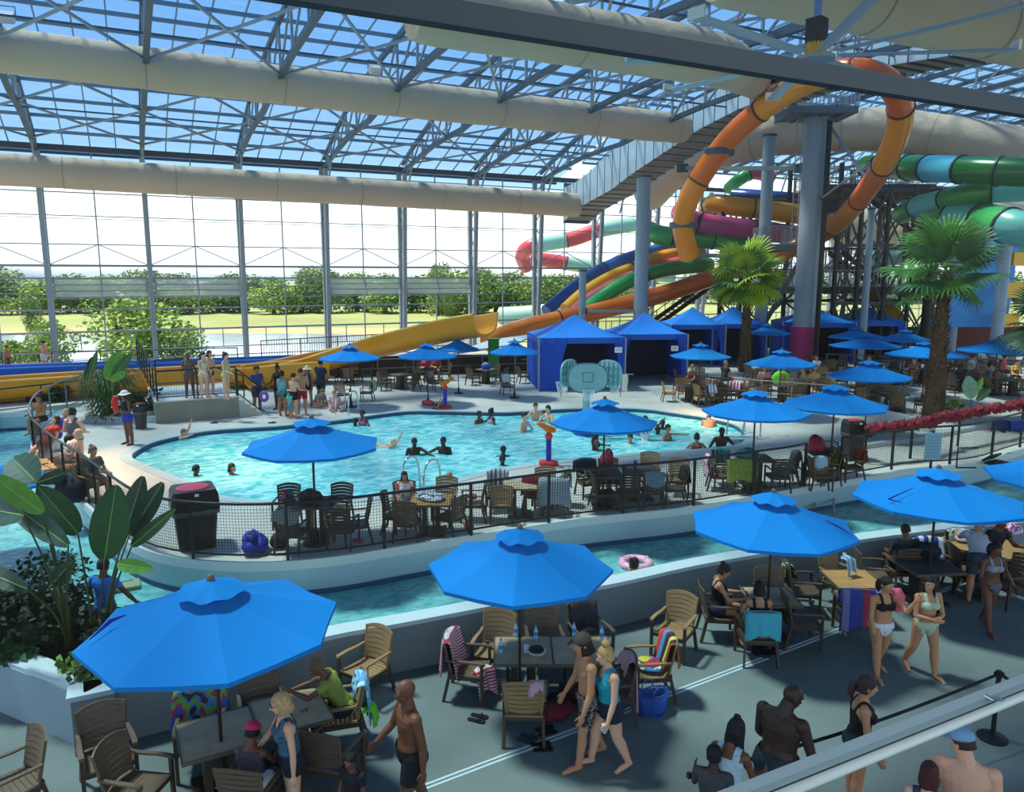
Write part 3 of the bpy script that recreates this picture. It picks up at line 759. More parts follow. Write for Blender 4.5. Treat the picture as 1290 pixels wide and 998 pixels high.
def railing(e, a, b, h=1.0, step=.16, m=STEEL, name='railing'):
    a, b = Vector(a), Vector(b); mb = MB(); L = (b - a).length; n = max(2, int(L / step))
    mb.beam(a + V(0, 0, h), b + V(0, 0, h), .05); mb.beam(a + V(0, 0, .1), b + V(0, 0, .1), .035)
    for i in range(n + 1):
        p = a.lerp(b, i / n); mb.beam(p, p + V(0, 0, h), .06 if i % 8 == 0 else .022)
    return mb.build(name, m, e)
def platform(px0, px1, py, d, depth, label, m=mat('55656f', .6, .1), rail=True, thick=.35):
    a, b = dp(px0, py, d), dp(px1, py, d); e = empty('platform', (a + b) / 2, math.atan2(b.y - a.y, b.x - a.x), label, 'platform')
    W = (b - a).length
    MB().box((0, depth / 2, -thick / 2), (W, depth, thick)).build('deck', m, e)
    if rail:
        for p, q in (((-W / 2, 0, 0), (W / 2, 0, 0)), ((-W / 2, depth, 0), (W / 2, depth, 0)), ((-W / 2, 0, 0), (-W / 2, depth, 0)), ((W / 2, 0, 0), (W / 2, depth, 0))):
            railing(e, p, q, 1.0, .2)
    j = MB()
    for k in range(int(W / .9) + 1): j.beam((-W / 2 + k * .9, 0, -thick), (-W / 2 + k * .9, depth, -thick), .08, .14)
    j.build('joists', STEELD, e); return e
platform(998, 1082, 133, 41.6, 2.6, 'highest steel platform with railings on top of the sleeved column')
platform(964, 1003, 308, 44, 2.2, 'small railed steel landing left of the sleeved column')
platform(1010, 1165, 362, 46, 5, 'dark wide lower deck of the slide tower', DARK)
platform(1040, 1180, 232, 46, 5, 'dark upper deck of the slide tower under the teal slide', mat('31302f', .7), thick=.5)
platform(1052, 1135, 335, 49, 3, 'railed mid landing behind the slide tower posts')
tw = empty('slide_tower', at(1110, 440, ZP), 0, 'dark braced steel frame of the slide tower with stairs', 'tower')
T0 = tw.location
posts = [(1047, 46), (1075, 46), (1108, 46), (1140, 46), (1060, 52), (1098, 52), (1130, 52), (1172, 51), (985, 50), (930, 52), (905, 50)]
tops = [205, 210, 232, 232, 215, 232, 232, 240, 212, 260, 262]
PB = []
for (px, d), ty in zip(posts, tops):
    p = dp(px, 420, d); zt = dp(px, ty, d).z; PB.append((p, zt))
    MB().beam(V(p.x, p.y, ZP) - T0, V(p.x, p.y, zt) - T0, .2, .2).build('post', mat('2b3238', .5, .3), tw)
def pz(i, z): return V(PB[i][0].x, PB[i][0].y, z) - T0
for i, j in ((0, 1), (1, 2), (2, 3), (4, 5), (5, 6), (6, 7), (0, 4), (2, 5), (3, 7), (8, 4), (9, 8), (10, 9), (10, 8)):
    b_ = MB()
    for z in (4.6, 8.0, 11.2): b_.beam(pz(i, z), pz(j, z), .14, .2)
    for za, zb in ((1.4, 4.6), (4.6, 8), (8, 11.2)): b_.beam(pz(i, za), pz(j, zb), .1); b_.beam(pz(j, za), pz(i, zb), .1)
    b_.build('bracing', mat('3c4850', .5, .3), tw)
# stair flights in the tower
def stairs(a, b, wv, label, m=mat('4a5257', .6, .2)):
    a, b = Vector(a), Vector(b); e = empty('stair_flight', a, 0, label, 'stairs'); d = b - a; n = max(3, int(abs(d.z) / .18)); wv = Vector(wv)
    st_ = MB()
    for i in range(n): st_.beam(d * ((i + .5) / n) - wv / 2, d * ((i + .5) / n) + wv / 2, .28, .04)
    st_.build('treads', m, e)
    for s in (-.5, .5):
        MB().beam(wv * s, d + wv * s, .06, .28).build('stringer', m, e)
        r_ = MB(); r_.beam(wv * s + V(0, 0, 1), d + wv * s + V(0, 0, 1), .05)
        for k in range(6): q = d * (k / 5) + wv * s; r_.beam(q, q + V(0, 0, 1), .04)
        r_.build('handrail', m, e)
    return e
stairs(dp(1052, 318, 47), dp(1110, 362, 47.2), (.3, 1.2, 0), 'dark stair flight going down to the lower tower deck', DARK)
stairs(dp(1170, 300, 48), dp(1085, 236, 48), (.3, 1.2, 0), 'dark stair flight under the upper tower deck', DARK)
stairs(dp(905, 350, 53), dp(800, 425, 50), (.3, 1.3, 0), 'maroon sided stair climbing behind the cabanas', mat('3a1f24', .7))
stairs(dp(1000, 330, 47), dp(950, 420, 47), (.4, 1.2, 0), 'grey stair flight beside the thin column', STEELD)
lad = empty('caged_ladder', dp(1000, 300, 42.4), 0, 'vertical grey ladder on the left of the sleeved column', 'ladder')
l_ = MB(); l0 = dp(1000, 300, 42.4); zt = dp(1000, 140, 42.4).z - l0.z
for s in (-.2, .2): l_.beam((s, 0, 0), (s, 0, zt), .04)
l_.build('rails', STEEL, lad); l_ = MB()
for k in range(int(zt / .3)): l_.beam((-.2, 0, k * .3), (.2, 0, k * .3), .025)
l_.build('rungs', STEEL, lad)
# long stay beams around the loop
for a, b, lb, w_ in [((1040, 150, 43), (1096, 232, 40), 'pale diagonal pipe stay from the top platform', .1),
                 ((1035, 250, 42), (1095, 205, 39.5), 'short diagonal stay below the loop', .09),
                 ((860, 212, 48), (1008, 212, 44), 'long horizontal grey beam tying the columns', .22),
                 ((868, 322, 41.5), (960, 322, 46), 'grey beam under the left foot of the loop', .22),
                 ((806, 392, 47.5), (735, 392, 46.5), 'thin pipe between the short post and the dark grey column', .16)]:
    p, q = dp(*a), dp(*b); e = empty('steel_stay', p, 0, lb, 'beam'); MB().beam((0, 0, 0), q - p, w_).build('bar', STEEL, e)
    MB().box((0, 0, 0), (w_ * 2.2,) * 3).build('bracket', STEELD, e); MB().box(q - p, (w_ * 2.2,) * 3).build('bracket', STEELD, e)
for (x, y, d) in [(1110, 209, 39), (861, 284, 40), (906, 192, 38)]:
    p = dp(x, y, d); e = empty('slide_clamp', p, 0, 'grey steel clamp gripping the orange loop at height %s' % {209: 'of the upper tower deck', 284: 'of its left foot', 192: 'of its left flank'}[y], 'clamp')
    MB().tube([(0, 0, -.15), (0, 0, .15)], .72, 18).build('band', STEELD, e, True, sharp=40); MB().box((.5, .4, 0), (.6, .5, .2)).build('bracket', STEEL, e)

# right hand play structure glimpsed behind the palms
e = empty('play_roof', at(1225, 452, ZP), 0, 'blue angular play roof with yellow panel behind the right palm', 'play structure')
q0 = Vector(e.location)
pp = [dp(1175, 412, 46), dp(1232, 300, 47), dp(1285, 300, 48), dp(1268, 412, 46)]
MB().add([p - q0 for p in pp] + [p - q0 + V(.1, .4, 0) for p in pp], [(0, 1, 2, 3), (7, 6, 5, 4), (0, 4, 5, 1), (1, 5, 6, 2), (2, 6, 7, 3), (3, 7, 4, 0)]).build('roof_panel', mat('58a8ea', .5), e)
for a, b, c_ in (((1262, 356), (1290, 375), 'e8b020'), ((1258, 395), (1285, 412), 'e8b020'), ((1272, 318), (1300, 335), 'e8b020')):
    p, q = dp(*a, 45), dp(*b, 45); m_ = (p + q) / 2 - q0; MB().box(m_, (abs(q.x - p.x) + .4, .2, abs(p.z - q.z))).build('panel', mat(c_, .5), e)
e = empty('yellow_chute', at(1120, 450, ZP), 0, 'wide yellow chute sloping behind the right cabanas', 'slide'); q0 = Vector(e.location)
flp = [dp(1092, 372, 50), dp(1105, 385, 49), dp(1122, 400, 48), dp(1136, 416, 47)]
MB().sheet([[p - q0 + V(.9 * math.cos(t), .2, .5 * abs(math.cos(t))) for t in (0, PI / 4, PI / 2, 3 * PI / 4, PI)] for p in flp]).build('chute', mat('d99a24', .4), e, True)
for s in (-.9, .9): MB().tube([p - q0 + V(s, .2, .5) for p in flp], .06, 6).build('lip', mat('e8b848', .4), e)
# dark maroon walls under the slides and beyond the right terrace
def lowwall(pts, h, t, m, name='wall_maroon', base=ZP): return ribbon([(p.x, p.y) for p in pts], base, base + h, t, m, name)
MAR = mat('431c22', .7, var=.1, scale=1)
lowwall([at(372, 478, ZP), at(500, 473, ZP), at(690, 470, ZP)], 1.0, .2, mat('2b1518', .7))
lowwall([at(1160, 452, ZP), at(1250, 449, ZP), at(1420, 446, ZP)], 1.9, .3, mat('5e1c1c', .7, var=.15, scale=1))
lowwall([at(860, 440, ZP), at(1000, 437, ZP), at(1160, 436, ZP), at(1400, 434, ZP)], 1.4, .2, mat('20242a', .7))
e = empty('green_pillar', at(622, 475, ZP), hd(0), 'square green pillar behind the middle umbrella', 'pillar')
MB().box((0, 0, .95), (.55, .4, 1.9)).build('body', mat('1f8238', .6), e); MB().box((0, 0, 1.93), (.65, .5, .06)).build('cap', mat('2a9044', .6), e)
e = empty('white_canopy', at(610, 468, ZP), hd(0), 'white sloping canopy sheet behind the two middle umbrellas', 'canopy'); q0 = Vector(e.location); Mi = Matrix.Rotation(-hd(0), 3, 'Z')
cp = [dp(566, 446, 38), dp(650, 433, 40), dp(676, 420, 43), dp(618, 428, 43)]
cp = [Mi @ (p - q0) for p in cp]
MB().add(cp + [p + V(0, 0, -.08) for p in cp], [(0, 1, 2, 3), (7, 6, 5, 4), (0, 4, 5, 1), (1, 5, 6, 2), (2, 6, 7, 3), (3, 7, 4, 0)]).build('sheet', mat('c4cad0', .7), e)
for p in cp: MB().beam(p, (p.x, p.y, 0), .07).build('post', STEELD, e)
e = empty('blue_ramp', at(700, 460, ZP), 0, 'dark blue slanting slide side behind the front cabana', 'slide'); q0 = Vector(e.location)
cp = [dp(640, 452, 40), dp(735, 405, 46), dp(740, 425, 45), dp(690, 455, 39)]
MB().add([p - q0 for p in cp] + [p - q0 + V(.05, .3, 0) for p in cp], [(0, 1, 2, 3), (7, 6, 5, 4), (0, 4, 5, 1), (1, 5, 6, 2), (2, 6, 7, 3), (3, 7, 4, 0)]).build('side_panel', mat('1d4f9c', .5), e)
MB().tube([cp[0] - q0, cp[1] - q0], .08, 8).build('lip', mat('b8c4cc', .4), e)

# ------------------------------------------------------------------ fences
def fence(path, label, h=1.05, post=1.5, mesh=True, m=BLACKM, z=0.0, picket=None, cell=.055, name='fence', mid=False):
    P = [Vector(p) for p in path]; O = P[0].copy(); e = empty(name, O, 0, label, 'fence')
    L = [0]
    for a, b in zip(P, P[1:]): L.append(L[-1] + (b - a).length)
    def pt(t):
        for i in range(len(P) - 1):
            if t <= L[i + 1] + 1e-6: return P[i].lerp(P[i + 1], (t - L[i]) / max(1e-6, L[i + 1] - L[i])) - O
        return P[-1] - O
    n = max(1, round(L[-1] / post)); fine = [pt(L[-1] * i / (n * 4)) for i in range(n * 4 + 1)]
    MB().tube([p + V(0, 0, h) for p in fine], .028, 8).build('top_rail', m, e, True)
    MB().tube([p + V(0, 0, .12) for p in fine], .02, 6).build('bottom_rail', m, e, True)
    if mid: MB().tube([p + V(0, 0, h * .55) for p in fine], .018, 6).build('middle_rail', m, e, True)
    for i in range(n + 1):
        p = pt(L[-1] * i / n); MB().beam(p, p + V(0, 0, h), .05).build('post', m, e)
    if mesh:
        w_ = MB(); k = int(L[-1] / cell)
        for i in range(k + 1):
            p = pt(i * cell); w_.beam(p + V(0, 0, .12), p + V(0, 0, h), .005)
        for j in range(1, int((h - .12) / cell)):
            zz = .12 + j * cell
            for a, b in zip(fine, fine[1:]): w_.beam(a + V(0, 0, zz), b + V(0, 0, zz), .005)
        w_.build('wire_mesh', m, e)
    if picket:
        w_ = MB(); k = int(L[-1] / picket)
        for i in range(k + 1): p = pt(i * picket); w_.beam(p + V(0, 0, .12), p + V(0, 0, h), .022)
        w_.build('pickets', m, e)
    return e
Z = ZP + .05
near1 = spline([at(x, y, Z) for x, y in [(44, 574), (76, 606), (107, 629), (137, 656), (170, 683), (206, 698), (267, 706), (341, 707), (425, 700), (506, 688), (585, 676), (640, 667), (722, 654), (785, 647), (845, 641), (905, 632), (990, 618), (1013, 612)]], 5)
i0 = 20
fence(near1[:i0 + 1], 'black mesh fence curving along the river left of the trash bin', post=1.3)
fence(near1[i0:], 'long black wire mesh fence along the river edge of the pool deck', post=1.75)
fence(spline([at(x, y, Z) for x, y in [(1058, 603), (1102, 596), (1146, 588), (1224, 582), (1290, 562), (1420, 530)]], 4), 'black mesh fence right of the river exit gap', post=1.9)
fence(spline([at(x, y, Z) for x, y in [(44, 574), (41, 556), (52, 534), (78, 518), (110, 506)]], 5), 'tall curved rail around the left tip of the pool deck', mesh=False, post=1.6, m=mat('6f7478', .4, .5), h=1.1)
fence([at(x, y, ZP) for x, y in [(-60, 530), (0, 521), (60, 513), (105, 507)]], 'black rail in front of the yellow flume at the left edge', mesh=False, mid=True, h=.9)
for a, b, lb, h in [((-60, 470), (300, 460), 'black rail between the blue flume and the glass wall', 1.0)]:
    fence([at(*a, ZP), at(*b, ZP)], lb, h, 2.4, False, picket=None, mid=True)
fence([at(330, 457, ZP), at(480, 446, ZP), at(600, 434, ZP)], 'black picket fence running behind the yellow flume', 1.3, 2.4, False, picket=.16)
fence([at(690, 445, ZP), at(790, 440, ZP), at(880, 436, ZP)], 'black picket fence behind the two front cabanas', 2.0, 2.4, False, picket=.16)
for k, (a, b, lb) in enumerate([((430, 480), (690, 470), 'grey pipe rail in front of the maroon wall'), ((880, 505), (1060, 520), 'thin rail along the right terrace edge'), ((1040, 470), (1290, 480), 'thin rail across the right terrace')]):
    fence([at(*a, ZP), at(*b, ZP)], lb, 1.0, 1.8, False, m=mat('77706a', .5, .4), mid=True)

# ------------------------------------------------------------------ raised concrete landing with steps
A0, A1 = at(197, 534, ZP), at(330, 523, ZP)
ax = (A1 - A0).normalized(); ay = V(-ax.y, ax.x, 0); LW = (A1 - A0).length
ld = empty('concrete_landing', A0, math.atan2(ax.y, ax.x), 'raised concrete landing with four steps down on its right side', 'landing')
HL = .74; W0 = LW * .78
MB().box((W0 / 2, 2.0, HL / 2), (W0, 4.0, HL)).build('block', mat('8f8d7e', .8, var=.12, scale=1.5, bump=.2), ld)
for i in range(4):
    x0 = W0 + (LW - W0) * i / 4; hh = HL * (1 - (i + 1) / 5)
    MB().box((x0 + (LW - W0) / 8, 2.0, hh / 2), ((LW - W0) / 4, 4.0, hh)).build('step', CONC, ld)
MB().box((W0 / 2, 2.0, HL + .01), (W0 + .03, 4.04, .04)).build('top_slab', mat('c9cbc6', .6, var=.08, scale=1), ld)
def lpos(x, y, z): return A0 + ax * x + ay * y + V(0, 0, z)
fence([lpos(.1, .12, HL + .03), lpos(W0 - .05, .12, HL + .03)], 'mesh fence along the front of the raised landing', 1.05, 1.5, True, cell=.09)
fence([lpos(W0, .15, HL), lpos(LW, .15, .02)], 'sloped black handrail down the front side of the landing steps', 1.0, .8, False, mid=True)
fence([lpos(W0 - 1.2, 3.7, HL + .03), lpos(LW, 3.8, .02)], 'sloped black handrail down the far side of the landing steps', 1.0, .8, False, mid=True)
fence([lpos(.1, .3, HL + .03), lpos(-.1, 1.6, HL + .5), lpos(-.3, 3.4, HL + 1.0)], 'black stair rail climbing at the left end of the landing', 1.0, .5, False, mid=True)
fence([lpos(.3, 3.9, HL + .03), lpos(W0 - 1.4, 3.9, HL + .03)], 'black rail along the far side of the raised landing', 1.05, 1.5, False, mid=True)

# ------------------------------------------------------------------ cabanas
def cabana(px, py, wdt, rot, label, hw=2.35, ha=3.3, cw=.28):
    e = empty('cabana', at(px, py, ZP), hd(rot), label, 'cabana', None); h = wdt / 2
    y0, y1 = 0.0, wdt
    a, b, c, d = V(-h, y0, hw), V(h, y0, hw), V(h, y1, hw), V(-h, y1, hw); t = V(0, wdt / 2, ha)
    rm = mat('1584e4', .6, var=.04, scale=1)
    rf = MB()
    def sag(p, q):                      # one sagging roof panel
        rows = []
        for i in range(6):
            f = i / 5; l_, r_ = p.lerp(t, f), q.lerp(t, f); row = []
            for k in range(7): g_ = k / 6; pt = l_.lerp(r_, g_); pt.z -= .12 * math.sin(PI * f) + .05 * math.sin(PI * g_) * (1 - f); row.append(pt)
            rows.append(row)
        rf.sheet(rows)
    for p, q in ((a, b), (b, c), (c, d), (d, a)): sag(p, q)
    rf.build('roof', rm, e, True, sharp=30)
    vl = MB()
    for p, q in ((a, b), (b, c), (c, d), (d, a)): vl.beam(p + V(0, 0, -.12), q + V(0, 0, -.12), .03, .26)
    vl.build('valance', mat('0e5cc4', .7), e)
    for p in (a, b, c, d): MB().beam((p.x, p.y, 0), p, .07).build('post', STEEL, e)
    bw = MB(); bw.box((0, wdt - .03, hw / 2), (wdt, .04, hw)); bw.build('back_wall', mat('0a1a48', .8), e)  # dark navy: the shade inside the cabana is put into the wall colour
    for s in (-1, 1):
        rows = []
        for i in range(2):
            row = []
            for k in range(25):
                row.append(V(s * (h - .03 + .04 * math.sin(k * 1.7)), .05 + (wdt - .1) * k / 24, .02 + (hw - .05) * i))
            rows.append(row)
        MB().sheet(rows).build('side_curtain', BLUEC, e, True)
        rows = []
        for i in range(7):
            f = i / 6; w_ = (cw if s < 0 else .28) + .32 * f ** 3; row = []
            for k in range(10):
                g_ = k / 9; row.append(V(s * (h - w_ * g_), -.02 + .05 * math.sin(k * 1.9), .02 + (hw - .05) * f))
            rows.append(row)
        MB().sheet(rows).build('front_curtain', BLUEC, e, True)
    return e
cabana(733, 492, 3.9, 6, 'blue cabana with a pyramid roof, the one right behind the basketball hoops', cw=1.0)
cabana(822, 484, 3.3, 6, 'blue cabana with dark open front just right of the basketball hoops')
cabana(878, 462, 3.1, 0, 'blue cabana behind the left palm, the left one of that pair')
cabana(930, 460, 3.1, 0, 'blue cabana directly behind the left palm trunk')
cabana(1036, 458, 3.7, 0, 'blue cabana right behind the sleeved column')
cabana(1102, 455, 3.4, 0, 'blue cabana farthest to the right, roof under the dark tower deck')
for px, py, t_ in ((779, 441, 'between the two front cabanas'), (850, 439, 'on the right post of the dark open cabana')):
    p = dp(px, py, 31.2 if px < 800 else 32.6); e = empty('cabana_sign', p, hd(0), 'small white sign ' + t_, 'sign')
    MB().box((0, 0, 0), (.30, .02, .22)).build('board', WHITE, e)
    MB().box((0, -.012, .04), (.2, .004, .03)).build('print', mat('7a8a94', .7), e); MB().box((0, -.012, -.03), (.24, .004, .02)).build('print', mat('7a8a94', .7), e)

# ------------------------------------------------------------------ big ceiling fan
fp = dp(1027, 70, 10); fan = empty('ceiling_fan', fp, 0, 'large ceiling fan with pale blades and a black motor, hanging by a blue pole', 'fan')
MB().cyl((0, 0, .40), .045, 3.4, 12).build('pole', mat('5a78b8', .5, .3), fan)
mo = MB(); mo.box((0, 0, .30), (.2, .2, .26), .3); mo.box((.04, .04, .38), (.2, .2, .1), .8); mo.cyl((0, 0, .12), .13, .06); mo.build('motor', BLACKM, fan)
MB().cyl((0, 0, .0), .13, .14, 20).build('gearbox', mat('b89020', .5, .4), fan, True, sharp=40)
MB().cyl((0, 0, -.06), .24, .04, 24).build('hub', STEEL, fan, True, sharp=40)
bl0 = None
for k in range(8):
    if bl0 is None:
        mb = MB(); rows = []
        for i in range(8):
            x = .28 + i * .29; rows.append([V(x, -.085, -.02), V(x, -.03, .012), V(x, .04, .018), V(x, .09, -.004), V(x, .04, .0), V(x, -.03, -.012)])
        mb.loft(rows); mb.box((2.33, 0, .03), (.03, .22, .12)); bl0 = mb.build('blade', mat('b9c6cc', .35, .3), fan, True, sharp=40); c_ = bl0
    else: c_ = bl0.copy(); COL.objects.link(c_); c_.parent = fan
    c_.rotation_euler = (0, 0, R(12 + 45 * k))
for px, py, lb in [(472, 88, 'white floodlight on the duct, above its left half'), (797, 130, 'white floodlight on the duct, above its right end'), (8, 22, 'white floodlight above the duct in the top left corner')]:
    p = aty(px, py, YU + .2); e = empty('floodlight', p, hd(20), lb, 'lamp')
    MB().box((0, 0, 0), (.5, .3, .34), M=Matrix.Rotation(.6, 3, 'X')).build('housing', WHITE, e); b_ = MB(); b_.tube([(-.3, 0, 0), (-.3, 0, .4), (.3, 0, .4), (.3, 0, 0)], .03, 6); b_.build('yoke', STEEL, e)
# ------------------------------------------------------------------ umbrellas
UM = {}
def make_umbrella(big):
    hh = 2.72 if big else 2.4; r = 1.4 if big else 1.2
    root = empty('patio_umbrella', (0, 0, 0), 0, 'x', 'umbrella', None)
    hr = hh - .52 if big else hh - .47
    N = 8; cv = MB(); rows = []
    for i in range(9):
        f = i / 8; row = []
        for k in range(N * 4):
            a = 2 * PI * k / (N * 4); w_ = math.cos(PI / N) / math.cos((a % (2 * PI / N)) - PI / N)
            inset = 1 - .012 * f * (1 - abs(((k % 4) / 2) - 1)) * 1.0
            rr = (.07 + (r - .07) * f) * w_ * inset
            sag = .035 * math.sin(PI * f) + .02 * (1 - abs(((k % 4) / 2) - 1)) * f
            row.append(V(rr * math.cos(a), rr * math.sin(a), hh - .06 - (hh - .06 - hr) * f - sag))
        rows.append(row)
    n = N * 4; lo = [[p + V(0, 0, -.05) for p in rows[-1]]]
    cv.loft(rows + lo, caps=False)
    cv.build('canopy', BLUE, root, True, sharp=12)
    vt = MB(); rows = []
    for i in range(5):
        f = i / 4; row = []
        for k in range(32):
            a = 2 * PI * k / 32; rr = .04 + (.235 * r) * f; wv = .018 * f * f * math.cos(k * PI / 2) + .008 * f * math.sin(k * 1.3)
            row.append(V(rr * math.cos(a), rr * math.sin(a), hh + .035 - .36 * (rr - .04) + wv))
        rows.append(row)
    vt.loft(rows, caps=False); vt.build('vent_cap', BLUE, root, True, sharp=40)
    MB().cyl((0, 0, 0), .022, hh, 10).build('pole', mat('3a2c26', .4, .2), root, True, sharp=40)
    MB().ell((0, 0, hh + .05), (.045, .045, .055), 10, 7).build('finial', mat('6e564a', .5), root, True)
    b = MB(); b.cyl((0, 0, 0), .24, .05, 20, .22); b.cyl((0, 0, .05), .05, .2, 12); b.build('base', DARK, root, True, sharp=30)
    MB().cyl((0, 0, hr - .1), .05, .1, 10).build('runner', BLACKM, root)
    for k in range(N):
        a = 2 * PI * k / N; rb = MB()
        rb.beam((.04 * math.cos(a), .04 * math.sin(a), hh - .14), (r * .98 * math.cos(a), r * .98 * math.sin(a), hr - .035), .018, .02)
        rb.beam((.05 * math.cos(a), .05 * math.sin(a), hr - .05), (r * .5 * math.cos(a), r * .5 * math.sin(a), (hh + hr) / 2 - .115), .014, .016)
        rb.build('rib', BLACKM, root)
    return root
ums = [(1, 265, 726, 330, 0, 0, 'biggest blue umbrella over the wooden tables, at the lower left'),
 (1, 655, 662, 245, 0, 14, 'blue umbrella over the table with water bottles and the striped towel chair'),
 (1, 975, 617, 214, 0, 30, 'blue umbrella over the reading woman in black'),
 (1, 1183, 587, 207, 0, 8, 'blue umbrella over the dark table at the far right of the lower deck'),
 (1, 1352, 566, 196, 0, 20, 'blue umbrella cut off by the right edge of the photo'),
 (1, -62, 574, 210, 0, 20, 'blue umbrella cut off by the left edge behind the big leaves'),
 (0, 392, 524, 176, 1, 5, 'blue umbrella at the left end of the pool deck, over the black bag table'),
 (0, 762, 500, 138, 1, 22, 'blue umbrella in the middle of the near pool deck by the orange water cannon'),
 (0, 953, 489, 134, 1, 0, 'blue umbrella on the pool deck right of the pool steps, the nearer of two'),
 (0, 1053, 482, 132, 1, 12, 'blue umbrella on the pool deck beside the brown bin'),
 (0, 440, 433, 80, 1, 0, 'blue umbrella on the far deck, leftmost in its row'),
 (0, 538, 431, 76, 1, 10, 'blue umbrella on the far deck, second from left in its row'),
 (0, 577, 424, 58, 1, 10, 'small blue umbrella tucked in front of the yellow flume bend'),
 (0, 648, 427, 66, 1, 0, 'blue umbrella on the far deck in front of the green pillar'),
 (0, 883, 431, 76, 1, 0, 'light blue umbrella left of the left palm'),
 (0, 985, 439, 88, 1, 10, 'blue umbrella right of the left palm, in front of the magenta sleeve'),
 (0, 968, 407, 56, 1, 0, 'small light blue umbrella between the left palm and the sleeved column'),
 (0, 1096, 452, 103, 1, 5, 'blue umbrella on the right terrace, the nearest one there'),
 (0, 1091, 420, 86, 1, 0, 'blue umbrella on the right terrace below the last cabana'),
 (0, 1080, 411, 70, 1, 12, 'darker blue umbrella just in front of the last cabana'),
 (0, 1141, 414, 66, 1, 12, 'blue umbrella left of the right palm trunk, the farther one'),
 (0, 1168, 429, 96, 1, 0, 'blue umbrella behind the right palm trunk'),
 (0, 1258, 425, 96, 1, 12, 'blue umbrella at the right edge before the maroon wall')]
UPOS = []
for big, px, py, wpx, deck, rot, lb in ums:
    hh = 2.72 if big else 2.4; z0 = ZP + .0 if deck else 0.0
    p = at(px, py, z0 + hh + .08)
    k = 'b' if big else 's'
    if k not in UM: UM[k] = make_umbrella(big); o = UM[k]
    else: o = copy_tree(UM[k])
    dist = (p.x - CX) * FX + p.y * FY
    rr = wpx / 2 / F * dist / (1.4 if big else 1.2)
    o['label'] = lb; o['category'] = 'umbrella'; o['group'] = 'blue patio umbrellas'
    o.location = (p.x, p.y, z0); o.rotation_euler.z = R(rot); o.scale = (rr, rr, 1)
    UPOS.append((p.x, p.y, z0, px))
# dark flap slits sewn on three canopies: thin loose strips lying on the cloth
def on_canopy(ui, ang, f, ):
    x, y, z0, _ = UPOS[ui]; big = ums[ui][0]; hh = 2.72 if big else 2.4; r = 1.4 if big else 1.2; hr = hh - (.52 if big else .47)
    dist = (x - CX) * FX + y * FY; s = ums[ui][3] / 2 / F * dist
    a = R(ang); rr = (.07 / r + (1 - .07 / r) * f) * s
    return V(x + rr * math.cos(a), y + rr * math.sin(a), z0 + hh - .035 - (hh - .06 - hr) * f)
def pix(p):
    dx, dy, dz = p.x - CX, p.y - CY, p.z - H; fw = dx * FX + dy * FY; rt = dx * FY - dy * FX
    c, s = math.cos(PIT), math.sin(PIT); zc = fw * c - dz * s; yc = fw * s + dz * c; return 645 + F * rt / zc, 499 - F * yc / zc
for ui, line, w_ in ((0, [(158, 777), (140, 786), (112, 808)], .05), (2, [(1038, 656), (1055, 665), (1073, 675)], .03), (3, [(1150, 615), (1121, 631), (1136, 636)], .03)):
    pts = []
    for tx_, ty_ in line:
        pts.append(min((on_canopy(ui, a * 3, .15 + f * .04) for a in range(120) for f in range(22)), key=lambda p: (pix(p)[0] - tx_) ** 2 + (pix(p)[1] - ty_) ** 2))
    u_ = sorted([o for o in bpy.data.objects if o.get('label') == ums[ui][6]], key=lambda o: o.name)[0]
    Mi = (Matrix.Translation(u_.location) @ Matrix.Rotation(u_.rotation_euler.z, 4, 'Z') @ Matrix.Diagonal((*u_.scale, 1))).inverted()
    MB().tube([Mi @ (p + V(0, 0, .02)) for p in pts], [.006, w_ * .5, .006], 6).build('open_seam', mat('0c1c84', .8), u_)

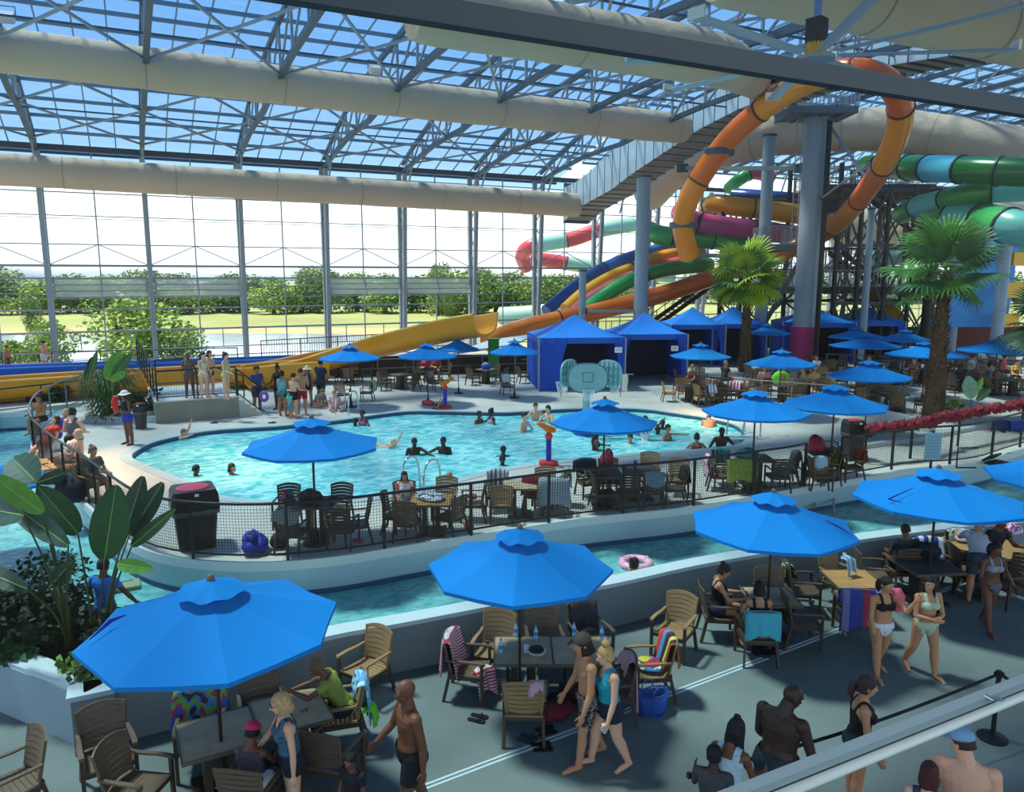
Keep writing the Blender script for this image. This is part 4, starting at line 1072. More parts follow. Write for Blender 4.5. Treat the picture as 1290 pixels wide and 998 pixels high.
# ------------------------------------------------------------------ chairs and tables
CH = {}
WCH = [mat('9a7c54', .5, var=.12, scale=6), mat('6b5744', .5, var=.12, scale=6), mat('4a3d34', .5, var=.12, scale=6), mat('a0764a', .5, var=.12, scale=6)]
def make_chair(k):
    m = WCH[k]; fm = mat('4a3c30', .5) if k != 3 else mat('8a6236', .5)
    root = empty('patio_armchair', (0, 0, 0), 0, 'x', 'chair')
    st_ = MB()                               # slatted dished seat
    for i in range(9):
        y = -.26 + i * .061; z = .43 - .018 * math.sin(PI * i / 8)
        st_.box((0, y, z), (.50, .056, .022))
    st_.beam((-.235, -.27, .405), (-.235, .24, .405), .04, .035); st_.beam((.235, -.27, .405), (.235, .24, .405), .04, .035)
    st_.build('seat', m, root)
    bk_ = MB(); NB = 7
    for i in range(NB):                      # curved back of horizontal slats, bowed top
        z0 = .475 + i * .066; t = i / (NB - 1); hw = .235 + .035 * t
        rows = []
        for zz, th in ((z0, 0), (z0 + .060, 0)):
            row = []
            for j in range(9):
                u_ = (j - 4) / 4; yb = .235 + (zz - .45) * .23 - .055 * u_ * u_
                zt = zz + (.05 * (1 - u_ * u_) * t)
                row.append(V(u_ * hw, yb, zt))
            rows.append(row)
        rows2 = [[p + V(0, .018, 0) for p in r_] for r_ in rows]
        ring = [rows[0] , rows[1], rows2[1], rows2[0]]
        bk_.loft([[ring[a][j] for a in range(4)] for j in range(9)])
    for s in (-1, 1): bk_.tube([(s * .232, .205, .42), (s * .25, .245, .65), (s * .268, .30, .93)], .018, 6)
    bk_.build('backrest', m, root)
    for s in (-1, 1):
        a_ = MB(); rows = []
        for y, z, w_ in ((-.30, .625, .045), (-.29, .645, .06), (-.1, .655, .058), (.1, .65, .05), (.25, .66, .04)):
            x = s * (.285 + (.0 if y < .1 else -.012)); rows.append([V(x - w_ / 2, y, z - .012), V(x + w_ / 2, y, z - .012), V(x + w_ / 2, y, z + .012), V(x - w_ / 2, y, z + .012)])
        a_.loft(rows); a_.build('armrest', m, root)
        MB().beam((s * .285, -.27, .0), (s * .285, -.265, .635), .038, .045).build('leg', fm, root)
        MB().beam((s * .27, .32, .0), (s * .245, .22, .45), .038, .045).build('leg', fm, root)
    ap = MB(); ap.beam((-.28, -.26, .39), (.28, -.26, .39), .025, .06); ap.beam((-.25, .235, .39), (.25, .235, .39), .025, .06)
    for s in (-1, 1): ap.beam((s * .27, -.26, .39), (s * .255, .235, .39), .025, .06)
    ap.build('seat_frame', fm, root)
    return root
def chair(p, rot, label, k=0, group='slatted patio armchairs'):
    if k not in CH: CH[k] = make_chair(k); o = CH[k]
    else: o = copy_tree(CH[k])
    o['label'] = label; o['group'] = group; o.location = p; o.rotation_euler.z = hd(rot); o.scale = (.86,) * 3 if p[2] > .5 else (1, 1, 1); return o
TB = {}
def make_table(k):
    root = empty('patio_table', (0, 0, 0), 0, 'x', 'table'); m = [mat('b49f82', .8, var=.15, scale=4, spec=.15), mat('b98f58', .75, var=.15, scale=4, spec=.15), mat('4c4742', .6, var=.1, scale=4, spec=.2)][k]
    tp = MB()
    for i in range(8): tp.box((0, -.385 + i * .11, .725), (.88, .106, .028))
    tp.box((0, 0, .704), (.86, .86, .014)); tp.build('tabletop', m, root)
    rm = MB()
    for s in (-1, 1): rm.box((s * .435, 0, .722), (.02, .89, .045)); rm.box((0, s * .435, .722), (.85, .02, .045))
    rm.build('rim', mat('6b5b48', .5), root)
    for s in (-1, 1): MB().box((s * .14, 0, .36), (.09, .3, .69)).build('pedestal', mat('4a3a2c', .5), root)
    f_ = MB(); f_.box((0, 0, .03), (.62, .62, .05)); f_.build('foot', mat('3a3028', .5), root)
    return root
def table(p, rot, label, k=0, s=1.0):
    if k not in TB: TB[k] = make_table(k); o = TB[k]
    else: o = copy_tree(TB[k])
    o['label'] = label; o['group'] = 'patio tables'; o.location = p; o.rotation_euler.z = rot; s *= .92 if p[2] > .5 else 1; o.scale = (s, s, .92 if p[2] > .5 else 1); return o

# cloth draped over a chair back; y runs behind, z up, in the chair's frame
def towel(p, rot, m, label, wdt=.5, front=.35, back=.45, x0=0.0, seed=1, name='towel', top=.955, flare=.0, cat='towel', gr=None, yo=.31):
    e = empty(name, p, hd(rot), label, cat, gr); r_ = random.Random(seed); rows = []
    path = []
    for i in range(8): t = i / 7; path.append((yo - .055 - .02 * (1 - t) - .20 * (1 - t) * front, top - .01 - front * (1 - t)))
    path += [(yo - .03, top + .012), (yo + .005, top + .018), (yo + .04, top + .01)]
    for i in range(1, 9): t = i / 8; path.append((yo + .055 + .03 * t, top - back * t))
    for i, (y, z) in enumerate(path):
        row = []; t = abs(i - 9) / 9
        for k in range(15):
            u_ = (k / 14 - .5); bow = -.05 * (2 * u_) ** 2
            wv = .018 * t * math.sin(k * 1.35 + seed) + .012 * t * math.sin(k * 2.9 + seed * 2)
            zd = -.05 * t * t * math.sin(u_ * 5 + seed) - .04 * (2 * u_) ** 2 * (1 if i in (8, 9, 10) else .6)
            row.append(V(x0 + u_ * wdt * (1 + flare * t), y + bow + (wv if i > 9 else -wv), z + zd))
        rows.append(row)
    mb = MB().sheet(rows); o = mb.build('cloth', m, e, True)
    md = o.modifiers.new('s', 'SOLIDIFY'); md.thickness = .012; md.offset = 0
    if p[2] > .5: e.scale = (.88,) * 3
    return e
def heap(p, m, label, r=(.25, .2, .12), seed=2, name='clothes_pile', cat='clothes', n=3, cols=None):
    e = empty(name, p, rnd.uniform(0, 6), label, cat); r_ = random.Random(seed)
    for k in range(n):
        mb = MB(); rings = []
        for i in range(9):
            t = -PI / 2 + PI * i / 8; ring = []
            for j in range(18):
                a = 2 * PI * j / 18; q = 1 + .09 * math.sin(a * 3 + seed + k) + .04 * math.sin(a * 7 + i + k)
                ring.append(V(r[0] * q * math.cos(t) * math.cos(a), r[1] * q * math.cos(t) * math.sin(a), max(0.0, r[2] * (.9 + math.sin(t) * (1 + .25 * math.sin(a * 5 + k * 2))))))
            rings.append(ring)
        sc_ = 1 - .28 * k; dx, dy = r_.uniform(-.3, .3) * r[0] * k, r_.uniform(-.3, .3) * r[1] * k
        rings = [[V(q.x * sc_ + dx, q.y * sc_ + dy, q.z * sc_ + k * r[2] * .8) for q in ring] for ring in rings]
        mb.loft(rings); mb.build('folded_cloth', (cols[k % len(cols)] if cols else m), e, True)
    return e

# --- lower deck: (top of the chair back, heading, label, finish)
def back_at(px, py, z, rot, s=1.0):
    p = at(px, py, z + .93 * s); a = hd(rot); f = V(math.sin(a), -math.cos(a), 0) * .30 * s; return V(p.x + f.x, p.y + f.y, z)
LC = [((47, 922), -40, 'brown armchair turned left, cut off in the bottom left corner', 1),
 ((126, 890), 35, 'brown armchair with a tall slatted back before the planter corner', 1),
 ((137, 936), 80, 'brown armchair seen from behind its curved back, below the planter corner chair', 1),
 ((325, 845), 25, 'brown armchair under the biggest umbrella, behind the middle of the tables', 1),
 ((252, 866), 20, 'brown armchair draped with the bright beach towel', 1),
 ((478, 792), -35, 'tan armchair against the river wall right of the biggest umbrella', 0),
 ((457, 851), -75, 'tan armchair the woman in yellow sits in', 0),
 ((400, 925), 165, 'brown armchair with its back to the camera, beside the blonde woman', 1),
 ((298, 971), 172, 'brown armchair of the person with the pink cap', 1),
 ((565, 799), 80, 'brown armchair covered by the red and white striped towel', 1),
 ((630, 771), -15, 'tan armchair behind the bottle table, left one of three along the wall', 0),
 ((683, 766), 5, 'brown slatted armchair behind the bottle table, middle one of three', 1),
 ((733, 759), 20, 'armchair draped with the dark grey towel, right one of three along the wall', 1),
 ((660, 861), 178, 'tan armchair seen from behind with a small pink towel on its corner', 0),
 ((795, 827), -80, 'armchair behind the woman in teal, with the pale pink towel', 1),
 ((846, 802), -85, 'tan armchair heaped with colourful beach clothes', 0),
 ((860, 749), -35, 'golden tan armchair alone against the river wall', 0),
 ((884, 737), 85, 'dark armchair the reading woman sits in', 1),
 ((962, 773), 176, 'armchair of the woman with black straps, teal towel on its back', 1),
 ((968, 716), 0, 'armchair behind the small table under the reading woman umbrella', 1),
 ((990, 709), 85, 'armchair facing right, right of the reading table, the farther one', 1),
 ((988, 745), 85, 'armchair facing right, right of the reading table, the nearer one', 1),
 ((1042, 694), 30, 'armchair with a rounded back at the left corner of the light wood table', 0),
 ((1080, 692), 80, 'armchair facing right behind the light wood table', 1),
 ((1087, 745), 172, 'armchair hidden by the blue and red beach towel', 1),
 ((1168, 678), 0, 'armchair with the blue and white striped towel behind the dark table', 1),
 ((1206, 668), 5, 'armchair behind the dark table with the white patterned towel', 1),
 ((1150, 693), 178, 'armchair in the shade in front of the dark table', 1),
 ((1200, 686), 85, 'armchair facing right beside the light table at the right edge', 1),
 ((1292, 702), -80, 'armchair at the right edge of the photo by the light table', 1)]
LP = []
for (px, py), rot, lb, k in LC:
    p = back_at(px, py, 0, rot); LP.append(p); chair(p, rot, lb, k)
def tab_at(px, py, px2, py2, label, k, s=1.0, side=.0):
    """table whose near edge runs in the direction between two pixels at table height"""
    a = at(px, py, .73); b = at(px2, py2, .73); c = (a + b) / 2
    return table((c.x, c.y, 0), math.atan2(b.y - a.y, b.x - a.x), label, k, s)
ang1 = at(306, 890, .73) - at(216, 913, .73); A1_ = math.atan2(ang1.y, ang1.x)
c1 = at(274, 925, .73); c2 = at(366, 896, .73)
table((c1.x, c1.y, 0), A1_, 'weathered wooden table pierced by the pole of the biggest umbrella', 0, 1.0)
table((c2.x, c2.y, 0), A1_, 'weathered wooden table the woman in yellow leans on', 0, 1.0)
A2_ = R(-26.6)
c3 = at(659, 820, .73); c4 = at(732, 820, .73)
dx = (c4 - c3).length
for c_, lb in ((c3, 'grey wood table with the umbrella pole and the dark bowl'), (c4, 'grey wood table behind the bearded man')):
    table((c_.x, c_.y, 0), A2_, lb, 0, .98)
c5 = at(972, 752, .73); table((c5.x, c5.y, 0), A2_, 'small wooden table beside the reading woman', 0, .9)
c6 = at(1074, 730, .73); table((c6.x, c6.y, 0), A2_, 'light golden wood table with a folded towel, its top fully in view', 1, .98)
c7 = at(1166, 712, .73); table((c7.x, c7.y, 0), A2_ + .1, 'dark wood table in the shade under the far right umbrella', 2, 1.1)
c8 = at(1268, 692, .73); table((c8.x, c8.y, 0), A2_ + .25, 'light golden wood table at the right edge covered with things', 1, 1.1)
c9 = at(1215, 684, .73); table((c9.x, c9.y, 0), A2_ + .25, 'light wood table just left of the one at the right edge', 1, .95)

def item_at(px, py, z=.745): return at(px, py, z)
def bottle(p, label, m=mat('a8d4ee', .1, spec=.6), cap='3a8ad0', h=.22, gr='water bottles on the tables'):
    e = empty('water_bottle', p, 0, label, 'bottle', gr)
    MB().tube([(0, 0, 0), (0, 0, .01), (0, 0, h * .6), (0, 0, h * .8), (0, 0, h * .9)], [.028, .032, .032, .015, .013], 12).build('body', m, e, True, sharp=50)
    MB().cyl((0, 0, h * .9), .015, .02, 10).build('cap', mat(cap, .4), e)
    MB().cyl((0, 0, h * .28), .0328, .06, 12).build('paper_band', mat('4a8ac8', .5), e); return e
for px, py, lb in [(631, 822, 'water bottle at the left end of the grey table'), (650, 801, 'water bottle just left of the umbrella pole'), (675, 805, 'water bottle right of the umbrella pole'), (723, 801, 'water bottle at the back of the grey table before the dark towel'), (758, 806, 'water bottle behind the bearded man')]:
    bottle(item_at(px, py), lb)
e = empty('drink_cup', item_at(663, 822), 0, 'small clear cup beside the umbrella pole', 'cup'); MB().tube([(0, 0, 0), (0, 0, .1)], [.03, .042], 12).build('body', mat('d8e0e4', .2), e, True, sharp=50); MB().cyl((0, 0, .1), .043, .01, 12).build('lid', WHITE, e)
e = empty('serving_bowl', item_at(676, 825), 0, 'dark bowl with a white rim on the grey table', 'bowl')
MB().tube([(0, 0, 0), (0, 0, .03), (0, 0, .07)], [.06, .12, .14], 20).build('bowl_body', mat('dfe3e2', .3), e, True, sharp=60); MB().ell((0, 0, .08), (.115, .115, .05), 16, 6).build('food', mat('2a1512', .6, bump=.6, bscale=40), e, True)
e = empty('bottle_cap', item_at(620, 818), 0, 'small dark object at the left edge of the grey table', 'cap'); MB().cyl((0, 0, 0), .02, .02, 10).build('disc', BLACKM, e)
e = empty('eyeglasses', item_at(386, 896), 0, 'folded dark glasses on the table by the woman in yellow', 'glasses'); g_ = MB(); g_.tube([(-.06 + .02 * math.cos(t), .02 * math.sin(t), .01) for t in [i * .7 for i in range(9)]], .004, 5); g_.tube([(.0 + .02 * math.cos(t), .02 * math.sin(t), .01) for t in [i * .7 for i in range(9)]], .004, 5); g_.beam((-.05, .02, .01), (.05, .05, .01), .005); g_.build('frame', BLACKM, e)

ST1 = bands(['d8c6cc', 'b02c48'], 2, 22)
towel(LP[9], 80, ST1, 'red and white striped towel thrown over the chair left of the bottle table', .56, .58, .5, 0, 3, flare=.15)
e = towel(V(LP[9].x, LP[9].y, -.30) + V(.12, -.1, 0), 40, ST1, 'red and white striped towel hanging from the front of the same striped chair seat', .34, .34, .1, 0, 5, top=.78, yo=-.08)
towel(LP[12], 20, mat('2c3034', .9, bump=.4, bscale=20), 'dark grey towel over the right one of three chairs along the wall', .46, .42, .4, 0, 4)
towel(LP[13], 178, mat('c8a4b4', .9), 'small pale pink towel hooked on the corner of the chair seen from behind', .2, .12, .12, -.16, 6)
towel(LP[14], -80, mat('b8969c', .9), 'long pale pink towel hanging behind the woman in teal', .34, .2, .78, 0, 7)
towel(LP[4], 20, blotch(['1c4aa0', '8c2458', '5c8c2c', '1c6ca0', '241428'], 6), 'bright blue, magenta and lime beach towel behind the biggest umbrella pole', .62, .5, .6, 0, 8, flare=.2)
towel(LP[6], -75, blotch(['9fd4e8', '5aa8d8', 'b8e4f0', '3c8ac8'], 6), 'pale blue towel over the back of the chair of the woman in yellow', .44, .2, .62, .06, 9)
towel(LP[6] + V(.0, .0, -.12), -78, mat('6fd03c', .7), 'lime green bag cloth hanging below the pale blue towel', .26, .02, .24, .16, 10, name='beach_bag', cat='bag', yo=.40, top=.72)
towel(LP[18], 176, mat('4cb4c4', .9, bump=.4, bscale=30), 'teal towel over the chair of the woman with black straps', .56, .1, .42, 0, 11)
towel(LP[24], 172, bands(['44509a', '3848a8', '8a88c0', '2c3c9c', 'a83c54'], 0, 1.9), 'blue beach towel with a red border over the chair before the light wood table', .62, .2, .68, 0, 12, flare=.15)
towel(LP[20], 85, blotch(['8aa83c', '2c4c34', 'c0cc7c'], 9), 'green patterned towel on the far chair right of the reading table', .34, .3, .4, 0, 13)
towel(LP[25], 0, bands(['d0d8e4', '2c4890'], 0, 5.2), 'blue and white striped towel on the chair behind the dark table', .6, .4, .3, 0, 14)
towel(LP[26], 5, blotch(['c8d4d0', '8aa098', 'e4e8e4', '3c6c5c'], 9), 'white and green patterned towel on the chair right of the striped one', .5, .35, .3, 0, 15)
heap(V(LP[15].x, LP[15].y, .45), None, 'pile of colourful beach clothes on the seat of the tan chair', (.22, .2, .05), 3, n=3, cols=[blotch(['c83c2c', '3c8ac0', 'e8e0d0'], 9), mat('b02c50', .9), mat('d8c83c', .9)])
towel(LP[15], -85, bands(['1c1c24', 'd8cc60', '2c2c34', 'd8602c', 'c83c3c', '3c94c8', '6c1c40'], 0, 1.8), 'multicoloured striped wrap hung over the back of the tan chair', .52, .42, .4, 0, 16)
heap(item_at(675, 812, -.3) * 0 + V(LP[10].x, LP[10].y, .455) + V(.1, -.1, 0), mat('5060a0', .9), 'small blue and white bundle on the left wall chair', (.1, .1, .04), 4, n=2, cols=[mat('5c6cb0', .9), WHITE])
towel(V(c6.x + .02, c6.y + .12, -.22), 20, bands(['9cc0d4', '5c8cac', 'bcd4e0'], 0, 9), 'pale blue striped towel standing folded on the light wood table', .2, .25, .0, 0, 17, top=1.32, yo=.05)
# blue woven basket
e = empty('woven_basket', at(822, 897, 0), hd(30), 'blue plastic woven basket with two handles by the colourful chair', 'basket')
b_ = MB()
for i in range(9):
    z = .02 + i * .035; r_ = .19 + .04 * i / 8
    b_.tube([(r_ * math.cos(t) * 1.15, r_ * .62 * math.sin(t), z) for t in [2 * PI * k / 20 for k in range(20)]], .010, 5, closed=True)
for k in range(26):
    t = 2 * PI * k / 26; b_.tube([(.19 * 1.15 * math.cos(t), .19 * .62 * math.sin(t), .0), (.23 * 1.15 * math.cos(t + .12), .23 * .62 * math.sin(t + .12), .31)], .009, 4)
b_.build('weave', mat('2c5cb0', .4), e, True); MB().cyl((0, 0, .0), .17, .02, 16).build('bottom', mat('24509c', .4), e)
for s in (-1, 1): MB().tube([(-.1, s * .13, .3), (-.09, s * .13, .40), (0, s * .13, .45), (.09, s * .13, .40), (.1, s * .13, .3)], .010, 6).build('handle', mat('3468bc', .4), e, True)
# shoes and bags on the floor
def shoes(px, py, rot, label, m=BLACKM, z=0.0, kind='sandals'):
    e = empty(kind, at(px, py, z), hd(rot), label, 'shoes')
    for s in (-1, 1):
        o = MB(); rows = []
        for y, w_ in ((-.13, .03), (-.10, .045), (-.03, .042), (.05, .035), (.11, .034), (.13, .02)): rows.append([V(s * .06 - w_, y, 0), V(s * .06 + w_, y, 0), V(s * .06 + w_, y, .022), V(s * .06 - w_, y, .022)])
        o.loft(rows); so_ = o.build('sole', m, e); MB().tube([(s * .06 - .04, .0, .02), (s * .06 - .02, -.03, .055), (s * .06, -.07, .025), (s * .06 + .02, -.03, .055), (s * .06 + .04, .0, .02)], .008, 5).build('strap', m, so_, True)
    return e
shoes(602, 906, 70, 'pair of black sandals under the striped towel chair')
shoes(688, 922, 110, 'black sandals beside the back legs of the tan chair seen from behind')
shoes(664, 932, 60, 'dark flip flops left of the tan chair seen from behind', mat('3a4048', .6))
shoes(683, 942, 100, 'dark sandals just below the tan chair seen from behind', mat('1c1a1a', .6))
shoes(270, 533, 90, 'pair of dark sandals on the pool edge below the landing', z=ZP)
shoes(343, 533, 90, 'pair of dark sandals on the pool edge left of the umbrella top', z=ZP)
shoes(989, 549, 100, 'pair of white sandals beside the pool steps', WHITE, ZP)
heap(at(700, 905, 0), None, 'dark red and black bags under the table by the bearded man', (.24, .2, .16), 6, 'beach_bag', 'bag', 2, [mat('6c1c28', .8), mat('1c1c20', .8)])
heap(at(692, 962, 0) * 0 + at(392, 962, 0), None, 'blue and white patterned bag on the floor beside the blonde woman', (.16, .14, .2), 7, 'beach_bag', 'bag', 2, [blotch(['7c9cd0', 'dfe6ee', '3c5ca0'], 14), blotch(['7c9cd0', 'dfe6ee'], 14)])
# queue barrier
def stanchion(px, py, label):
    e = empty('queue_post', at(px, py, 0), 0, label, 'barrier post'); MB().tube([(0, 0, 0), (0, 0, .02), (0, 0, .05)], [.19, .19, .05], 24).build('base', BLACKM, e, True, sharp=30)
    MB().cyl((0, 0, .03), .03, .93, 14).build('tube', BLACKM, e, True, sharp=40); h_ = MB(); h_.cyl((0, 0, .88), .038, .1, 14); h_.box((0, 0, .93), (.09, .09, .06)); h_.build('belt_head', BLACKM, e); return e
stanchion(1250, 930, 'black belt barrier post with a round base, the only one seen whole')
q = at(1250, 930, 0); q2 = at(1030, 1040, 0) ; 
def belt(a, b, label): 
    e = empty('barrier_belt', a, 0, label, 'belt'); mb = MB(); rows = []
    d = b - a
    for i in range(13): t = i / 12; c = d * t + V(0, 0, -.10 * math.sin(PI * t)); rows.append([c + V(0, 0, -.025), c + V(0, 0, .025)])
    mb.sheet(rows); o = mb.build('webbing', mat('14181c', .7), e); o.modifiers.new('s', 'SOLIDIFY').thickness = .004
    MB().box(d, (.04, .04, .06)).build('clip', BLACKM, e)
s1 = at(1258, 842, .93); s1 = V(q.x, q.y, .93); s2 = at(868, 977, .93)
belt(s1 + (s2 - s1) * .012, s2, 'long black barrier belt running left from the post behind the queue')
s3 = at(1310, 860, .93); belt(s1 + V(.04, 0, 0), V(s3.x, s3.y, .93), 'short black barrier belt running right from the post')

# ------------------------------------------------------------------ pool deck furniture
def P1_(px, py): return at(px, py, ZP)
PC = [((359, 647), 176, 'dark armchair with the grey jacket and cap on its back at the left table', 2),
 ((364, 611), 5, 'dark armchair at the pool side of the left table', 2), ((431, 610), -5, 'dark slatted armchair right of the left umbrella pole', 2),
 ((425, 642), 175, 'dark armchair seen from behind right of the left umbrella pole', 2), ((466, 630), -75, 'dark armchair facing left at the fence, standing alone', 2),
 ((509, 634), 180, 'brown slatted armchair seen from behind in front of the folded clothes table', 1), ((483, 621), 85, 'brown armchair seen from the side left of the folded clothes table', 1),
 ((509, 607), 10, 'armchair of the child in pink', 1), ((563, 602), -5, 'tan slatted armchair at the pool side of the folded clothes table', 0),
 ((580, 626), -125, 'brown slatted armchair turned away right of the folded clothes table', 1), ((611, 608), -90, 'armchair with a red thing on its seat beside the fence', 1),
 ((632, 613), 180, 'tan slatted armchair seen from behind below the grey striped towel', 0), ((627, 594), 0, 'armchair under the grey and white striped towel', 1),
 ((687, 590), 0, 'tan slatted armchair below the orange water cannon', 0), ((670, 602), 150, 'armchair hidden by the dark red jacket', 1),
 ((698, 605), 170, 'armchair under the big grey crinkled towel', 1), ((715, 592), -90, 'armchair with the pale green towel', 1),
 ((736, 580), 20, 'armchair under the navy towel', 1), ((766, 578), 0, 'armchair with the maroon backpack by the middle umbrella pole', 1),
 ((746, 596), 100, 'dark armchair in the shade under the middle umbrella, at the fence', 2), ((794, 599), 178, 'dark armchair seen from behind in the middle of the fence', 2),
 ((819, 571), -12, 'sunlit tan armchair at the pool side right of the middle umbrella', 0), ((825, 597), 180, 'armchair with the pale blue towel at the fence', 1),
 ((856, 578), -15, 'sunlit tan armchair with dark clothes at its side', 0), ((865, 590), -90, 'armchair turned left with the dark jacket', 1),
 ((892, 575), 80, 'armchair with the pink towels at the fence', 1), ((932, 581), 178, 'armchair covered by the yellow green towel', 1),
 ((986, 580), 178, 'dark armchair seen from behind right of the nearer right umbrella pole', 2), ((1005, 570), -90, 'dark armchair facing left behind the fence corner', 2),
 ((908, 567), 0, 'armchair with a dark teal towel at the pool side', 1), ((1034, 577), 178, 'armchair with the white towel by the river steps', 1),
 ((1057, 570), -90, 'armchair facing left beside the yellow green towel', 1), ((1087, 566), -90, 'armchair with the orange red wrap, the last one before the open fence', 1),
 ((1020, 575), 90, 'armchair facing right beside the backpack table', 1), ((1045, 557), 0, 'armchair hidden behind the red and grey bags', 1)]
PP = []
for (px, py), rot, lb, k in PC:
    p = back_at(px, py, ZP, rot, .86); PP.append(p); chair(p, rot, lb, k)
def ptab(px, py, label, k=0, rot=-26.6, s=1.0):
    c = at(px, py, ZP + .67); return table((c.x, c.y, ZP), R(rot), label, k, s), V(c.x, c.y, ZP + .685)
_, t7 = ptab(398, 633, 'dark table under the left pool deck umbrella', 2)
_, t8 = ptab(543, 630, 'golden wood table piled with folded blue clothes', 1)
_, t9 = ptab(655, 611, 'table hidden between the striped and the red covered chairs', 0, s=.9)
_, t10 = ptab(760, 596, 'dark table pierced by the middle umbrella pole', 2)
_, t10b = ptab(806, 592, 'dark table right of the middle umbrella pole', 2)
_, t11 = ptab(950, 577, 'dark table under the nearer right umbrella', 2)
_, t12 = ptab(1040, 571, 'table with the bags beside the river steps', 2)
heap(t7 + V(-.1, .1, 0), None, 'black bags and clothes on the left dark table', (.3, .22, .1), 11, 'beach_bag', 'bag', 3, [mat('22242a', .8), mat('3a3c44', .8), mat('2c3a34', .8)])
heap(t7 + V(.35, -.2, 0), None, 'grey clothes at the right end of the left dark table', (.2, .15, .05), 12, n=2, cols=[mat('6c7480', .9), mat('2c3440', .9)])
heap(PP[0] + V(0, 0, .92) + V(.02, .28, -.12), None, 'grey cap and pink bag on the back of the dark left chair', (.2, .12, .12), 13, 'backpack', 'bag', 3, [mat('3c4044', .9), mat('b83c68', .8), mat('4c5458', .9)])
towel(PP[0], 176, mat('8c9094', .9, bump=.3, bscale=20), 'pale grey jacket over the back of the dark left chair', .56, .1, .22, 0, 21, name='jacket', cat='jacket')
heap(t8, None, 'folded blue and white clothes on the golden table', (.32, .22, .05), 14, n=3, cols=[blotch(['2c4c8c', 'dfe4ea', '5c7cb0'], 9), blotch(['1c3c7c', 'dfe4ea'], 9), mat('c0c8d0', .9)])
towel(PP[12], 0, bands(['c4c8cc', '4c5460', '8c949c'], 0, 9), 'grey and white striped towel over the chair behind the fence', .5, .4, .4, 0, 22)
towel(PP[14], 150, mat('7a1424', .9, bump=.4, bscale=15), 'dark red jacket covering a chair at the fence', .5, .2, .5, 0, 23, name='jacket', cat='jacket', flare=.2)
towel(PP[15], 170, bands(['9aa8b0', '7c8c98', 'aab8c0'], 0, 16), 'big grey crinkled towel hanging over a chair at the fence', .72, .2, .66, 0, 24, flare=.2)
towel(PP[16], -90, mat('7c9c78', .9), 'pale green towel on the chair right of the grey crinkled one', .4, .3, .3, 0, 25)
towel(PP[17], 20, mat('1c2840', .9, bump=.3, bscale=15), 'navy towel over the chair left of the middle umbrella pole', .62, .35, .4, 0, 26)
heap(PP[18] + V(0, .1, .62), None, 'maroon backpack on the chair by the middle umbrella pole', (.22, .16, .2), 15, 'backpack', 'bag', 2, [mat('7c2038', .8), mat('5c1828', .8)])
towel(PP[22], 180, mat('7c98a8', .9), 'pale blue towel over the chair at the fence right of the middle', .5, .1, .34, 0, 27)
towel(PP[24], -90, mat('23261f', .9), 'dark jacket over the chair turned left at the fence', .5, .3, .42, 0, 28, name='jacket', cat='jacket')
towel(PP[25], 80, blotch(['c05c90', 'e8b8cc', '7c2c5c'], 9), 'pink patterned towel over the chair left of the yellow green one', .5, .45, .5, 0, 29)
towel(PP[26], 178, blotch(['a8b848', '94a83c', 'bcc860'], 20), 'yellow green towel covering the back of a chair at the fence', .66, .1, .58, 0, 30)
towel(PP[29], 0, mat('2c6468', .9), 'dark teal towel over the chair at the pool side', .4, .35, .3, 0, 31)
towel(PP[30], 178, mat('a8b8c8', .8), 'small white and blue towel on the chair by the river steps', .34, .1, .3, 0, 32)
towel(PP[31], -90, blotch(['8c8c2c', '3c4420', 'b0a848'], 9), 'yellow and olive wrap on the chair beside the bag table', .5, .4, .4, 0, 33)
towel(PP[32], -90, mat('a8482c', .9), 'orange red wrap on the last chair before the open fence', .46, .3, .42, 0, 34)
towel(PP[28], -90, blotch(['3c3c44', '6c5c74'], 9), 'dark purple grey cloth on the chair behind the fence corner', .44, .3, .3, 0, 35)
heap(t11 + V(-.2, 0, 0), None, 'teal and grey swim things on the table under the nearer right umbrella', (.36, .26, .1), 16, 'beach_bag', 'bag', 3, [mat('3c8c90', .8), mat('7c98a4', .8), mat('4c5c68', .8)])
heap(t12 + V(-.2, .1, 0), None, 'red backpack on the bag table by the river steps', (.2, .2, .2), 17, 'backpack', 'bag', 2, [mat('98203c', .8), mat('7c1830', .8)])
heap(t12 + V(.25, 0, 0), None, 'grey and white towels beside the red backpack', (.26, .22, .1), 18, n=3, cols=[mat('5c6464', .9), mat('b8bcb8', .9), blotch(['5c7080', 'c0c4c0'], 9)])
e = empty('drink_can', t10b + V(-.1, .05, 0), 0, 'tall blue can on the dark table right of the middle umbrella', 'can'); MB().tube([(0, 0, 0), (0, 0, .2)], .04, 14).build('body', mat('1c3cb0', .3), e, True, sharp=50); MB().cyl((0, 0, .2), .035, .012, 12).build('lid', CHROME, e)
heap(t10 + V(-.2, -.1, 0), None, 'dark cloths on the table with the middle umbrella pole', (.25, .2, .05), 19, n=2, cols=[mat('3c3c40', .9), mat('5c5c64', .9)])
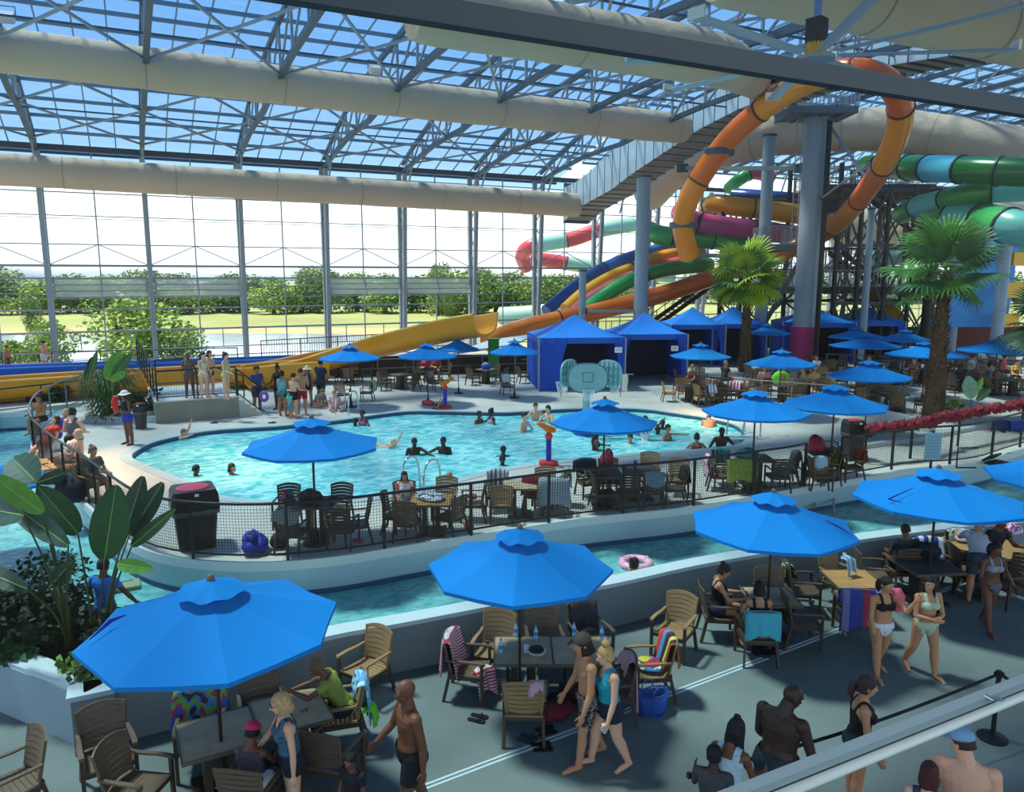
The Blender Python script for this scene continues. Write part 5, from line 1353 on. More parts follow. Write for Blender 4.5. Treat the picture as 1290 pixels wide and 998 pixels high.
# blue bundle inside the fence
heap(P1_(322, 694), None, 'royal blue beach bag on the deck behind the fence', (.42, .24, .16), 20, 'beach_bag', 'bag', 3, [mat('1c2ca0', .6), mat('2438b4', .6), mat('14207c', .6)])
heap(P1_(352, 690), None, 'black bag beside the royal blue one', (.16, .18, .15), 24, 'beach_bag', 'bag', 1, [BLACKM])
heap(P1_(451, 683), None, 'pink goggles on the deck under the lone dark chair', (.12, .06, .03), 25, 'swim_goggles', 'goggles', 1, [mat('c03c68', .5)])
heap(P1_(541, 481) , None, 'red life jacket lying near the far water cannon', (.4, .22, .08), 26, 'life_jacket', 'life jacket', 2, [mat('c81c2c', .6), mat('e03038', .6)])
heap(P1_(540, 510), None, 'red swim float on the far pool edge', (.42, .22, .09), 27, 'swim_float', 'float', 2, [mat('d8243c', .5), mat('e84858', .5)])
heap(PP[10] + V(0, 0, .45), None, 'red toy on the seat of the chair beside the fence', (.12, .1, .05), 28, 'toy', 'toy', 1, [mat('b83048', .6)])
heap(P1_(590, 664), None, 'red sandals under the chair right of the golden table', (.14, .1, .03), 29, 'sandals', 'shoes', 2, [mat('c03048', .6), mat('902038', .6)])

# bins
def bin_(px, py, label, red=True, h=1.0, w_=.56, body='24201f', rot=20, z0=ZP):
    e = empty('trash_bin', at(px, py, z0), hd(rot), label, 'bin'); a = w_ / 2
    def ring(s, z, c=.06): return [V(x * s, y * s, z) for x, y in ((-a + c, -a), (a - c, -a), (a, -a + c), (a, a - c), (a - c, a), (-a + c, a), (-a, a - c), (-a, -a + c))]
    MB().loft([ring(.78, 0), ring(.92, h * .62), ring(.96, h * .66)]).build('bin_body', mat(body, .45), e)
    MB().loft([ring(1.0, h * .60), ring(1.03, h * .645), ring(1.0, h * .68), ring(1.0, h * .60)], caps=False).build('bag_rim', mat('4c5054', .3), e)
    MB().loft([ring(1.04, h * .68), ring(1.04, h * .74), ring(1.0, h * .93), ring(.9, h)]).build('hood', mat('141214', .35), e)
    MB().box((0, -a * 1.03, h * .82), (w_ * .7, .02, h * .14)).build('flap', mat('1e1c1c', .4), e)
    MB().ell((0, 0, h), (a * .78, a * .7, .035), 20, 6).build('lid_disc', mat('c8405c' if red else 'b83028', .5), e, True)
    MB().box((.02, -a * 1.06, h * .95), (.07, .01, .05)).build('sticker', WHITE, e)
    return e
bin_(248, 687, 'square black trash bin with a pink red lid inside the fence corner', h=1.14, w_=.80, rot=28)
bin_(1073, 578, 'dark brown bin with a red tray on top beside the garland', False, 1.1, .52, '2c2622', 10)
bin_(178, 540, 'dark barrel bin standing right behind the lifeguard', False, .85, .36, '3a3430', 0)

# ladders and rails
def tubes(name, loc, lists, label, r=.024, m=CHROME, cat='handrail', part='rail'):
    e = empty(name, loc, 0, label, cat)
    for l in lists: MB().tube(spline([Vector(p) for p in l], 5), r, 8).build(part, m, e, True)
    return e
def ladder(px, py, z, rot, label, gap=.5, h=.85):
    e = empty('pool_ladder', at(px, py, z), hd(rot), label, 'ladder')
    for s in (-1, 1):
        MB().tube(spline([(s * gap / 2, .35, 0), (s * gap / 2, .33, h * .7), (s * gap / 2, .1, h), (s * gap / 2, -.25, h * .8), (s * gap / 2, -.35, -.2), (s * gap / 2, -.35, -.8)], 5), .025, 8).build('rail', CHROME, e, True)
        MB().cyl((s * gap / 2, .35, 0), .05, .02, 12).build('escutcheon', CHROME, e)
    for k in range(3): MB().beam((-gap / 2, -.35, -.3 - .2 * k), (gap / 2, -.35, -.3 - .2 * k), .06, .03).build('rung', CHROME, e)
    return e
ladder(532, 622, ZP, 150, 'chrome pool ladder at the near edge of the pool', .62, .85)
ladder(437, 521, ZP, -20, 'chrome pool ladder at the far edge of the pool', .55, .85)
ladder(936, 548, ZP, -70, 'chrome handrails at the pool steps on the right', .8, .8)
O_ = at(1034, 634, 0.72)
tubes('river_handrail', O_, [[at(1008, 612, ZP) - O_, at(1000, 585, ZP + .9 - .4) - O_ * 1 + V(0, 0, 0), at(1026, 610, .9) - O_, at(1026, 640, .7) - O_], [at(1052, 606, ZP) - O_, at(1040, 582, ZP + .5) - O_, at(1050, 606, .9) - O_, at(1050, 648, .7) - O_]], 'pair of grey handrails leading down into the river through the fence gap', .03, mat('8f989c', .35, .6))
# pool steps, cut at the right end of the pool
e = empty('pool_steps', at(960, 549, ZP), hd(0), 'pale steps entering the pool at its right end', 'steps'); a_ = at(934, 549, ZP) - Vector(e.location)
for k in range(3): MB().box((-.9 + .1 * k, -.25 * k, .005 + .0 * k), (1.3 - .1 * k, .22, .02)).build('step', mat(['b4b8b4', '6c8c98', 'a4b0b0'][k], .6), e)
# water cannons
def cannon(px, py, label, z=ZP, rot=-60, h=1.0):
    e = empty('water_cannon', at(px, py, z), hd(rot), label, 'water toy')
    MB().tube([(0, 0, 0), (0, 0, .10), (0, 0, .13)], [.26, .26, .12], 20).build('base', mat('cc2a24', .45), e, True, sharp=30)
    MB().cyl((0, 0, .12), .075, h * .55, 14).build('post', mat('1c30b4', .4), e, True, sharp=40)
    MB().tube([(0, 0, h * .66), (0, 0, h * .74), (0, 0, h * .80)], [.10, .11, .05], 14).build('collar', mat('d84a28', .45), e, True)
    g_ = MB(); g_.tube([(0, .18, h * .84), (0, .0, h * .88), (0, -.22, h * 1.0), (0, -.34, h * 1.06)], [.07, .1, .07, .055], 12); g_.tube([(0, .02, h * .76), (0, .02, h * .9)], .05, 10)
    g_.build('nozzle', mat('e07818', .45), e, True)
    for s in (-1, 1): MB().tube([(s * .08, .12, h * .88), (s * .17, .2, h * .95)], .022, 6).build('grip', mat('e8a020', .45), e, True)
    return e
cannon(691, 586, 'water cannon with a blue post and orange nozzle on the near pool edge', h=1.12)
cannon(561, 514, 'water cannon with a blue post and orange nozzle on the far pool edge', rot=80, h=1.12)

# basketball hoops on a drum
bp_ = at(738, 547, ZV); e = empty('basketball_stand', bp_, hd(0), 'pale teal basketball stand with three rounded boards on a blue drum in the pool', 'basketball hoop')
dr = 14 / F * bp_.dot(V(FX, FY, 0)) ; dr = .42
MB().cyl((0, 0, -.1), .42, .42, 24).build('drum', mat('1c50b0', .45), e, True, sharp=40)
TEA = mat('86b8bc', .45, var=.05, scale=3)
MB().cyl((0, 0, .3), .12, 1.4, 14).build('post', TEA, e, True, sharp=40)
def board(cx, cy, cz, rot, s, square):
    Mx = Matrix.Rotation(rot, 3, 'Z'); o = V(cx, cy, cz)
    pts = [(math.copysign(abs(math.cos(t)) ** .75, math.cos(t)) * .56 * s, math.copysign(abs(math.sin(t)) ** .85, math.sin(t)) * .42 * s) for t in [2 * PI * k / 32 for k in range(32)]]
    f = [Mx @ V(x, -.02, z) + o for x, z in pts]; b = [Mx @ V(x, .02, z) + o for x, z in pts]
    pa = MB().loft([f, b]).build('backboard', TEA, e)
    MB().tube([Mx @ V(x * .97, -.025, z * .97) + o for x, z in pts], .012, 5, closed=True).build('edge_line', mat('1c3c48', .5), pa)
    q = MB()
    if square:
        for p1, p2 in (((-.17, -.12), (.17, -.12)), ((.17, -.12), (.17, .18)), ((.17, .18), (-.17, .18)), ((-.17, .18), (-.17, -.12))): q.beam(Mx @ V(p1[0], -.03, p1[1]) + o, Mx @ V(p2[0], -.03, p2[1]) + o, .02, .01)
    else:
        for k in range(-2, 3): q.beam(Mx @ V(k * .2 * s, .035, -.36 * s) + o, Mx @ V(k * .2 * s, .035, .36 * s) + o, .02)
        for k in (-1, 0, 1): q.beam(Mx @ V(-.5 * s, .04, k * .22) + o, Mx @ V(.5 * s, .04, k * .22) + o, .02)
    q.build('square_line' if square else 'ribs', mat('1c3c48' if square else '5c8c90', .5), pa)
    hp = Mx @ V(0, -.26, -.33) + o
    rg = MB().tube([hp + V(.2 * math.cos(t), .2 * math.sin(t), 0) for t in [2 * PI * k / 18 for k in range(18)]], .012, 5, closed=True).build('rim', TEA, e, True)
    nt_ = MB()
    for k in range(12):
        for dd in (1, -1):
            t = 2 * PI * k / 12; pts2 = [hp + V((.2 - .09 * i / 4) * math.cos(t + dd * i * .26), (.2 - .09 * i / 4) * math.sin(t + dd * i * .26), -.09 * i) for i in range(5)]
            nt_.tube(pts2, .007, 3)
    nt_.build('net', WHITE, rg)
    MB().beam(V(0, 0, cz - .15), o + V(0, 0, -.15), .07).build('arm', TEA, e)
board(0, -.38, 1.92, 0, 1.18, True)
board(-.56, .34, 2.0, R(-120), 1.1, False)
board(.78, .34, 1.98, R(125), 1.1, False)
for px, py, lb in ((714, 500, 'white towel hanging on the rack behind the hoops, left side'), (789, 500, 'white towel hanging below the right hoop')):
    e = empty('towel', P1_(px, py), hd(0), lb, 'towel'); MB().sheet([[V(-.2 + .035 * k + .02 * math.sin(i), .03 * math.sin(k * 2 + i), .95 - .12 * i) for k in range(8)] for i in range(7)]).build('cloth', WHITE, e, True).modifiers.new('s', 'SOLIDIFY').thickness = .01
    MB().beam((-.25, .02, 0), (-.25, .02, 1), .04).build('rack_post', STEEL, e); MB().beam((-.25, .02, .96), (.28, .02, .96), .04).build('rack_bar', STEEL, e)

# far deck: tables, chairs around the umbrellas
FD = [(440, 470, 'far deck table under the leftmost umbrella', 1), (540, 468, 'far deck table with a red bag on it', 1), (612, 471, 'far deck table with a blue bag on it', 1), (680, 470, 'far deck table at the left wall of the first cabana', 2), (505, 478, 'far deck table between the first two umbrellas', 1)]
kk = 0
FARC = 'brown armchair around the far deck tables'
for px, py, lb, k in FD:
    c = at(px, py + 12, ZP); a0 = rnd.uniform(-30, 30)
    table(c, R(a0), lb, 2 if k == 2 else 0, .95)
    for q in range(4):
        a = R(a0 + 90 * q + rnd.uniform(-12, 12)); d = V(math.sin(a), -math.cos(a), 0) * .85
        chair(c + d, 0, 'brown armchair pushed up to a far deck table, no towel on it', [1, 2, 1][kk % 3], 'chairs on the far deck').rotation_euler.z = a + PI; kk += 1
FARB = [((478, 497), 'tan armchair alone left of the far water cannon')]
heap(at(537, 462, ZP + .75), None, 'red bag on a far deck table under an umbrella', (.35, .25, .18), 31, 'beach_bag', 'bag', 2, [mat('c01c34', .7), mat('a01830', .7)])
heap(at(612, 466, ZP + .75), None, 'blue and white bag on a far deck table', (.25, .2, .15), 32, 'beach_bag', 'bag', 2, [mat('1c48a8', .7), mat('b8c4d8', .7)])
c = at(547, 492, ZP); towel(c, 60, mat('8a949c', .9), 'grey towel hanging on a chair beside the far water cannon', .5, .3, .5, 0, 41); chair(c, 60, 'armchair under the grey towel beside the far water cannon', 1)
c = at(639, 497, ZP); towel(c, 20, mat('c4d4dc', .9), 'white towel over a chair in front of the green pillar', .42, .4, .6, 0, 42); chair(c, 20, 'armchair under the white towel in front of the green pillar', 1)
c = at(463, 505, ZP); towel(c, -90, mat('94bc9c', .9), 'pale green towel over a chair by the far pool ladder', .5, .35, .45, 0, 43); chair(c, -90, 'armchair under the pale green towel by the far pool ladder', 1)
chair(at(431, 508, ZP), 170, 'tan armchair seen from behind left of the far pool ladder', 0)
for px, py, rot, lb in ((805, 492, 150, 'lounge chair inside the dark open cabana, left one'), (836, 490, -160, 'lounge chair inside the dark open cabana, right one')):
    chair(at(px, py - 24, ZP), rot - 170, lb, 1)
# right terrace
RT_ = [(868, 500, 3), (905, 502, 3), (880, 484, 2), (935, 500, 1), (985, 500, 2), (1015, 492, 3), (1060, 500, 2), (1100, 505, 1), (1130, 512, 1), (1040, 482, 3), (1085, 484, 2), (1125, 478, 1), (1160, 476, 2), (1205, 486, 1), (1245, 482, 2), (1275, 492, 1), (1225, 470, 1), (1185, 462, 2), (1262, 462, 2), (965, 476, 1), (1105, 466, 2), (1050, 464, 1)]
for i, (px, py, k) in enumerate(RT_):
    c = at(px, py + 6, ZP); a0 = rnd.uniform(0, 90)
    table(c, R(a0), 'table on the right terrace among its armchairs', 2, .95)
    for q in range(4 if i > 1 else 3):
        a = R(a0 + 90 * q + rnd.uniform(-14, 14)); d = V(math.sin(a), -math.cos(a), 0) * .84
        chair(c + d, 0, 'armchair crowded around a table on the right terrace', k if k != 0 else 1, 'chairs on the right terrace').rotation_euler.z = a + PI
c = at(848 + 2, 506, ZP)
for px, py, rot, m, lb in [(905 - 5, 512, 30, bands(['e8f0f4', '2c8ac8'], 0, 6), 'blue and white striped towel on a chair right of the sunlit deck patch'), (924, 508, -30, bands(['f0e8ee', 'e03c8c'], 0, 7), 'pink and white towel on a chair left of the left palm trunk'),
                           (1195, 500, 60, bands(['c0d0e0', '3c5c9c'], 2, 8), 'pale blue towel on a deck chair behind the big round leaf'), (1104, 494, 0, bands(['2c3c90', '24347c'], 0, 4), 'navy towel hanging over a chair under the nearest right terrace umbrella'),
                           (1216, 466, 0, mat('2c50a8', .9), 'blue towel hanging at the back of the right terrace'), (1238, 466, 0, bands(['d8d4c0', '8c949c'], 0, 9), 'cream and grey striped towel beside the blue one at the back of the terrace')]:
    p = at(px, py, ZP); towel(p, rot, m, lb, .5, .4, .5, 0, px); chair(p, rot, 'armchair carrying the ' + lb.split(' on ')[0].split(' hanging ')[0].split(' beside ')[0], 1)
e = empty('beach_bag', at(983, 486, ZP), hd(0), 'bright lime green bag hanging behind the right umbrella pole', 'bag'); MB().ell((0, 0, .35), (.42, .2, .35), 14, 8).build('pouch', mat('6fdc2c', .6), e, True); MB().tube([(-.2, 0, .6), (0, 0, .95), (.2, 0, .6)], .02, 6).build('handle', mat('b8d8c0', .6), e, True)
# right kerb walls of the terrace
tk = [at(1010, 512, ZP), at(1060, 520, ZP), at(1120, 532, ZP), at(1170, 545, ZP)]
ribbon([(p.x, p.y) for p in tk], ZP, ZP + .35, .25, mat('b4bab8', .6), 'wall_terrace')
tk = [at(1060, 570, ZP), at(1160, 556, ZP), at(1290, 530, ZP), at(1420, 505, ZP)]
ribbon([(p.x, p.y) for p in tk], ZP, ZP + .12, .25, mat('b9c0c0', .6), 'trim_9')
# ruffled garland
gp = spline([at(1092, 541, ZP + .95), at(1150, 535, ZP + .97), at(1210, 522, ZP + .98), at(1290, 509, ZP + 1.0), at(1400, 492, ZP + 1.0)], 12)
e = empty('ruffled_garland', gp[0], 0, 'long red and magenta ruffled garland wound around the rail on the right', 'garland'); r_ = random.Random(3)
O2 = Vector(e.location)
for ci, cc in enumerate(('7c1430', '8c1c30', '701438')):
    mb = MB()
    for i in range(len(gp) - 1):
        d = (gp[i + 1] - gp[i])
        for j in range(14):
            if (i + j) % 3 != ci: continue
            c = gp[i] + d * ((j + r_.random()) / 14) - O2; a = r_.uniform(0, 2 * PI); n_ = V(-d.y, d.x, 0).normalized()
            out = n_ * math.cos(a) + V(0, 0, 1) * math.sin(a); s_ = r_.uniform(.16, .23); t_ = d.normalized() * r_.uniform(.03, .09); w2 = d.normalized().cross(out) * r_.uniform(.06, .1)
            mb.add([c + out * .02, c + out * s_ * .6 + w2 + t_, c + out * s_ + t_ * 2, c + out * s_ * .6 - w2 + t_], [(0, 1, 2, 3)])
    mb.build('ruffle', mat(cc if ci else 'a82c2c', .7), e)
MB().tube([p - O2 for p in gp], .05, 8).build('rail', DARK, e, True)
for k in (0, 12, 24, 36, 47): p = gp[min(k, len(gp) - 1)] - O2; MB().beam(p, (p.x, p.y, ZP - O2.z), .05).build('post', DARK, e)
# blue shirts on the fence at the right
for px, lb, cc in ((1256, 'dark blue shirt hung over the fence at the right edge, left one', '18306c'), (1276, 'dark blue shirt hung over the fence at the right edge, right one', '1c3c84')):
    p = at(px, 572, ZP); towel(p + V(0, 0, .13), 8, mat(cc, .9, bump=.4, bscale=10), lb, .55, .28, .38, 0, px, name='shirt', cat='shirt', yo=.02, top=.98)
e = empty('notice_panel', at(1172, 590, Z), hd(0), 'pale blue panel tied to the fence above the far right umbrella', 'sign'); MB().box((0, -.04, .6), (.42, .02, .72)).build('sheet', mat('8fb8c8', .6), e)
l_ = MB()
for k in range(7): l_.box((0, -.052, .34 + .085 * k), (.34, .003, .02))
l_.build('print', mat('7aa4b4', .7), e); MB().beam((0, 0, 0), (0, 0, 1), .05).build('post', BLACKM, e)
e = empty('floor_scale', at(1258, 586, ZP), hd(30), 'dark folding stool lying on the deck by the right fence', 'stool'); MB().box((0, 0, .05), (.6, .45, .06)).build('seat', DARK, e); MB().box((.0, .2, .18), (.5, .05, .3), M=Matrix.Rotation(.9, 3, 'X')).build('flap', DARK, e)
e = empty('wall_bracket', at(1216, 577, ZP + .6), hd(0), 'thin black square handle frame on the right fence', 'handle'); t_ = MB(); t_.tube([(-.2, 0, -.25), (-.2, 0, .25), (.3, 0, .25)], .02, 6); t_.tube([(-.2, 0, -.25), (.3, 0, -.25)], .02, 6); t_.build('loop', DARK, e)

# raised pool letters on the far tile band (depth marking)
tx = bpy.data.curves.new('depth_marking', 'FONT'); tx.body = '3FT 0IN'; tx.size = .15; tx.extrude = .004; tx.align_x = 'CENTER'; tx.materials.append(mat('cfe4ea', .5))
pa = at(564, 519.5, ZP - .12); to = bpy.data.objects.new('depth_marking', tx); COL.objects.link(to); to.location = (pa.x, pa.y - .12, ZP - .12); to.rotation_euler = (PI / 2 - .3, 0, R(-4))
to = to_mesh(to)
tag(to, 'pale lettering on the dark tile band at the far pool edge', 'lettering')
# ------------------------------------------------------------------ plants
GRN = [mat('345c36', .4, var=.15, scale=6), mat('274634', .4, var=.15, scale=6), mat('5c9630', .5, var=.15, scale=6), mat('3c584c', .6, var=.15, scale=6)]
def paddle(e, base, tip, wdt, m, curl=.25, nrm=None, name='leaf'):
    base, tip = Vector(base), Vector(tip); d = tip - base; L = d.length
    vd = V(CX, CY, H) - (Vector(e.location) + base); vd.normalize()
    if nrm: vd = (vd + Vector(nrm)).normalized()
    sd = d.cross(vd).normalized(); up = sd.cross(d).normalized(); rows = []
    NR = 16
    for i in range(NR + 1):
        t = i / NR; w_ = wdt / 2 * (math.sin(PI * min(1, t * 1.04 + .03)) ** .55 if t < .5 else math.sin(PI * (t * .96 + .02)) ** .62)
        c = base + d * t + up * (-curl * L * (t - .5) ** 2 + curl * L * .25); row = []
        for k in range(-4, 5):
            u_ = k / 4; row.append(c + sd * w_ * u_ + up * (abs(u_) * w_ * .28 + .012 * math.sin(i * 2.2 + k) * abs(u_)))
        rows.append(row)
    lf = MB().sheet(rows).build(name, m, e, True)
    rib = [base + d * (i / 8) + up * (-curl * L * (i / 8 - .5) ** 2 + curl * L * .25) for i in range(9)]
    MB().tube(rib, [.012 - .001 * i for i in range(9)], 5).build('midrib', mat('8fae5c', .5), lf, True)
dpl = 10.6
pb = at(122, 800, HW - .1); bop = empty('bird_of_paradise', pb, 0, 'tall big-leaved plant with long stems rising from the planter at the left', 'plant'); pb = Vector(bop.location)
def L_(x, y, d): return dp(x, y, d) - pb
lv = [((132, 704), (146, 611), 46, 0, dpl, .1), ((98, 672), (48, 613), 36, 0, dpl, .2), ((157, 674), (180, 600), 27, 1, dpl + .4, .1), ((163, 674), (205, 608), 27, 1, dpl + .5, .15),
      ((166, 688), (221, 641), 17, 0, dpl + .3, .3), ((46, 608), (16, 578), 44, 3, dpl - .3, .2), ((48, 608), (82, 596), 17, 1, dpl - .2, .3), ((54, 646), (-12, 598), 28, 2, dpl - .6, .2),
      ((86, 688), (16, 636), 30, 3, dpl - .5, .3), ((148, 711), (193, 717), 19, 2, dpl + .2, .2), ((62, 740), (92, 706), 21, 1, dpl - .3, .1), ((34, 742), (-14, 722), 26, 1, dpl - .8, .4), ((30, 650), (-20, 640), 40, 3, dpl - .8, .2)]
for b, t, w_, k, d, cu in lv:
    B_, T_ = L_(*b, d), L_(*t, d + (.3 if k % 2 else -.25)); paddle(bop, B_, T_, w_ / F * d, GRN[k], cu)
    sx = 122 + (b[0] - 110) * .25 if b[0] > 90 else 88; S0 = L_(sx, 815, dpl)
    M_ = (S0 + B_) / 2 + V((S0.x - B_.x) * .18, 0, abs(B_.x - S0.x) * .15)
    MB().tube(spline([S0, M_, B_], 6), [.022 - .0009 * i for i in range(13)], 6).build('stem', mat('3c4a2a', .5), bop, True)
MB().tube([L_(88, 815, dpl), L_(84, 770, dpl), L_(72, 735, dpl)], [.07, .055, .03], 8).build('trunk', mat('4a3c24', .8, var=.3, scale=10), bop, True)
def shrub(p, radii, n, size, m, label, seed, name='shrub', cat='shrub', stems=True):
    e = empty(name, p, 0, label, cat); mb = leafmesh(radii, n, size, seed, .3); mb.v = [(a, b, c + radii[2] * .75) for a, b, c in mb.v]
    mb.build('foliage', m, e)
    if stems:
        s = MB(); r_ = random.Random(seed)
        for k in range(6): s.tube([(0, 0, -.02), (r_.uniform(-.4, .4) * radii[0], r_.uniform(-.4, .4) * radii[1], radii[2] * .8)], .012, 5)
        s.build('stems', mat('4a3a28', .8), e)
    return e
DG = mat('16301c', .6, var=.3, scale=8)
for px, py, rd, n, sz, m, lb in [(30, 822, (.75, .5, .45), 1500, .13, DG, 'dark dense shrub filling the left end of the planter'), (-30, 800, (.8, .6, .6), 1500, .13, DG, 'dark shrub at the left edge behind the planter wall'),
        (75, 800, (.6, .5, .55), 1200, .12, DG, 'dark shrub around the feet of the tall stems'), (40, 770, (.9, .5, .6), 900, .10, mat('243c24', .6, var=.3, scale=8), 'twiggy shrub behind the dark planter shrubs'),
        (150, 812, (.5, .4, .4), 700, .11, DG, 'dark shrub between the stems and the biggest umbrella'), (22, 836, (.26, .22, .16), 160, .15, mat('3c6440', .5, var=.3, scale=8), 'small broad leaved plant on the planter edge at the left'),
        (105, 848, (.30, .24, .17), 260, .13, mat('6c8c3c', .5, var=.4, scale=12), 'yellow green leafy plant at the corner of the planter'), (190, 822, (.6, .35, .3), 500, .12, DG, 'dark shrub hidden under the biggest umbrella')]:
    shrub(at(px, py, HW - .1), rd, n, sz, m, lb, px + 99)
# pampas-like clump and broad leaf plant behind the lifeguard
CL = at(140, 528, ZP)
mb = MB(); r_ = random.Random(5)
gc = empty('bamboo_clump', CL, 0, 'wide clump of fine leaved bamboo palm left of the lifeguard', 'plant')
for k in range(2400):
    a = r_.uniform(0, 2 * PI); rr = r_.uniform(0, 1.0) ** .6 * 1.15; z = r_.uniform(.2, 1.9); b = V(rr * math.cos(a) * (.6 + .4 * z / 1.9), rr * .7 * math.sin(a), z)
    d = V(math.cos(a) * .28 + r_.uniform(-.12, .12), math.sin(a) * .28, r_.uniform(-.38, .12)); w_ = d.cross(V(0, 0, 1)).normalized() * .022
    mb.add([b, b + d * .5 + w_, b + d, b + d * .5 - w_], [(0, 1, 2, 3)])
mb.build('foliage', mat('4c6c3c', .6, var=.35, scale=4), gc)
s = MB()
for k in range(30): a = r_.uniform(0, 6.3); q = r_.uniform(.1, .9); s.tube([(q * .6 * math.cos(a), q * .5 * math.sin(a), 0), (q * math.cos(a), q * .7 * math.sin(a), 1.7)], .014, 5)
s.build('canes', mat('5c6c38', .6), gc)
bl = empty('banana_plant', at(146, 524, ZP), 0, 'bright green banana leaves rising above the bamboo clump', 'plant'); q0 = Vector(bl.location); dd = 25.5
for b, t, w_, k in [((134, 478), (150, 443), 17, 2), ((142, 476), (165, 446), 13, 0), ((112, 478), (122, 443), 8, 0), ((108, 480), (116, 450), 9, 1), ((140, 480), (158, 468), 10, 2)]:
    paddle(bl, dp(*b, dd) - q0, dp(*t, dd) - q0, w_ / F * dd, GRN[k], .1)
    MB().tube([(0, 0, 0), dp(*b, dd) - q0], [.05, .02], 6).build('stem', mat('5c7c38', .5), bl, True)
shrub(at(185, 525, ZP), (.6, .4, .7), 700, .14, mat('41603a', .6, var=.3, scale=6), 'leafy green shrub right behind the lifeguard and the barrel bin', 77)
for px, lb in ((45, 'dark reddish low plant behind the rail, left one'), (62, 'dark spiky low plant behind the rail, middle one'), (80, 'dark spiky low plant behind the rail, right one'), (8, 'green leafy low plant at the left edge behind the rail')):
    shrub(at(px, 506, ZP), (.4, .3, .35), 260, .16, mat('3a2c28' if px == 45 else ('2c3c28' if px > 10 else '3c5c38'), .6, var=.3, scale=6), lb, px)
# planter kerb behind the lifeguard
ribbon([(at(x, y, ZP).x, at(x, y, ZP).y) for x, y in ((108, 532), (150, 533), (197, 533))], ZP, ZP + .22, .22, mat('aeb9bb', .6), 'trim_10')
e = empty('rock', at(188, 528, ZP), 0, 'pale rock at the corner of the landing', 'rock'); MB().ell((0, 0, .12), (.35, .25, .18), 9, 6).build('stone', mat('b8b4ac', .8, bump=.6, bscale=6), e); MB().ell((.3, .1, .08), (.2, .16, .1), 8, 5).build('chip', mat('aca8a0', .8), e)

# fan palms
FR = {}
def frond_mesh(k, seed, pet=.9, fan=.85, blades=30):
    r_ = random.Random(seed); mb = MB(); hub = V(0, 0, 0)
    pts = [V(0, 0, 0), V(pet * .5, 0, .10), V(pet, 0, .08)]; mb.tube(pts, [.025, .018, .012], 5)
    c = pts[-1]
    for i in range(blades):
        a = R(-135 + 270 * i / (blades - 1)); l_ = fan * (1 - .28 * (abs(a) / R(135)) ** 2) * r_.uniform(.92, 1.05)
        d = V(math.cos(a), math.sin(a), .10 * math.cos(a * 2)); sd = V(-math.sin(a), math.cos(a), 0)
        w1 = l_ * .6 * math.tan(R(270 / (blades - 1)) / 2) * 1.02
        p0 = c; p1 = c + d * l_ * .6 + V(0, 0, -.02); p2 = c + d * l_ * .85 + V(0, 0, -.07 - r_.uniform(0, .05)); p3 = c + d * l_ + V(0, 0, -.2 - r_.uniform(0, .1))
        fold = V(0, 0, .02)
        mb.add([p0, p1 - sd * w1, p1 + fold, p1 + sd * w1, p2 - sd * w1 * .55, p2 + sd * w1 * .55, p3], [(0, 1, 2), (0, 2, 3), (1, 4, 5, 3, 2), (4, 6, 5)])
    return mb.mesh('frond')
def palm(p, hgt, rad, n, label, seed, m1, m2, trunk_r=.2, lean=(0, 0), rings=110):
    e = empty('fan_palm', p, 0, label, 'palm tree'); r_ = random.Random(seed)
    N = 14; pts = [V(lean[0] * (i / N) ** 2, lean[1] * (i / N) ** 2, hgt * i / N) for i in range(N + 1)]
    MB().tube(pts, [trunk_r * (1.4 - .85 * i / N) for i in range(N + 1)], 12).build('trunk', mat('5c4634', .9, var=.4, scale=8, bump=.5, bscale=14), e, True)
    bs = MB()
    for k in range(int(hgt * rings)):
        t = r_.random(); a = r_.uniform(0, 2 * PI); c = V(lean[0] * t * t, lean[1] * t * t, hgt * t); rr = trunk_r * (1.4 - .85 * t)
        o = V(math.cos(a), math.sin(a), 0); sd = V(-o.y, o.x, 0) * .05
        bs.add([c + o * rr * .9 - sd, c + o * rr * .9 + sd, c + o * (rr + .13) + V(0, 0, .16) + sd * .3, c + o * (rr + .13) + V(0, 0, .16) - sd * .3], [(0, 1, 2, 3)])
    bs.build('bark_boots', mat('6a543e', .9, var=.4, scale=5), e)
    key = ('f', seed)
    ms = [frond_mesh(0, seed + j, rad * .5, rad * .55) for j in range(2)]; ms[0].materials.append(m1); ms[1].materials.append(m2)
    for k in range(n):
        o = bpy.data.objects.new('frond', ms[k % 2] if r_.random() < .75 else ms[0]); COL.objects.link(o); o.parent = e; o.location = (lean[0], lean[1], hgt + r_.uniform(-.15, .15))
        el = 75 - 125 * (k / n) + r_.uniform(-8, 8); az = k * 137.5 + r_.uniform(-14, 14)
        o.rotation_euler = (r_.uniform(-.5, .5), R(-el), R(az)); s_ = r_.uniform(.85, 1.1); o.scale = (s_,) * 3
    return e
pp = at(938, 468, ZP); zt = dp(934, 352, pp.x * 0 + ((pp.x - CX) * FX + pp.y * FY)).z
palm(pp, zt - ZP, 2.2, 38, 'sunlit fan palm with yellow green fronds in the middle, beside the sleeved column', 11, mat('a8c22c', .5, var=.2, scale=2), mat('4c8434', .5, var=.2, scale=2), .24, (-.1, 0))
pp = at(1175, 528, ZP); zt = dp(1172, 345, ((pp.x - CX) * FX + pp.y * FY)).z
palm(pp, zt - ZP, 2.1, 24, 'tall fan palm with a shaggy trunk in front of the teal slides', 23, mat('5c9a3c', .5, var=.2, scale=2), mat('3c6c44', .5, var=.2, scale=2), .27)
pp = at(1322, 520, ZP); zt = dp(1318, 405, ((pp.x - CX) * FX + pp.y * FY)).z
palm(pp, zt - ZP, 2.2, 18, 'fan palm at the right edge with dark drooping fronds', 37, mat('2f5a34', .5, var=.2, scale=2), mat('2c4c30', .5, var=.2, scale=2), .3)
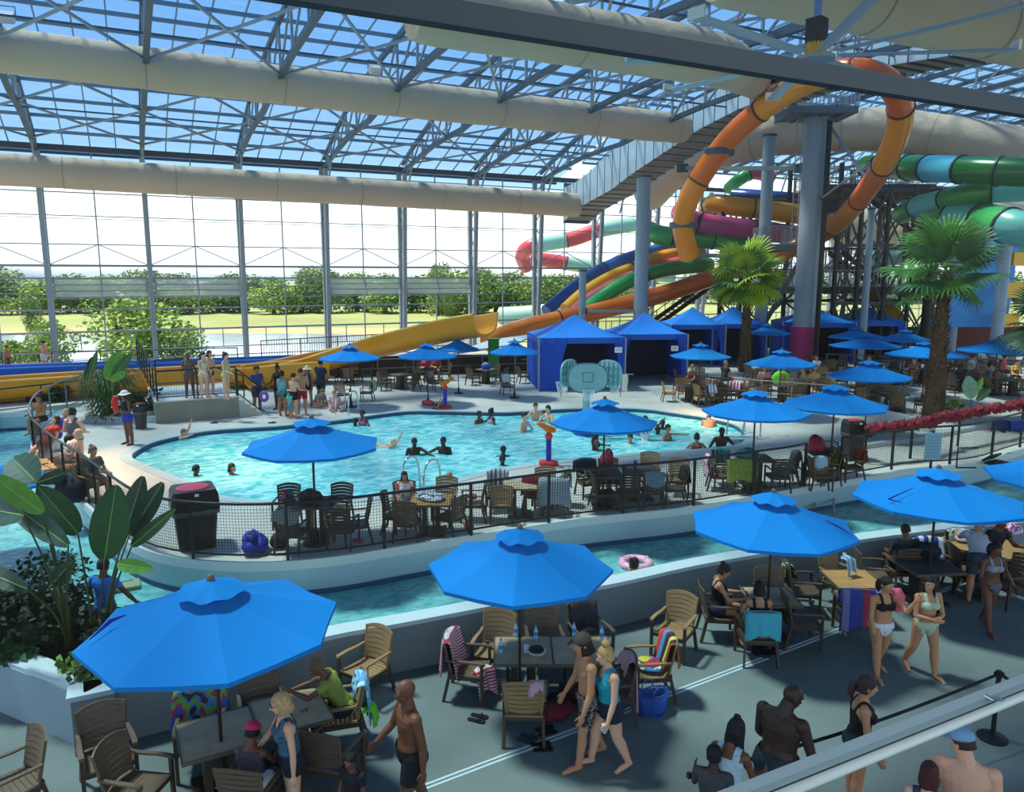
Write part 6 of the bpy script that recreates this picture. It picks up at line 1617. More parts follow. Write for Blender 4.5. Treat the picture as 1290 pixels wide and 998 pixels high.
e = empty('round_leaf_plant', at(1222, 518, ZP), 0, 'plant with one big round pale veined leaf behind the garland', 'plant'); q0 = Vector(e.location)
dq = (q0.x - CX) * FX + q0.y * FY
paddle(e, dp(1224, 502, dq) - q0, dp(1220, 474, dq) - q0, 17 / F * dq, mat('8fb8a0', .5, var=.2, scale=10), .1); paddle(e, dp(1226, 500, dq) - q0, dp(1238, 476, dq) - q0, 8 / F * dq, GRN[2], .1)
paddle(e, dp(1230, 505, dq) - q0, dp(1248, 490, dq) - q0, 9 / F * dq, GRN[0], .1); MB().tube([(0, 0, 0), dp(1224, 502, dq) - q0], .02, 5).build('stem', GRN[0], e)
shrub(at(1200, 524, ZP), (.5, .4, .35), 320, .16, mat('7fa04c', .5, var=.3, scale=8), 'low yellow green plant right of the shaggy palm trunk', 5)
shrub(at(128, 856, HW - .1), (.35, .2, .2), 300, .11, mat('4c6c34', .5, var=.4, scale=12), 'small green plant tucked behind the planter corner under the biggest umbrella', 8)
# ------------------------------------------------------------------ people
HSK = {'fair': 'e0ac8c', 'tan': 'c08a64', 'med': 'a8724c', 'brown': '6e4530', 'dark': '3c261c', 'pink': 'e8b09c'}
def rotx(v, a): c, s = math.cos(a), math.sin(a); return V(v.x, v.y * c - v.z * s, v.y * s + v.z * c)
def joints(h, P, fem, w_):
    J = {}; g = P.get
    lean = R(g('lean', 2)); side = R(g('side', 0))
    pel = V(0, 0, 0)
    def sp(x, y, z):                       # point in the trunk's frame
        v = rotx(V(x, y, z) * h, lean); return V(v.x * math.cos(side) + v.z * math.sin(side), v.y, v.z * math.cos(side) - v.x * math.sin(side))
    J['pel'] = pel; J['neck'] = sp(0, .005, .295); J['chest'] = sp(0, 0, .2)
    hp = R(g('hpitch', 5)) ; hy = R(g('hyaw', 0))
    hd_ = Matrix.Rotation(hy, 3, 'Z') @ Matrix.Rotation(lean * .5 + hp, 3, 'X')
    J['head'] = J['neck'] + hd_ @ V(0, -.012 * h, .103 * h); J['hm'] = hd_
    sw = (.098 if fem else .112) * (1 + (w_ - 1) * .5)
    for s, k in ((1, 'L'), (-1, 'R')):
        J['sh' + k] = sp(s * sw, .005, .262)
        f, ab, el, inw = R(g('sh' + k, 4)), R(g('ab' + k, 9)), R(g('el' + k, 12)), R(g('in' + k, 0))
        d = V(s * math.sin(ab), -math.sin(f) * math.cos(ab), -math.cos(f) * math.cos(ab))
        J['el' + k] = J['sh' + k] + d * .178 * h
        fe = f + el; ab2 = ab * .5 - inw
        d2 = V(s * math.sin(ab2), -math.sin(fe) * math.cos(ab2), -math.cos(fe) * math.cos(ab2))
        J['wr' + k] = J['el' + k] + d2 * .15 * h; J['fd' + k] = d2
        J['hip' + k] = V(s * .052 * h * (1 + (w_ - 1) * .6), 0, -.015 * h)
        hf, hb, kn = R(g('hip' + k, 0)), R(g('hab' + k, 3)), R(g('kn' + k, 3))
        d = V(s * math.sin(hb), -math.sin(hf) * math.cos(hb), -math.cos(hf) * math.cos(hb))
        J['kn' + k] = J['hip' + k] + d * .235 * h
        sf = hf - kn; d2 = V(s * math.sin(hb) * .3, -math.sin(sf), -math.cos(sf))
        J['an' + k] = J['kn' + k] + d2 * .235 * h
        ft = R(g('ft' + k, 0)) + max(0, -sf) * .55
        J['to' + k] = J['an' + k] + V(s * .02, -math.cos(ft) * .105, -.028 - math.sin(ft) * .08) * h
    return J
def cap(mb, p0, r0, p1, r1, n=10):
    mb.tube([p0, p1], [r0, r1], n); mb.ell(p0, r0 * .999, n, 6); mb.ell(p1, r1 * .999, n, 6)
def body_mesh(h, P, fem, w_, J, fine, face):
    mb = MB(); q = h
    lean = R(P.get('lean', 2)); side = R(P.get('side', 0))
    ax_up = (J['neck'] - J['pel']).normalized()
    lv = [(-.055, .062, .055), (-.02, .092 if not fem else .098, .066), (.03, .092 if not fem else .092, .064), (.08, .083 if not fem else .072, .056), (.13, .09 if not fem else .078, .056), (.19, .104 if not fem else .09, .064), (.24, .110 if not fem else .092, .058), (.268, .092 if not fem else .074, .046), (.285, .062, .040), (.30, .040, .036)]
    rings = []
    for z, rx, ry in lv:
        bel = (w_ - 1) * (1.0 if z < .15 else .6)
        rx *= 1 + (w_ - 1) * .75; ry *= 1 + bel * 1.1; ring = []
        for k in range(18):
            a = 2 * PI * k / 18; v = rotx(V(rx * math.cos(a), ry * math.sin(a) - bel * .02, z) * q, lean); v = V(v.x * math.cos(side) + v.z * math.sin(side), v.y, v.z * math.cos(side) - v.x * math.sin(side))
            ring.append(v)
        rings.append(ring)
    mb.loft(rings)
    def sp(x, y, z):
        v = rotx(V(x, y, z) * q, lean); return V(v.x * math.cos(side) + v.z * math.sin(side), v.y, v.z * math.cos(side) - v.x * math.sin(side))
    for s in (1, -1):
        if fem: mb.ell(sp(s * .042, -.045 * w_, .19), (.036 * q * w_, .036 * q * w_, .036 * q * w_), 12, 8)
        else: mb.ell(sp(s * .048, -.038, .205), (.046 * q, .026 * q, .036 * q), 12, 8)
        mb.ell(sp(s * .042 * w_, .034, -.03), (.05 * q * w_, .046 * q * w_, .05 * q * w_), 12, 8)
        mb.ell(sp(s * .06, .028, .22), (.04 * q, .03 * q, .05 * q), 10, 6)
    nk = (.034 if fem else .039) * (1 + (w_ - 1) * .6)
    cap(mb, J['neck'] - ax_up * .03 * q, nk * 1.1 * q, J['neck'].lerp(J['head'], .55), nk * .88 * q)
    for s in (1, -1): cap(mb, J['neck'] - ax_up * .022 * q, .028 * q, J['sh' + ('L' if s > 0 else 'R')].lerp(J['neck'], .2), .026 * q)
    M = J['hm']; hc = J['head']
    q0, q = q, q * 1.13
    def hh(x, y, z): return hc + M @ (V(x, y, z) * q)
    mb.ell(hh(0, .006, .012), (.0435 * q, .054 * q, .052 * q), 18, 12, M); mb.ell(hh(0, -.012, -.02), (.034 * q, .038 * q, .042 * q), 14, 10, M)
    mb.ell(hh(0, -.028, -.046), (.017 * q, .016 * q, .013 * q), 10, 6, M)
    cap(mb, hh(0, -.047, .004), .005 * q, hh(0, -.057, -.014), .0085 * q, 8)
    for s in (1, -1):
        mb.ell(hh(s * .043, .006, -.004), (.006 * q, .012 * q, .018 * q), 8, 6, M)
        if face: mb.ell(hh(s * .016, -.045, .017), (.014 * q, .006 * q, .005 * q), 8, 5, M)
    if face: mb.ell(hh(0, -.046, -.030), (.013 * q, .006 * q, .0045 * q), 8, 5, M)
    q = q0
    for k in ('L', 'R'):
        s = 1 if k == 'L' else -1
        mb.ell(J['sh' + k] - V(s * .006, 0, .004) * q, .036 * q * (1 + (w_ - 1) * .35) * (1.05 if not fem else .92), 12, 8)
        a = (.031 if not fem else .026) * (1 + (w_ - 1) * .6) * q
        cap(mb, J['sh' + k], a, J['el' + k], a * .78); 
        mid = J['el' + k].lerp(J['wr' + k], .3); cap(mb, J['el' + k], a * .76, mid, a * .8); cap(mb, mid, a * .8, J['wr' + k], a * .52)
        # hand : palm, four fingers, thumb
        fd = J['fd' + k]; curl = R(P.get('curl' + k, 25)); pn = V(s * 1, 0, 0)      # palm faces the thigh
        pn = (pn - fd * pn.dot(fd)).normalized(); sd_ = fd.cross(pn).normalized()
        if sd_.y > 0: sd_ = -sd_
        pc = J['wr' + k] + fd * .028 * q; Mx = Matrix((sd_, pn, fd)).transposed()
        mb.ell(pc, (.0235 * q, .0105 * q, .032 * q), 12, 8, Mx)
        if fine:
            for i, (o, l) in enumerate(((.0165, .040), (.0058, .045), (-.0052, .042), (-.0155, .034))):
                f0 = J['wr' + k] + fd * .048 * q + sd_ * o * q; l *= q
                dr1 = (fd * math.cos(curl * .6) - pn * math.sin(curl * .6)).normalized(); dr2 = (fd * math.cos(curl * 1.6) - pn * math.sin(curl * 1.6)).normalized()
                f1 = f0 + dr1 * l * .55; f2 = f1 + dr2 * l * .5
                cap(mb, f0, .0052 * q, f1, .0047 * q, 8); cap(mb, f1, .0047 * q, f2, .0038 * q, 8)
            t0 = J['wr' + k] + fd * .016 * q + sd_ * .018 * q; t1 = t0 + (sd_ * .7 + fd * .8 - pn * .2).normalized() * .024 * q; t2 = t1 + (sd_ * .25 + fd - pn * .3).normalized() * .02 * q
            cap(mb, t0, .0072 * q, t1, .0062 * q, 8); cap(mb, t1, .0062 * q, t2, .0048 * q, 8)
        else:
            e0 = J['wr' + k] + fd * .05 * q; cap(mb, e0 + sd_ * .008 * q, .009 * q, e0 + fd * .035 * q - pn * .012 * q, .007 * q, 8); cap(mb, J['wr' + k] + fd * .018 * q + sd_ * .016 * q, .0075 * q, J['wr' + k] + fd * .045 * q + sd_ * .032 * q, .006 * q, 8)
        t = .055 * (1 + (w_ - 1) * .9) * q * (1.03 if fem else 1)
        cap(mb, J['hip' + k], t, J['kn' + k], t * .62, 14)
        md = J['kn' + k].lerp(J['an' + k], .28) + V(0, .006 * q, 0); cap(mb, J['kn' + k], t * .6, md, t * .64, 12); cap(mb, md, t * .64, J['an' + k], .023 * q, 12)
        to = J['to' + k]; cap(mb, J['an' + k] + V(0, .012, -.014) * q, .021 * q, to.lerp(J['an' + k], .3), .022 * q, 10)
        d = (to - J['an' + k]); cap(mb, J['an' + k] + d * .6, .021 * q, to, .017 * q, 10)
        if fine:
            for i in range(5): o = V((i - 2) * .0085 * q, -.012 * q, -.004 * q); cap(mb, to + o * .6, .0065 * q, to + o + V(0, -.008 * q, 0), .005 * q, 6)
    return mb
def remesh(mb, vox, sm=2):
    me = mb.mesh('b'); o = bpy.data.objects.new('b', me); COL.objects.link(o)
    r = o.modifiers.new('r', 'REMESH'); r.mode = 'VOXEL'; r.voxel_size = vox; r.use_smooth_shade = True
    s = o.modifiers.new('s', 'SMOOTH'); s.factor = .5; s.iterations = sm
    dg = bpy.context.evaluated_depsgraph_get(); dg.update()
    out = bpy.data.meshes.new_from_object(o.evaluated_get(dg)); bpy.data.objects.remove(o); bpy.data.meshes.remove(me)
    out.polygons.foreach_set('use_smooth', [True] * len(out.polygons)); return out
def labels(me, J, h, fem, w_):
    n = len(me.vertices); co = np.empty(n * 3); me.vertices.foreach_get('co', co); co = co.reshape(-1, 3)
    B = [('torso', J['pel'] - (J['neck'] - J['pel']) * .16, J['neck'], .075), ('head', J['neck'].lerp(J['head'], .45), J['head'] + (J['head'] - J['neck']) * .3, .045)]
    for k in 'LR':
        B += [('arm', J['sh' + k], J['el' + k], .028), ('fore', J['el' + k], J['wr' + k], .022), ('hand', J['wr' + k], J['wr' + k] + J['fd' + k] * .08 * h, .02),
              ('thigh', J['hip' + k], J['kn' + k], .05), ('shin', J['kn' + k], J['an' + k], .03), ('foot', J['an' + k], J['to' + k], .02)]
    D = []; T = []
    for nm, a, b, r in B:
        a = np.array(a); b = np.array(b); d = b - a; t = np.clip(((co - a) @ d) / (d @ d), 0, 1); D.append(np.linalg.norm(co - (a + t[:, None] * d), axis=1) - r * h * (w_ if nm in ('torso', 'thigh') else 1)); T.append(t)
    D = np.array(D); T = np.array(T); i = D.argmin(0); names = np.array([b[0] for b in B])
    tt = T[i, np.arange(n)]
    a = np.array(J['pel']); d = np.array(J['neck'] - J['pel']); ts = ((co - a) @ d) / (d @ d)
    return co, names[i], tt, ts
def garment(me, lab, rule, off, h):
    co, nm, t, ts = lab; n = len(co)
    tor = nm == 'torso'; x = np.abs(co[:, 0]) / h
    cen = np.array([0, 0, 0])
    if rule == 'trunks': k = (tor & (ts < .12)) | ((nm == 'thigh') & (t < .72))
    elif rule == 'shorts': k = (tor & (ts < .16)) | ((nm == 'thigh') & (t < .34))
    elif rule == 'brief': k = (tor & (ts < .10) & (ts > -.4)) | ((nm == 'thigh') & (t < .06) & (x < .1))
    elif rule == 'bikini': k = (tor & (ts > .56) & (ts < .76)) | (tor & (ts >= .76) & (np.abs(x - .05) < .010)) 
    elif rule == 'tank': k = (tor & (ts < .80)) | (tor & (ts >= .80) & (np.abs(x - .058) < .02)) | ((nm == 'thigh') & (t < .08))
    elif rule == 'suit': k = (tor & (ts < .76)) | (tor & (ts >= .76) & (np.abs(x - .055) < .012)) | ((nm == 'thigh') & (t < .06))
    elif rule == 'skirt': k = (tor & (ts < .2)) | ((nm == 'thigh') & (t < .42))
    elif rule == 'dress': k = (tor & (ts < .95)) | ((nm == 'thigh') & (t < .5)) | ((nm == 'arm') & (t < .3))
    elif rule == 'vest': k = tor & (ts > .25) & (ts < .93)
    else: k = (tor & (ts < .97)) | ((nm == 'arm') & (t < .5))      # shirt
    nv = np.empty(n * 3); me.vertices.foreach_get('normal', nv); nv = nv.reshape(-1, 3)
    vs, fs, idx = [], [], {}
    ls = np.empty(len(me.loops), dtype=int); me.loops.foreach_get('vertex_index', ls); ptr = 0
    for p in me.polygons:
        v = ls[p.loop_start:p.loop_start + p.loop_total]
        if k[v].sum() * 2 >= len(v):
            f = []
            for a in v:
                a = int(a)
                if a not in idx: idx[a] = len(vs); vs.append(tuple(co[a] + nv[a] * off))
                f.append(idx[a])
            fs.append(f)
    if not fs: return None
    g = bpy.data.meshes.new('g'); g.from_pydata(vs, [], fs); g.update(); g.polygons.foreach_set('use_smooth', [True] * len(fs)); return g
NPER = [0]
def person(px, py, z, rot, label, h=1.7, skin='tan', fem=False, w=1.0, hair='2a1c14', hs='short', pose=None, wear=(), fine=0, mode='feet', cat='person', hat=None, group=None, lift=0.0, glasses=None, crown=None):
    """mode feet: px,py is where the feet stand; head: px,py is the crown of the head; sit: seat on a chair; water: crown seen, body under the surface"""
    P = dict(pose or {}); J = joints(h, P, fem, w)
    lo = min(J['toL'].z, J['toR'].z, J['anL'].z - .03 * h, J['anR'].z - .03 * h) - .012 * h
    up = -lo
    if mode == 'sit': up = (.45 if (px[2] if isinstance(px, Vector) else z) < .5 else .39) + .068 * h
    if mode in ('flat',): up = lift
    top = up + J['head'].z + .07 * h
    if crown is not None: lift = crown - top
    if mode in ('feet', 'sit', 'flat'): loc = at(px, py, z) if not isinstance(px, Vector) else Vector(px)
    else:
        loc = at(px, py, z + top + lift); loc.z = z + lift
        off = Matrix.Rotation(hd(rot), 3, 'Z') @ V(J['head'].x, J['head'].y, 0); loc -= off
    if mode in ('feet', 'sit', 'flat') and lift: loc.z += lift if mode != 'flat' else 0
    NPER[0] += 1
    e = empty('person', (loc.x, loc.y, loc.z), hd(rot), label, cat, group)
    vox = (.0065 if fine == 2 else .011 if fine else .018) * (h / 1.7)
    sk = mat(HSK[skin], .5 if skin in ('dark', 'brown') else .6, var=.05, scale=4)
    me = remesh(body_mesh(h, P, fem, w, J, fine == 2, fine), vox, 3 if fine == 2 else 2); me.materials.append(sk)
    o = bpy.data.objects.new('body', me); COL.objects.link(o); o.parent = e; o.location = (0, 0, up)
    if wear:
        lab = labels(me, J, h, fem, w)
        for rule, m, off in [(a[0], a[1], a[2] if len(a) > 2 else .008) for a in wear]:
            g = garment(me, lab, rule, off, h)
            if g is None: continue
            g.materials.append(m if not isinstance(m, str) else mat(m, .8))
            nm = {'trunks': 'swim_trunks', 'shorts': 'shorts', 'brief': 'bikini_bottom', 'bikini': 'bikini_top', 'tank': 'tank_top', 'suit': 'swimsuit', 'skirt': 'skirt', 'shirt': 'shirt', 'dress': 'cover_up', 'vest': 'swim_vest'}[rule]
            go = bpy.data.objects.new(nm, g); COL.objects.link(go); go.parent = e; go.location = (0, 0, up)
    M = J['hm']; q = h * 1.13; U = V(0, 0, up)
    def hh(x, y, z): return U + J['head'] + M @ (V(x, y, z) * q)
    if hs and hs != 'bald':
        hb = MB()
        rings = []
        for i in range(9):                      # a cap of hair with the face left free
            t = i / 8; ring = []
            for k in range(20):
                a = 2 * PI * k / 20; fr = max(0, -math.sin(a))                   # front
                zlo = -.035 + .068 * fr ** .6 if hs != 'short' else -.018 + .052 * fr ** .6
                zz = .071 - (.071 - zlo) * t; rr = math.sqrt(max(0, 1 - ((zz - .014) / .0585) ** 2)) if zz > .014 else 1
                ring.append(hh(.0475 * rr * math.cos(a), .009 + .0575 * rr * math.sin(a), zz))
            rings.append(ring)
        hb.loft(rings)
        if hs == 'bun': hb.ell(hh(0, .045, .055), .026 * q, 12, 8)
        if hs == 'topbun': hb.ell(hh(0, .02, .082), (.03 * q, .03 * q, .024 * q), 12, 8)
        if hs == 'pony': hb.tube(spline([hh(0, .05, .02), hh(0, .085, .0), hh(0, .085, -.05), hh(0, .07, -.1)], 4), [.016 * q] * 6 + [.022 * q] * 4 + [.016 * q, .012 * q, .006 * q], 10)
        if hs in ('long', 'bob'):
            lz = -.16 if hs == 'long' else -.062
            rows = []
            for i in range(7):
                t = i / 6; zz = .0 + (lz) * t; ring = []
                for k in range(14):
                    a = R(-35) + R(250) * k / 13; ring.append(hh((.047 + .006 * math.sin(t * 3)) * math.cos(a), .012 + (.054 + .012 * t) * math.sin(a), zz + .004 * math.sin(k * 2)))
                for k in range(13, -1, -1):
                    a = R(-35) + R(250) * k / 13; ring.append(hh(.036 * math.cos(a), .01 + .04 * math.sin(a), zz))
                rows.append(ring)
            hb.loft(rows)
        if hs == 'braids':
            r_ = random.Random(3)
            for k in range(26):
                a = R(-10) + R(200) * k / 25; s0 = hh(.045 * math.cos(a), .01 + .05 * math.sin(a), .02); s1 = s0 + V(.004 * math.cos(a), .022, -.07) * q; s2 = s1 + V(r_.uniform(-.01, .01), .012, -.09) * q
                hb.tube([s0, s1, s2], .006 * q, 6)
            hb.ell(hh(0, .035, .066), (.022 * q, .02 * q, .018 * q), 10, 7)
        hb.build('hair', mat(hair, .55, var=.25, scale=30, bump=.5, bscale=60), e, True)
    if hat:
        kind, hc = hat; hm = mat(hc, .7); hb = MB(); hb.ell(hh(0, .008, .028), (.051 * q, .060 * q, .050 * q), 20, 8, M, z0=-.1)
        if kind == 'brim':
            a_ = [hh(.05 * math.cos(t), .008 + .058 * math.sin(t), .024) for t in [2 * PI * k / 24 for k in range(24)]]; b_ = [hh(.095 * math.cos(t), .008 + .1 * math.sin(t), .012 + .004 * math.sin(3 * t)) for t in [2 * PI * k / 24 for k in range(24)]]
            hb.loft([a_, b_], caps=False); 
        if kind == 'cap':
            rows = [[hh(.045 * (k / 4 - 1), -.04 - .05 * s_ * math.cos((k / 4 - 1) * 1.2), .032 - .01 * s_) for k in range(9)] for s_ in (0, .5, 1)]; hb.sheet(rows)
        hb.build({'brim': 'sun_hat', 'cap': 'cap', 'beanie': 'swim_cap'}[kind], hm, e, True)
    if fine:
        for s in (1, -1):
            eb = MB().ell(hh(s * .0165, -.0435, .006), (.0068 * q, .0036 * q, .0036 * q), 10, 6, M).build('eye', mat('e6e2da', .3), e, True)
            MB().ell(hh(s * .0165, -.0466, .006), (.0030 * q, .0014 * q, .0030 * q), 8, 5, M).build('iris', mat('2a1a12', .2), eb, True)
        MB().ell(hh(0, -.0505, -.0305), (.0125 * q, .003 * q, .0036 * q), 10, 5, M).build('lips', mat('8a4438' if skin != 'dark' else '4a241c', .5), e, True)
    if glasses:
        g_ = MB()
        for s in (1, -1): g_.ell(hh(s * .018, -.053, .007), (.013 * q, .003 * q, .010 * q), 12, 6, M); g_.beam(hh(s * .03, -.05, .009), hh(s * .045, .005, .006), .003)
        g_.beam(hh(-.008, -.054, .009), hh(.008, -.054, .009), .003); g_.build('sunglasses', BLACKM, e, True)
    return e, J, up
SIT = dict(hipL=86, hipR=86, knL=88, knR=84, habL=6, habR=6, shL=25, shR=25, elL=55, elR=55, inL=12, inR=12, lean=3)
def S(**k): d = dict(SIT); d.update(k); return d
WALK = dict(hipL=24, hipR=-14, knL=10, knR=22, shL=-18, shR=18, elL=18, elR=22, lean=3)
WALK2 = dict(hipR=24, hipL=-14, knR=10, knL=22, shR=-18, shL=18, elL=18, elR=22, lean=3)
def seat(p, rot, back=.03):
    d = Matrix.Rotation(hd(rot), 3, 'Z') @ V(0, back, 0); return Vector(p) + d
# --- lower deck
person(352, 874, 0, -62, 'blonde woman in sunglasses and dark blue top at the bottom, arm reaching down', 1.66, 'fair', True, 1.1, 'c8a470', 'bob', dict(shR=30, abR=14, elR=8, shL=-4, elL=6, hpitch=6, lean=6), [('tank', blotch(['26465c', '3c6478', '1c3444'], 12), .012), ('shorts', '1c2430', .014)], 2, 'head', glasses=1)
person(510, 858, 0, -62, 'bald shirtless man in black trunks walking left at the bottom', 1.80, 'brown', False, 1.16, None, 'bald', dict(shL=-10, elL=12, shR=16, elR=28, abR=16, hipL=14, hipR=-10, knR=14, hpitch=4), [('trunks', '14141a', .02)], 2, 'head')
person(seat(LP[6], -78), 0, 0, -78, 'woman in a yellow green top leaning on the table, hair tied back', 1.62, 'brown', True, 1.12, '6c5434', 'short', S(lean=26, shL=62, shR=58, elL=50, elR=20, inL=20, hpitch=24), [('shirt', mat('8c9440', .85), .016), ('shorts', '2a2420', .014)], 2, 'sit')
person(seat(LP[8], 172), 0, 0, 172, 'person in a pink cap seen from behind at the umbrella table', 1.5, 'brown', True, 1.05, '1a1412', 'short', S(shL=40, shR=40, elL=40, hpitch=18, lean=8), [('trunks', blotch(['3c8cd0', 'e0e8ee', '2c6cb0'], 10), .014), ('vest', '4a4048', .012)], 1, 'sit', hat=('cap', 'd02c54'))
person(441, 951, 0, -30, 'dark haired child whose head just shows at the bottom edge', 1.12, 'brown', False, 1, '100c0c', 'short', {}, [('shirt', '1c1c20', .01)], 1, 'head')
person(733, 800, 0, -76, 'bearded shirtless man in a cap and black patterned shorts walking left', 1.80, 'tan', False, .98, '2a1c14', 'bob', dict(hipL=13, hipR=-10, knL=6, knR=18, shL=6, elL=16, shR=10, elR=20, hpitch=12, lean=3), [('trunks', blotch(['1a1a20', '2c2a34', '8c8478', '1a1a20'], 16), .022)], 2, 'head', hat=('cap', '4c4640'))
e_, J_, up_ = person(762, 815, 0, -70, 'blonde woman with a bun in a teal tank top and navy shorts holding a cup', 1.68, 'fair', True, 1.16, 'c4a268', 'topbun', dict(hipL=-9, hipR=18, knL=16, knR=10, shL=8, elL=14, abL=12, shR=-6, elR=14, hpitch=8, lean=4, curlL=60), [('tank', mat('1c9cb4', .75), .014), ('shorts', '202a3c', .016)], 2, 'head')
hp_ = V(*(J_['wrL'] + J_['fdL'] * .08)) + V(-.03, 0, up_); cp_ = empty('cup', e_.location + Matrix.Rotation(hd(-70), 3, 'Z') @ hp_, 0, 'small pale teal cup in the hand of the woman in teal', 'cup')
MB().tube([(0, 0, -.05), (0, 0, .05)], [.028, .036], 14).build('body', mat('8fd4d4', .4), cp_, True, sharp=50); MB().cyl((0, 0, .05), .037, .008, 14).build('lid', WHITE, cp_)
e_, J_, up_ = person(seat(LP[17], 84), 0, 0, 84, 'woman in a black swimsuit sitting and reading, dark hair in a bun', 1.66, 'tan', True, 1.08, '221814', 'bun', S(shL=32, shR=32, elL=62, elR=62, inL=18, inR=18, hpitch=26, lean=2), [('suit', '141418', .008), ('shorts', '2c2c48', .014)], 2, 'sit')
bk = empty('open_book', e_.location + Matrix.Rotation(hd(84), 3, 'Z') @ V(0, -.42, .86), hd(84), 'small white book in the hands of the reading woman', 'book')
for s in (-1, 1): MB().box((s * .05, 0, 0), (.10, .14, .012), M=Matrix.Rotation(s * .25, 3, 'Y') @ Matrix.Rotation(.9, 3, 'X')).build('page_block', WHITE, bk)
person(seat(LP[18], 176), 0, 0, 176, 'dark haired woman with crossed black straps sitting with her back to the camera', 1.64, 'tan', True, 1.05, '1a1214', 'bob', S(shL=34, shR=34, elL=50, hpitch=12), [('suit', '16161c', .008)], 2, 'sit')
e9, J9, up9 = person(1118, 728, 0, 8, 'woman in a black bikini top and white bottom, pink towel on one shoulder', 1.64, 'tan', True, 1.14, '241814', 'pony', dict(hipL=-8, hipR=16, knL=16, knR=8, shR=10, elR=20, shL=60, elL=95, abL=10, inL=-10, hyaw=12), [('bikini', '18181c'), ('brief', 'dfe4e2')], 2, 'head')
e_, J_, up_ = person(1172, 726, 0, 4, 'woman in a pale mint bikini, dark long hair, arms folded at her waist', 1.66, 'tan', True, 1.12, '1c1412', 'long', dict(hipL=15, hipR=-10, knL=8, knR=20, shL=12, elL=78, inL=50, shR=12, elR=78, inR=50, hyaw=-30), [('bikini', 'b4c8a8'), ('brief', 'b4c8a8')], 2, 'head')
person(1256, 684, 0, 6, 'woman in a grey bikini walking at the far right, small black bag in hand', 1.66, 'brown', True, 1.04, '1c1412', 'pony', dict(hipL=-12, hipR=20, knL=18, knR=8, shR=14, elR=60, abR=20, shL=-10, elL=40, abL=30), [('bikini', '8c98ac'), ('brief', '5c6470')], 2, 'head')
e = empty('towel', e9.location + Matrix.Rotation(hd(8), 3, 'Z') @ (J9['shL'] + V(.035, -.01, up9 + .03)), hd(10), 'coral pink towel bunched on the shoulder of the woman in the black bikini top', 'towel')
rings = []
for i in range(10):
    t = i / 9; ring = []
    for k in range(16): a = 2 * PI * k / 16; rr = (.05 + .065 * math.sin(.35 + t * 2.2)) * (1 + .22 * math.sin(a * 3 + i * .8) + .1 * math.sin(a * 7 - i)); ring.append(V(rr * math.cos(a) * .95 + .03 * t, rr * .6 * math.sin(a), .10 - .36 * t))
    rings.append(ring)
MB().loft(rings).build('cloth', mat('e8707c', .9), e, True)
person(928, 907, 0, 140, 'person with long dark braids and a pale top in the queue at the bottom', 1.66, 'brown', True, 1.08, '120e10', 'braids', dict(shL=20, elL=60, shR=20, elR=60, hpitch=30, lean=10), [('tank', 'a8c0c8', .012), ('shorts', '24303c', .014)], 2, 'head')
person(900, 941, 0, 160, 'head in a black cap at the bottom edge left of the braids', 1.40, 'dark', False, 1, '0c0a0a', 'short', dict(shL=30, elL=70), [('shirt', '3c3c40', .01)], 1, 'head', hat=('beanie', '141416'))
person(1000, 864, 0, 130, 'broad shirtless man with a shaved head in the queue, his back turned', 1.84, 'dark', False, 1.35, '0e0a0a', 'bald', dict(hpitch=24, lean=8, shL=8, elL=40, shR=8, elR=40, abR=16, hyaw=-30), [('trunks', '24343c', .02)], 2, 'head')
person(1094, 853, 0, 78, 'woman with a dark ponytail in a black top in the queue, facing right', 1.68, 'tan', True, 1.12, '3a2c26', 'pony', dict(shL=6, elL=20, shR=6, elR=24, hpitch=8), [('suit', '121216', .010), ('skirt', '1c3038', .02)], 2, 'head')
person(1213, 921, 0, 150, 'broad man in a pale blue cap seen from behind below the rail', 1.78, 'fair', False, 1.35, '3c2c24', 'short', dict(hpitch=14, lean=4, hyaw=60), [('trunks', '2c3c4c', .02)], 2, 'head', hat=('cap', '7ca8c8'))
person(1172, 961, 0, 150, 'person with dark red hair whose head just shows at the bottom right', 1.58, 'fair', True, 1, '4a1c18', 'bob', {}, [('tank', '3c3c48', .01)], 1, 'head')
person(seat(LP[27], 178) + V(.0, 0, 0), 0, 0, 178, 'person in a dark top sitting in the shade before the dark table', 1.66, 'brown', False, 1.1, '14100e', 'short', S(hpitch=16), [('shirt', '30343c', .012), ('trunks', '22262c', .014)], 1, 'sit')
person(1233, 652, 0, 160, 'person in a pale grey shirt bending at the light wood table at the far right', 1.70, 'tan', False, 1.2, '3a2a20', 'short', dict(lean=35, shL=60, shR=60, elL=30, hpitch=10), [('shirt', 'a8b0b8', .014), ('trunks', '3c4450', .016)], 1, 'head')
person(1262, 650, 0, 20, 'dark shirted person standing behind the light table at the right edge', 1.70, 'brown', False, 1.1, '14100e', 'short', dict(shL=40, elL=60, lean=10), [('shirt', '24181c', .012), ('trunks', '202228', .014)], 1, 'head')
e = empty('handbag', at(1236, 745, .62), hd(20), 'small black bag in the hand of the woman in the grey bikini', 'bag'); MB().box((0, 0, 0), (.2, .08, .14)).build('pouch', BLACKM, e); MB().tube([(-.08, 0, .07), (0, 0, .16), (.08, 0, .07)], .008, 5).build('handle', BLACKM, e)
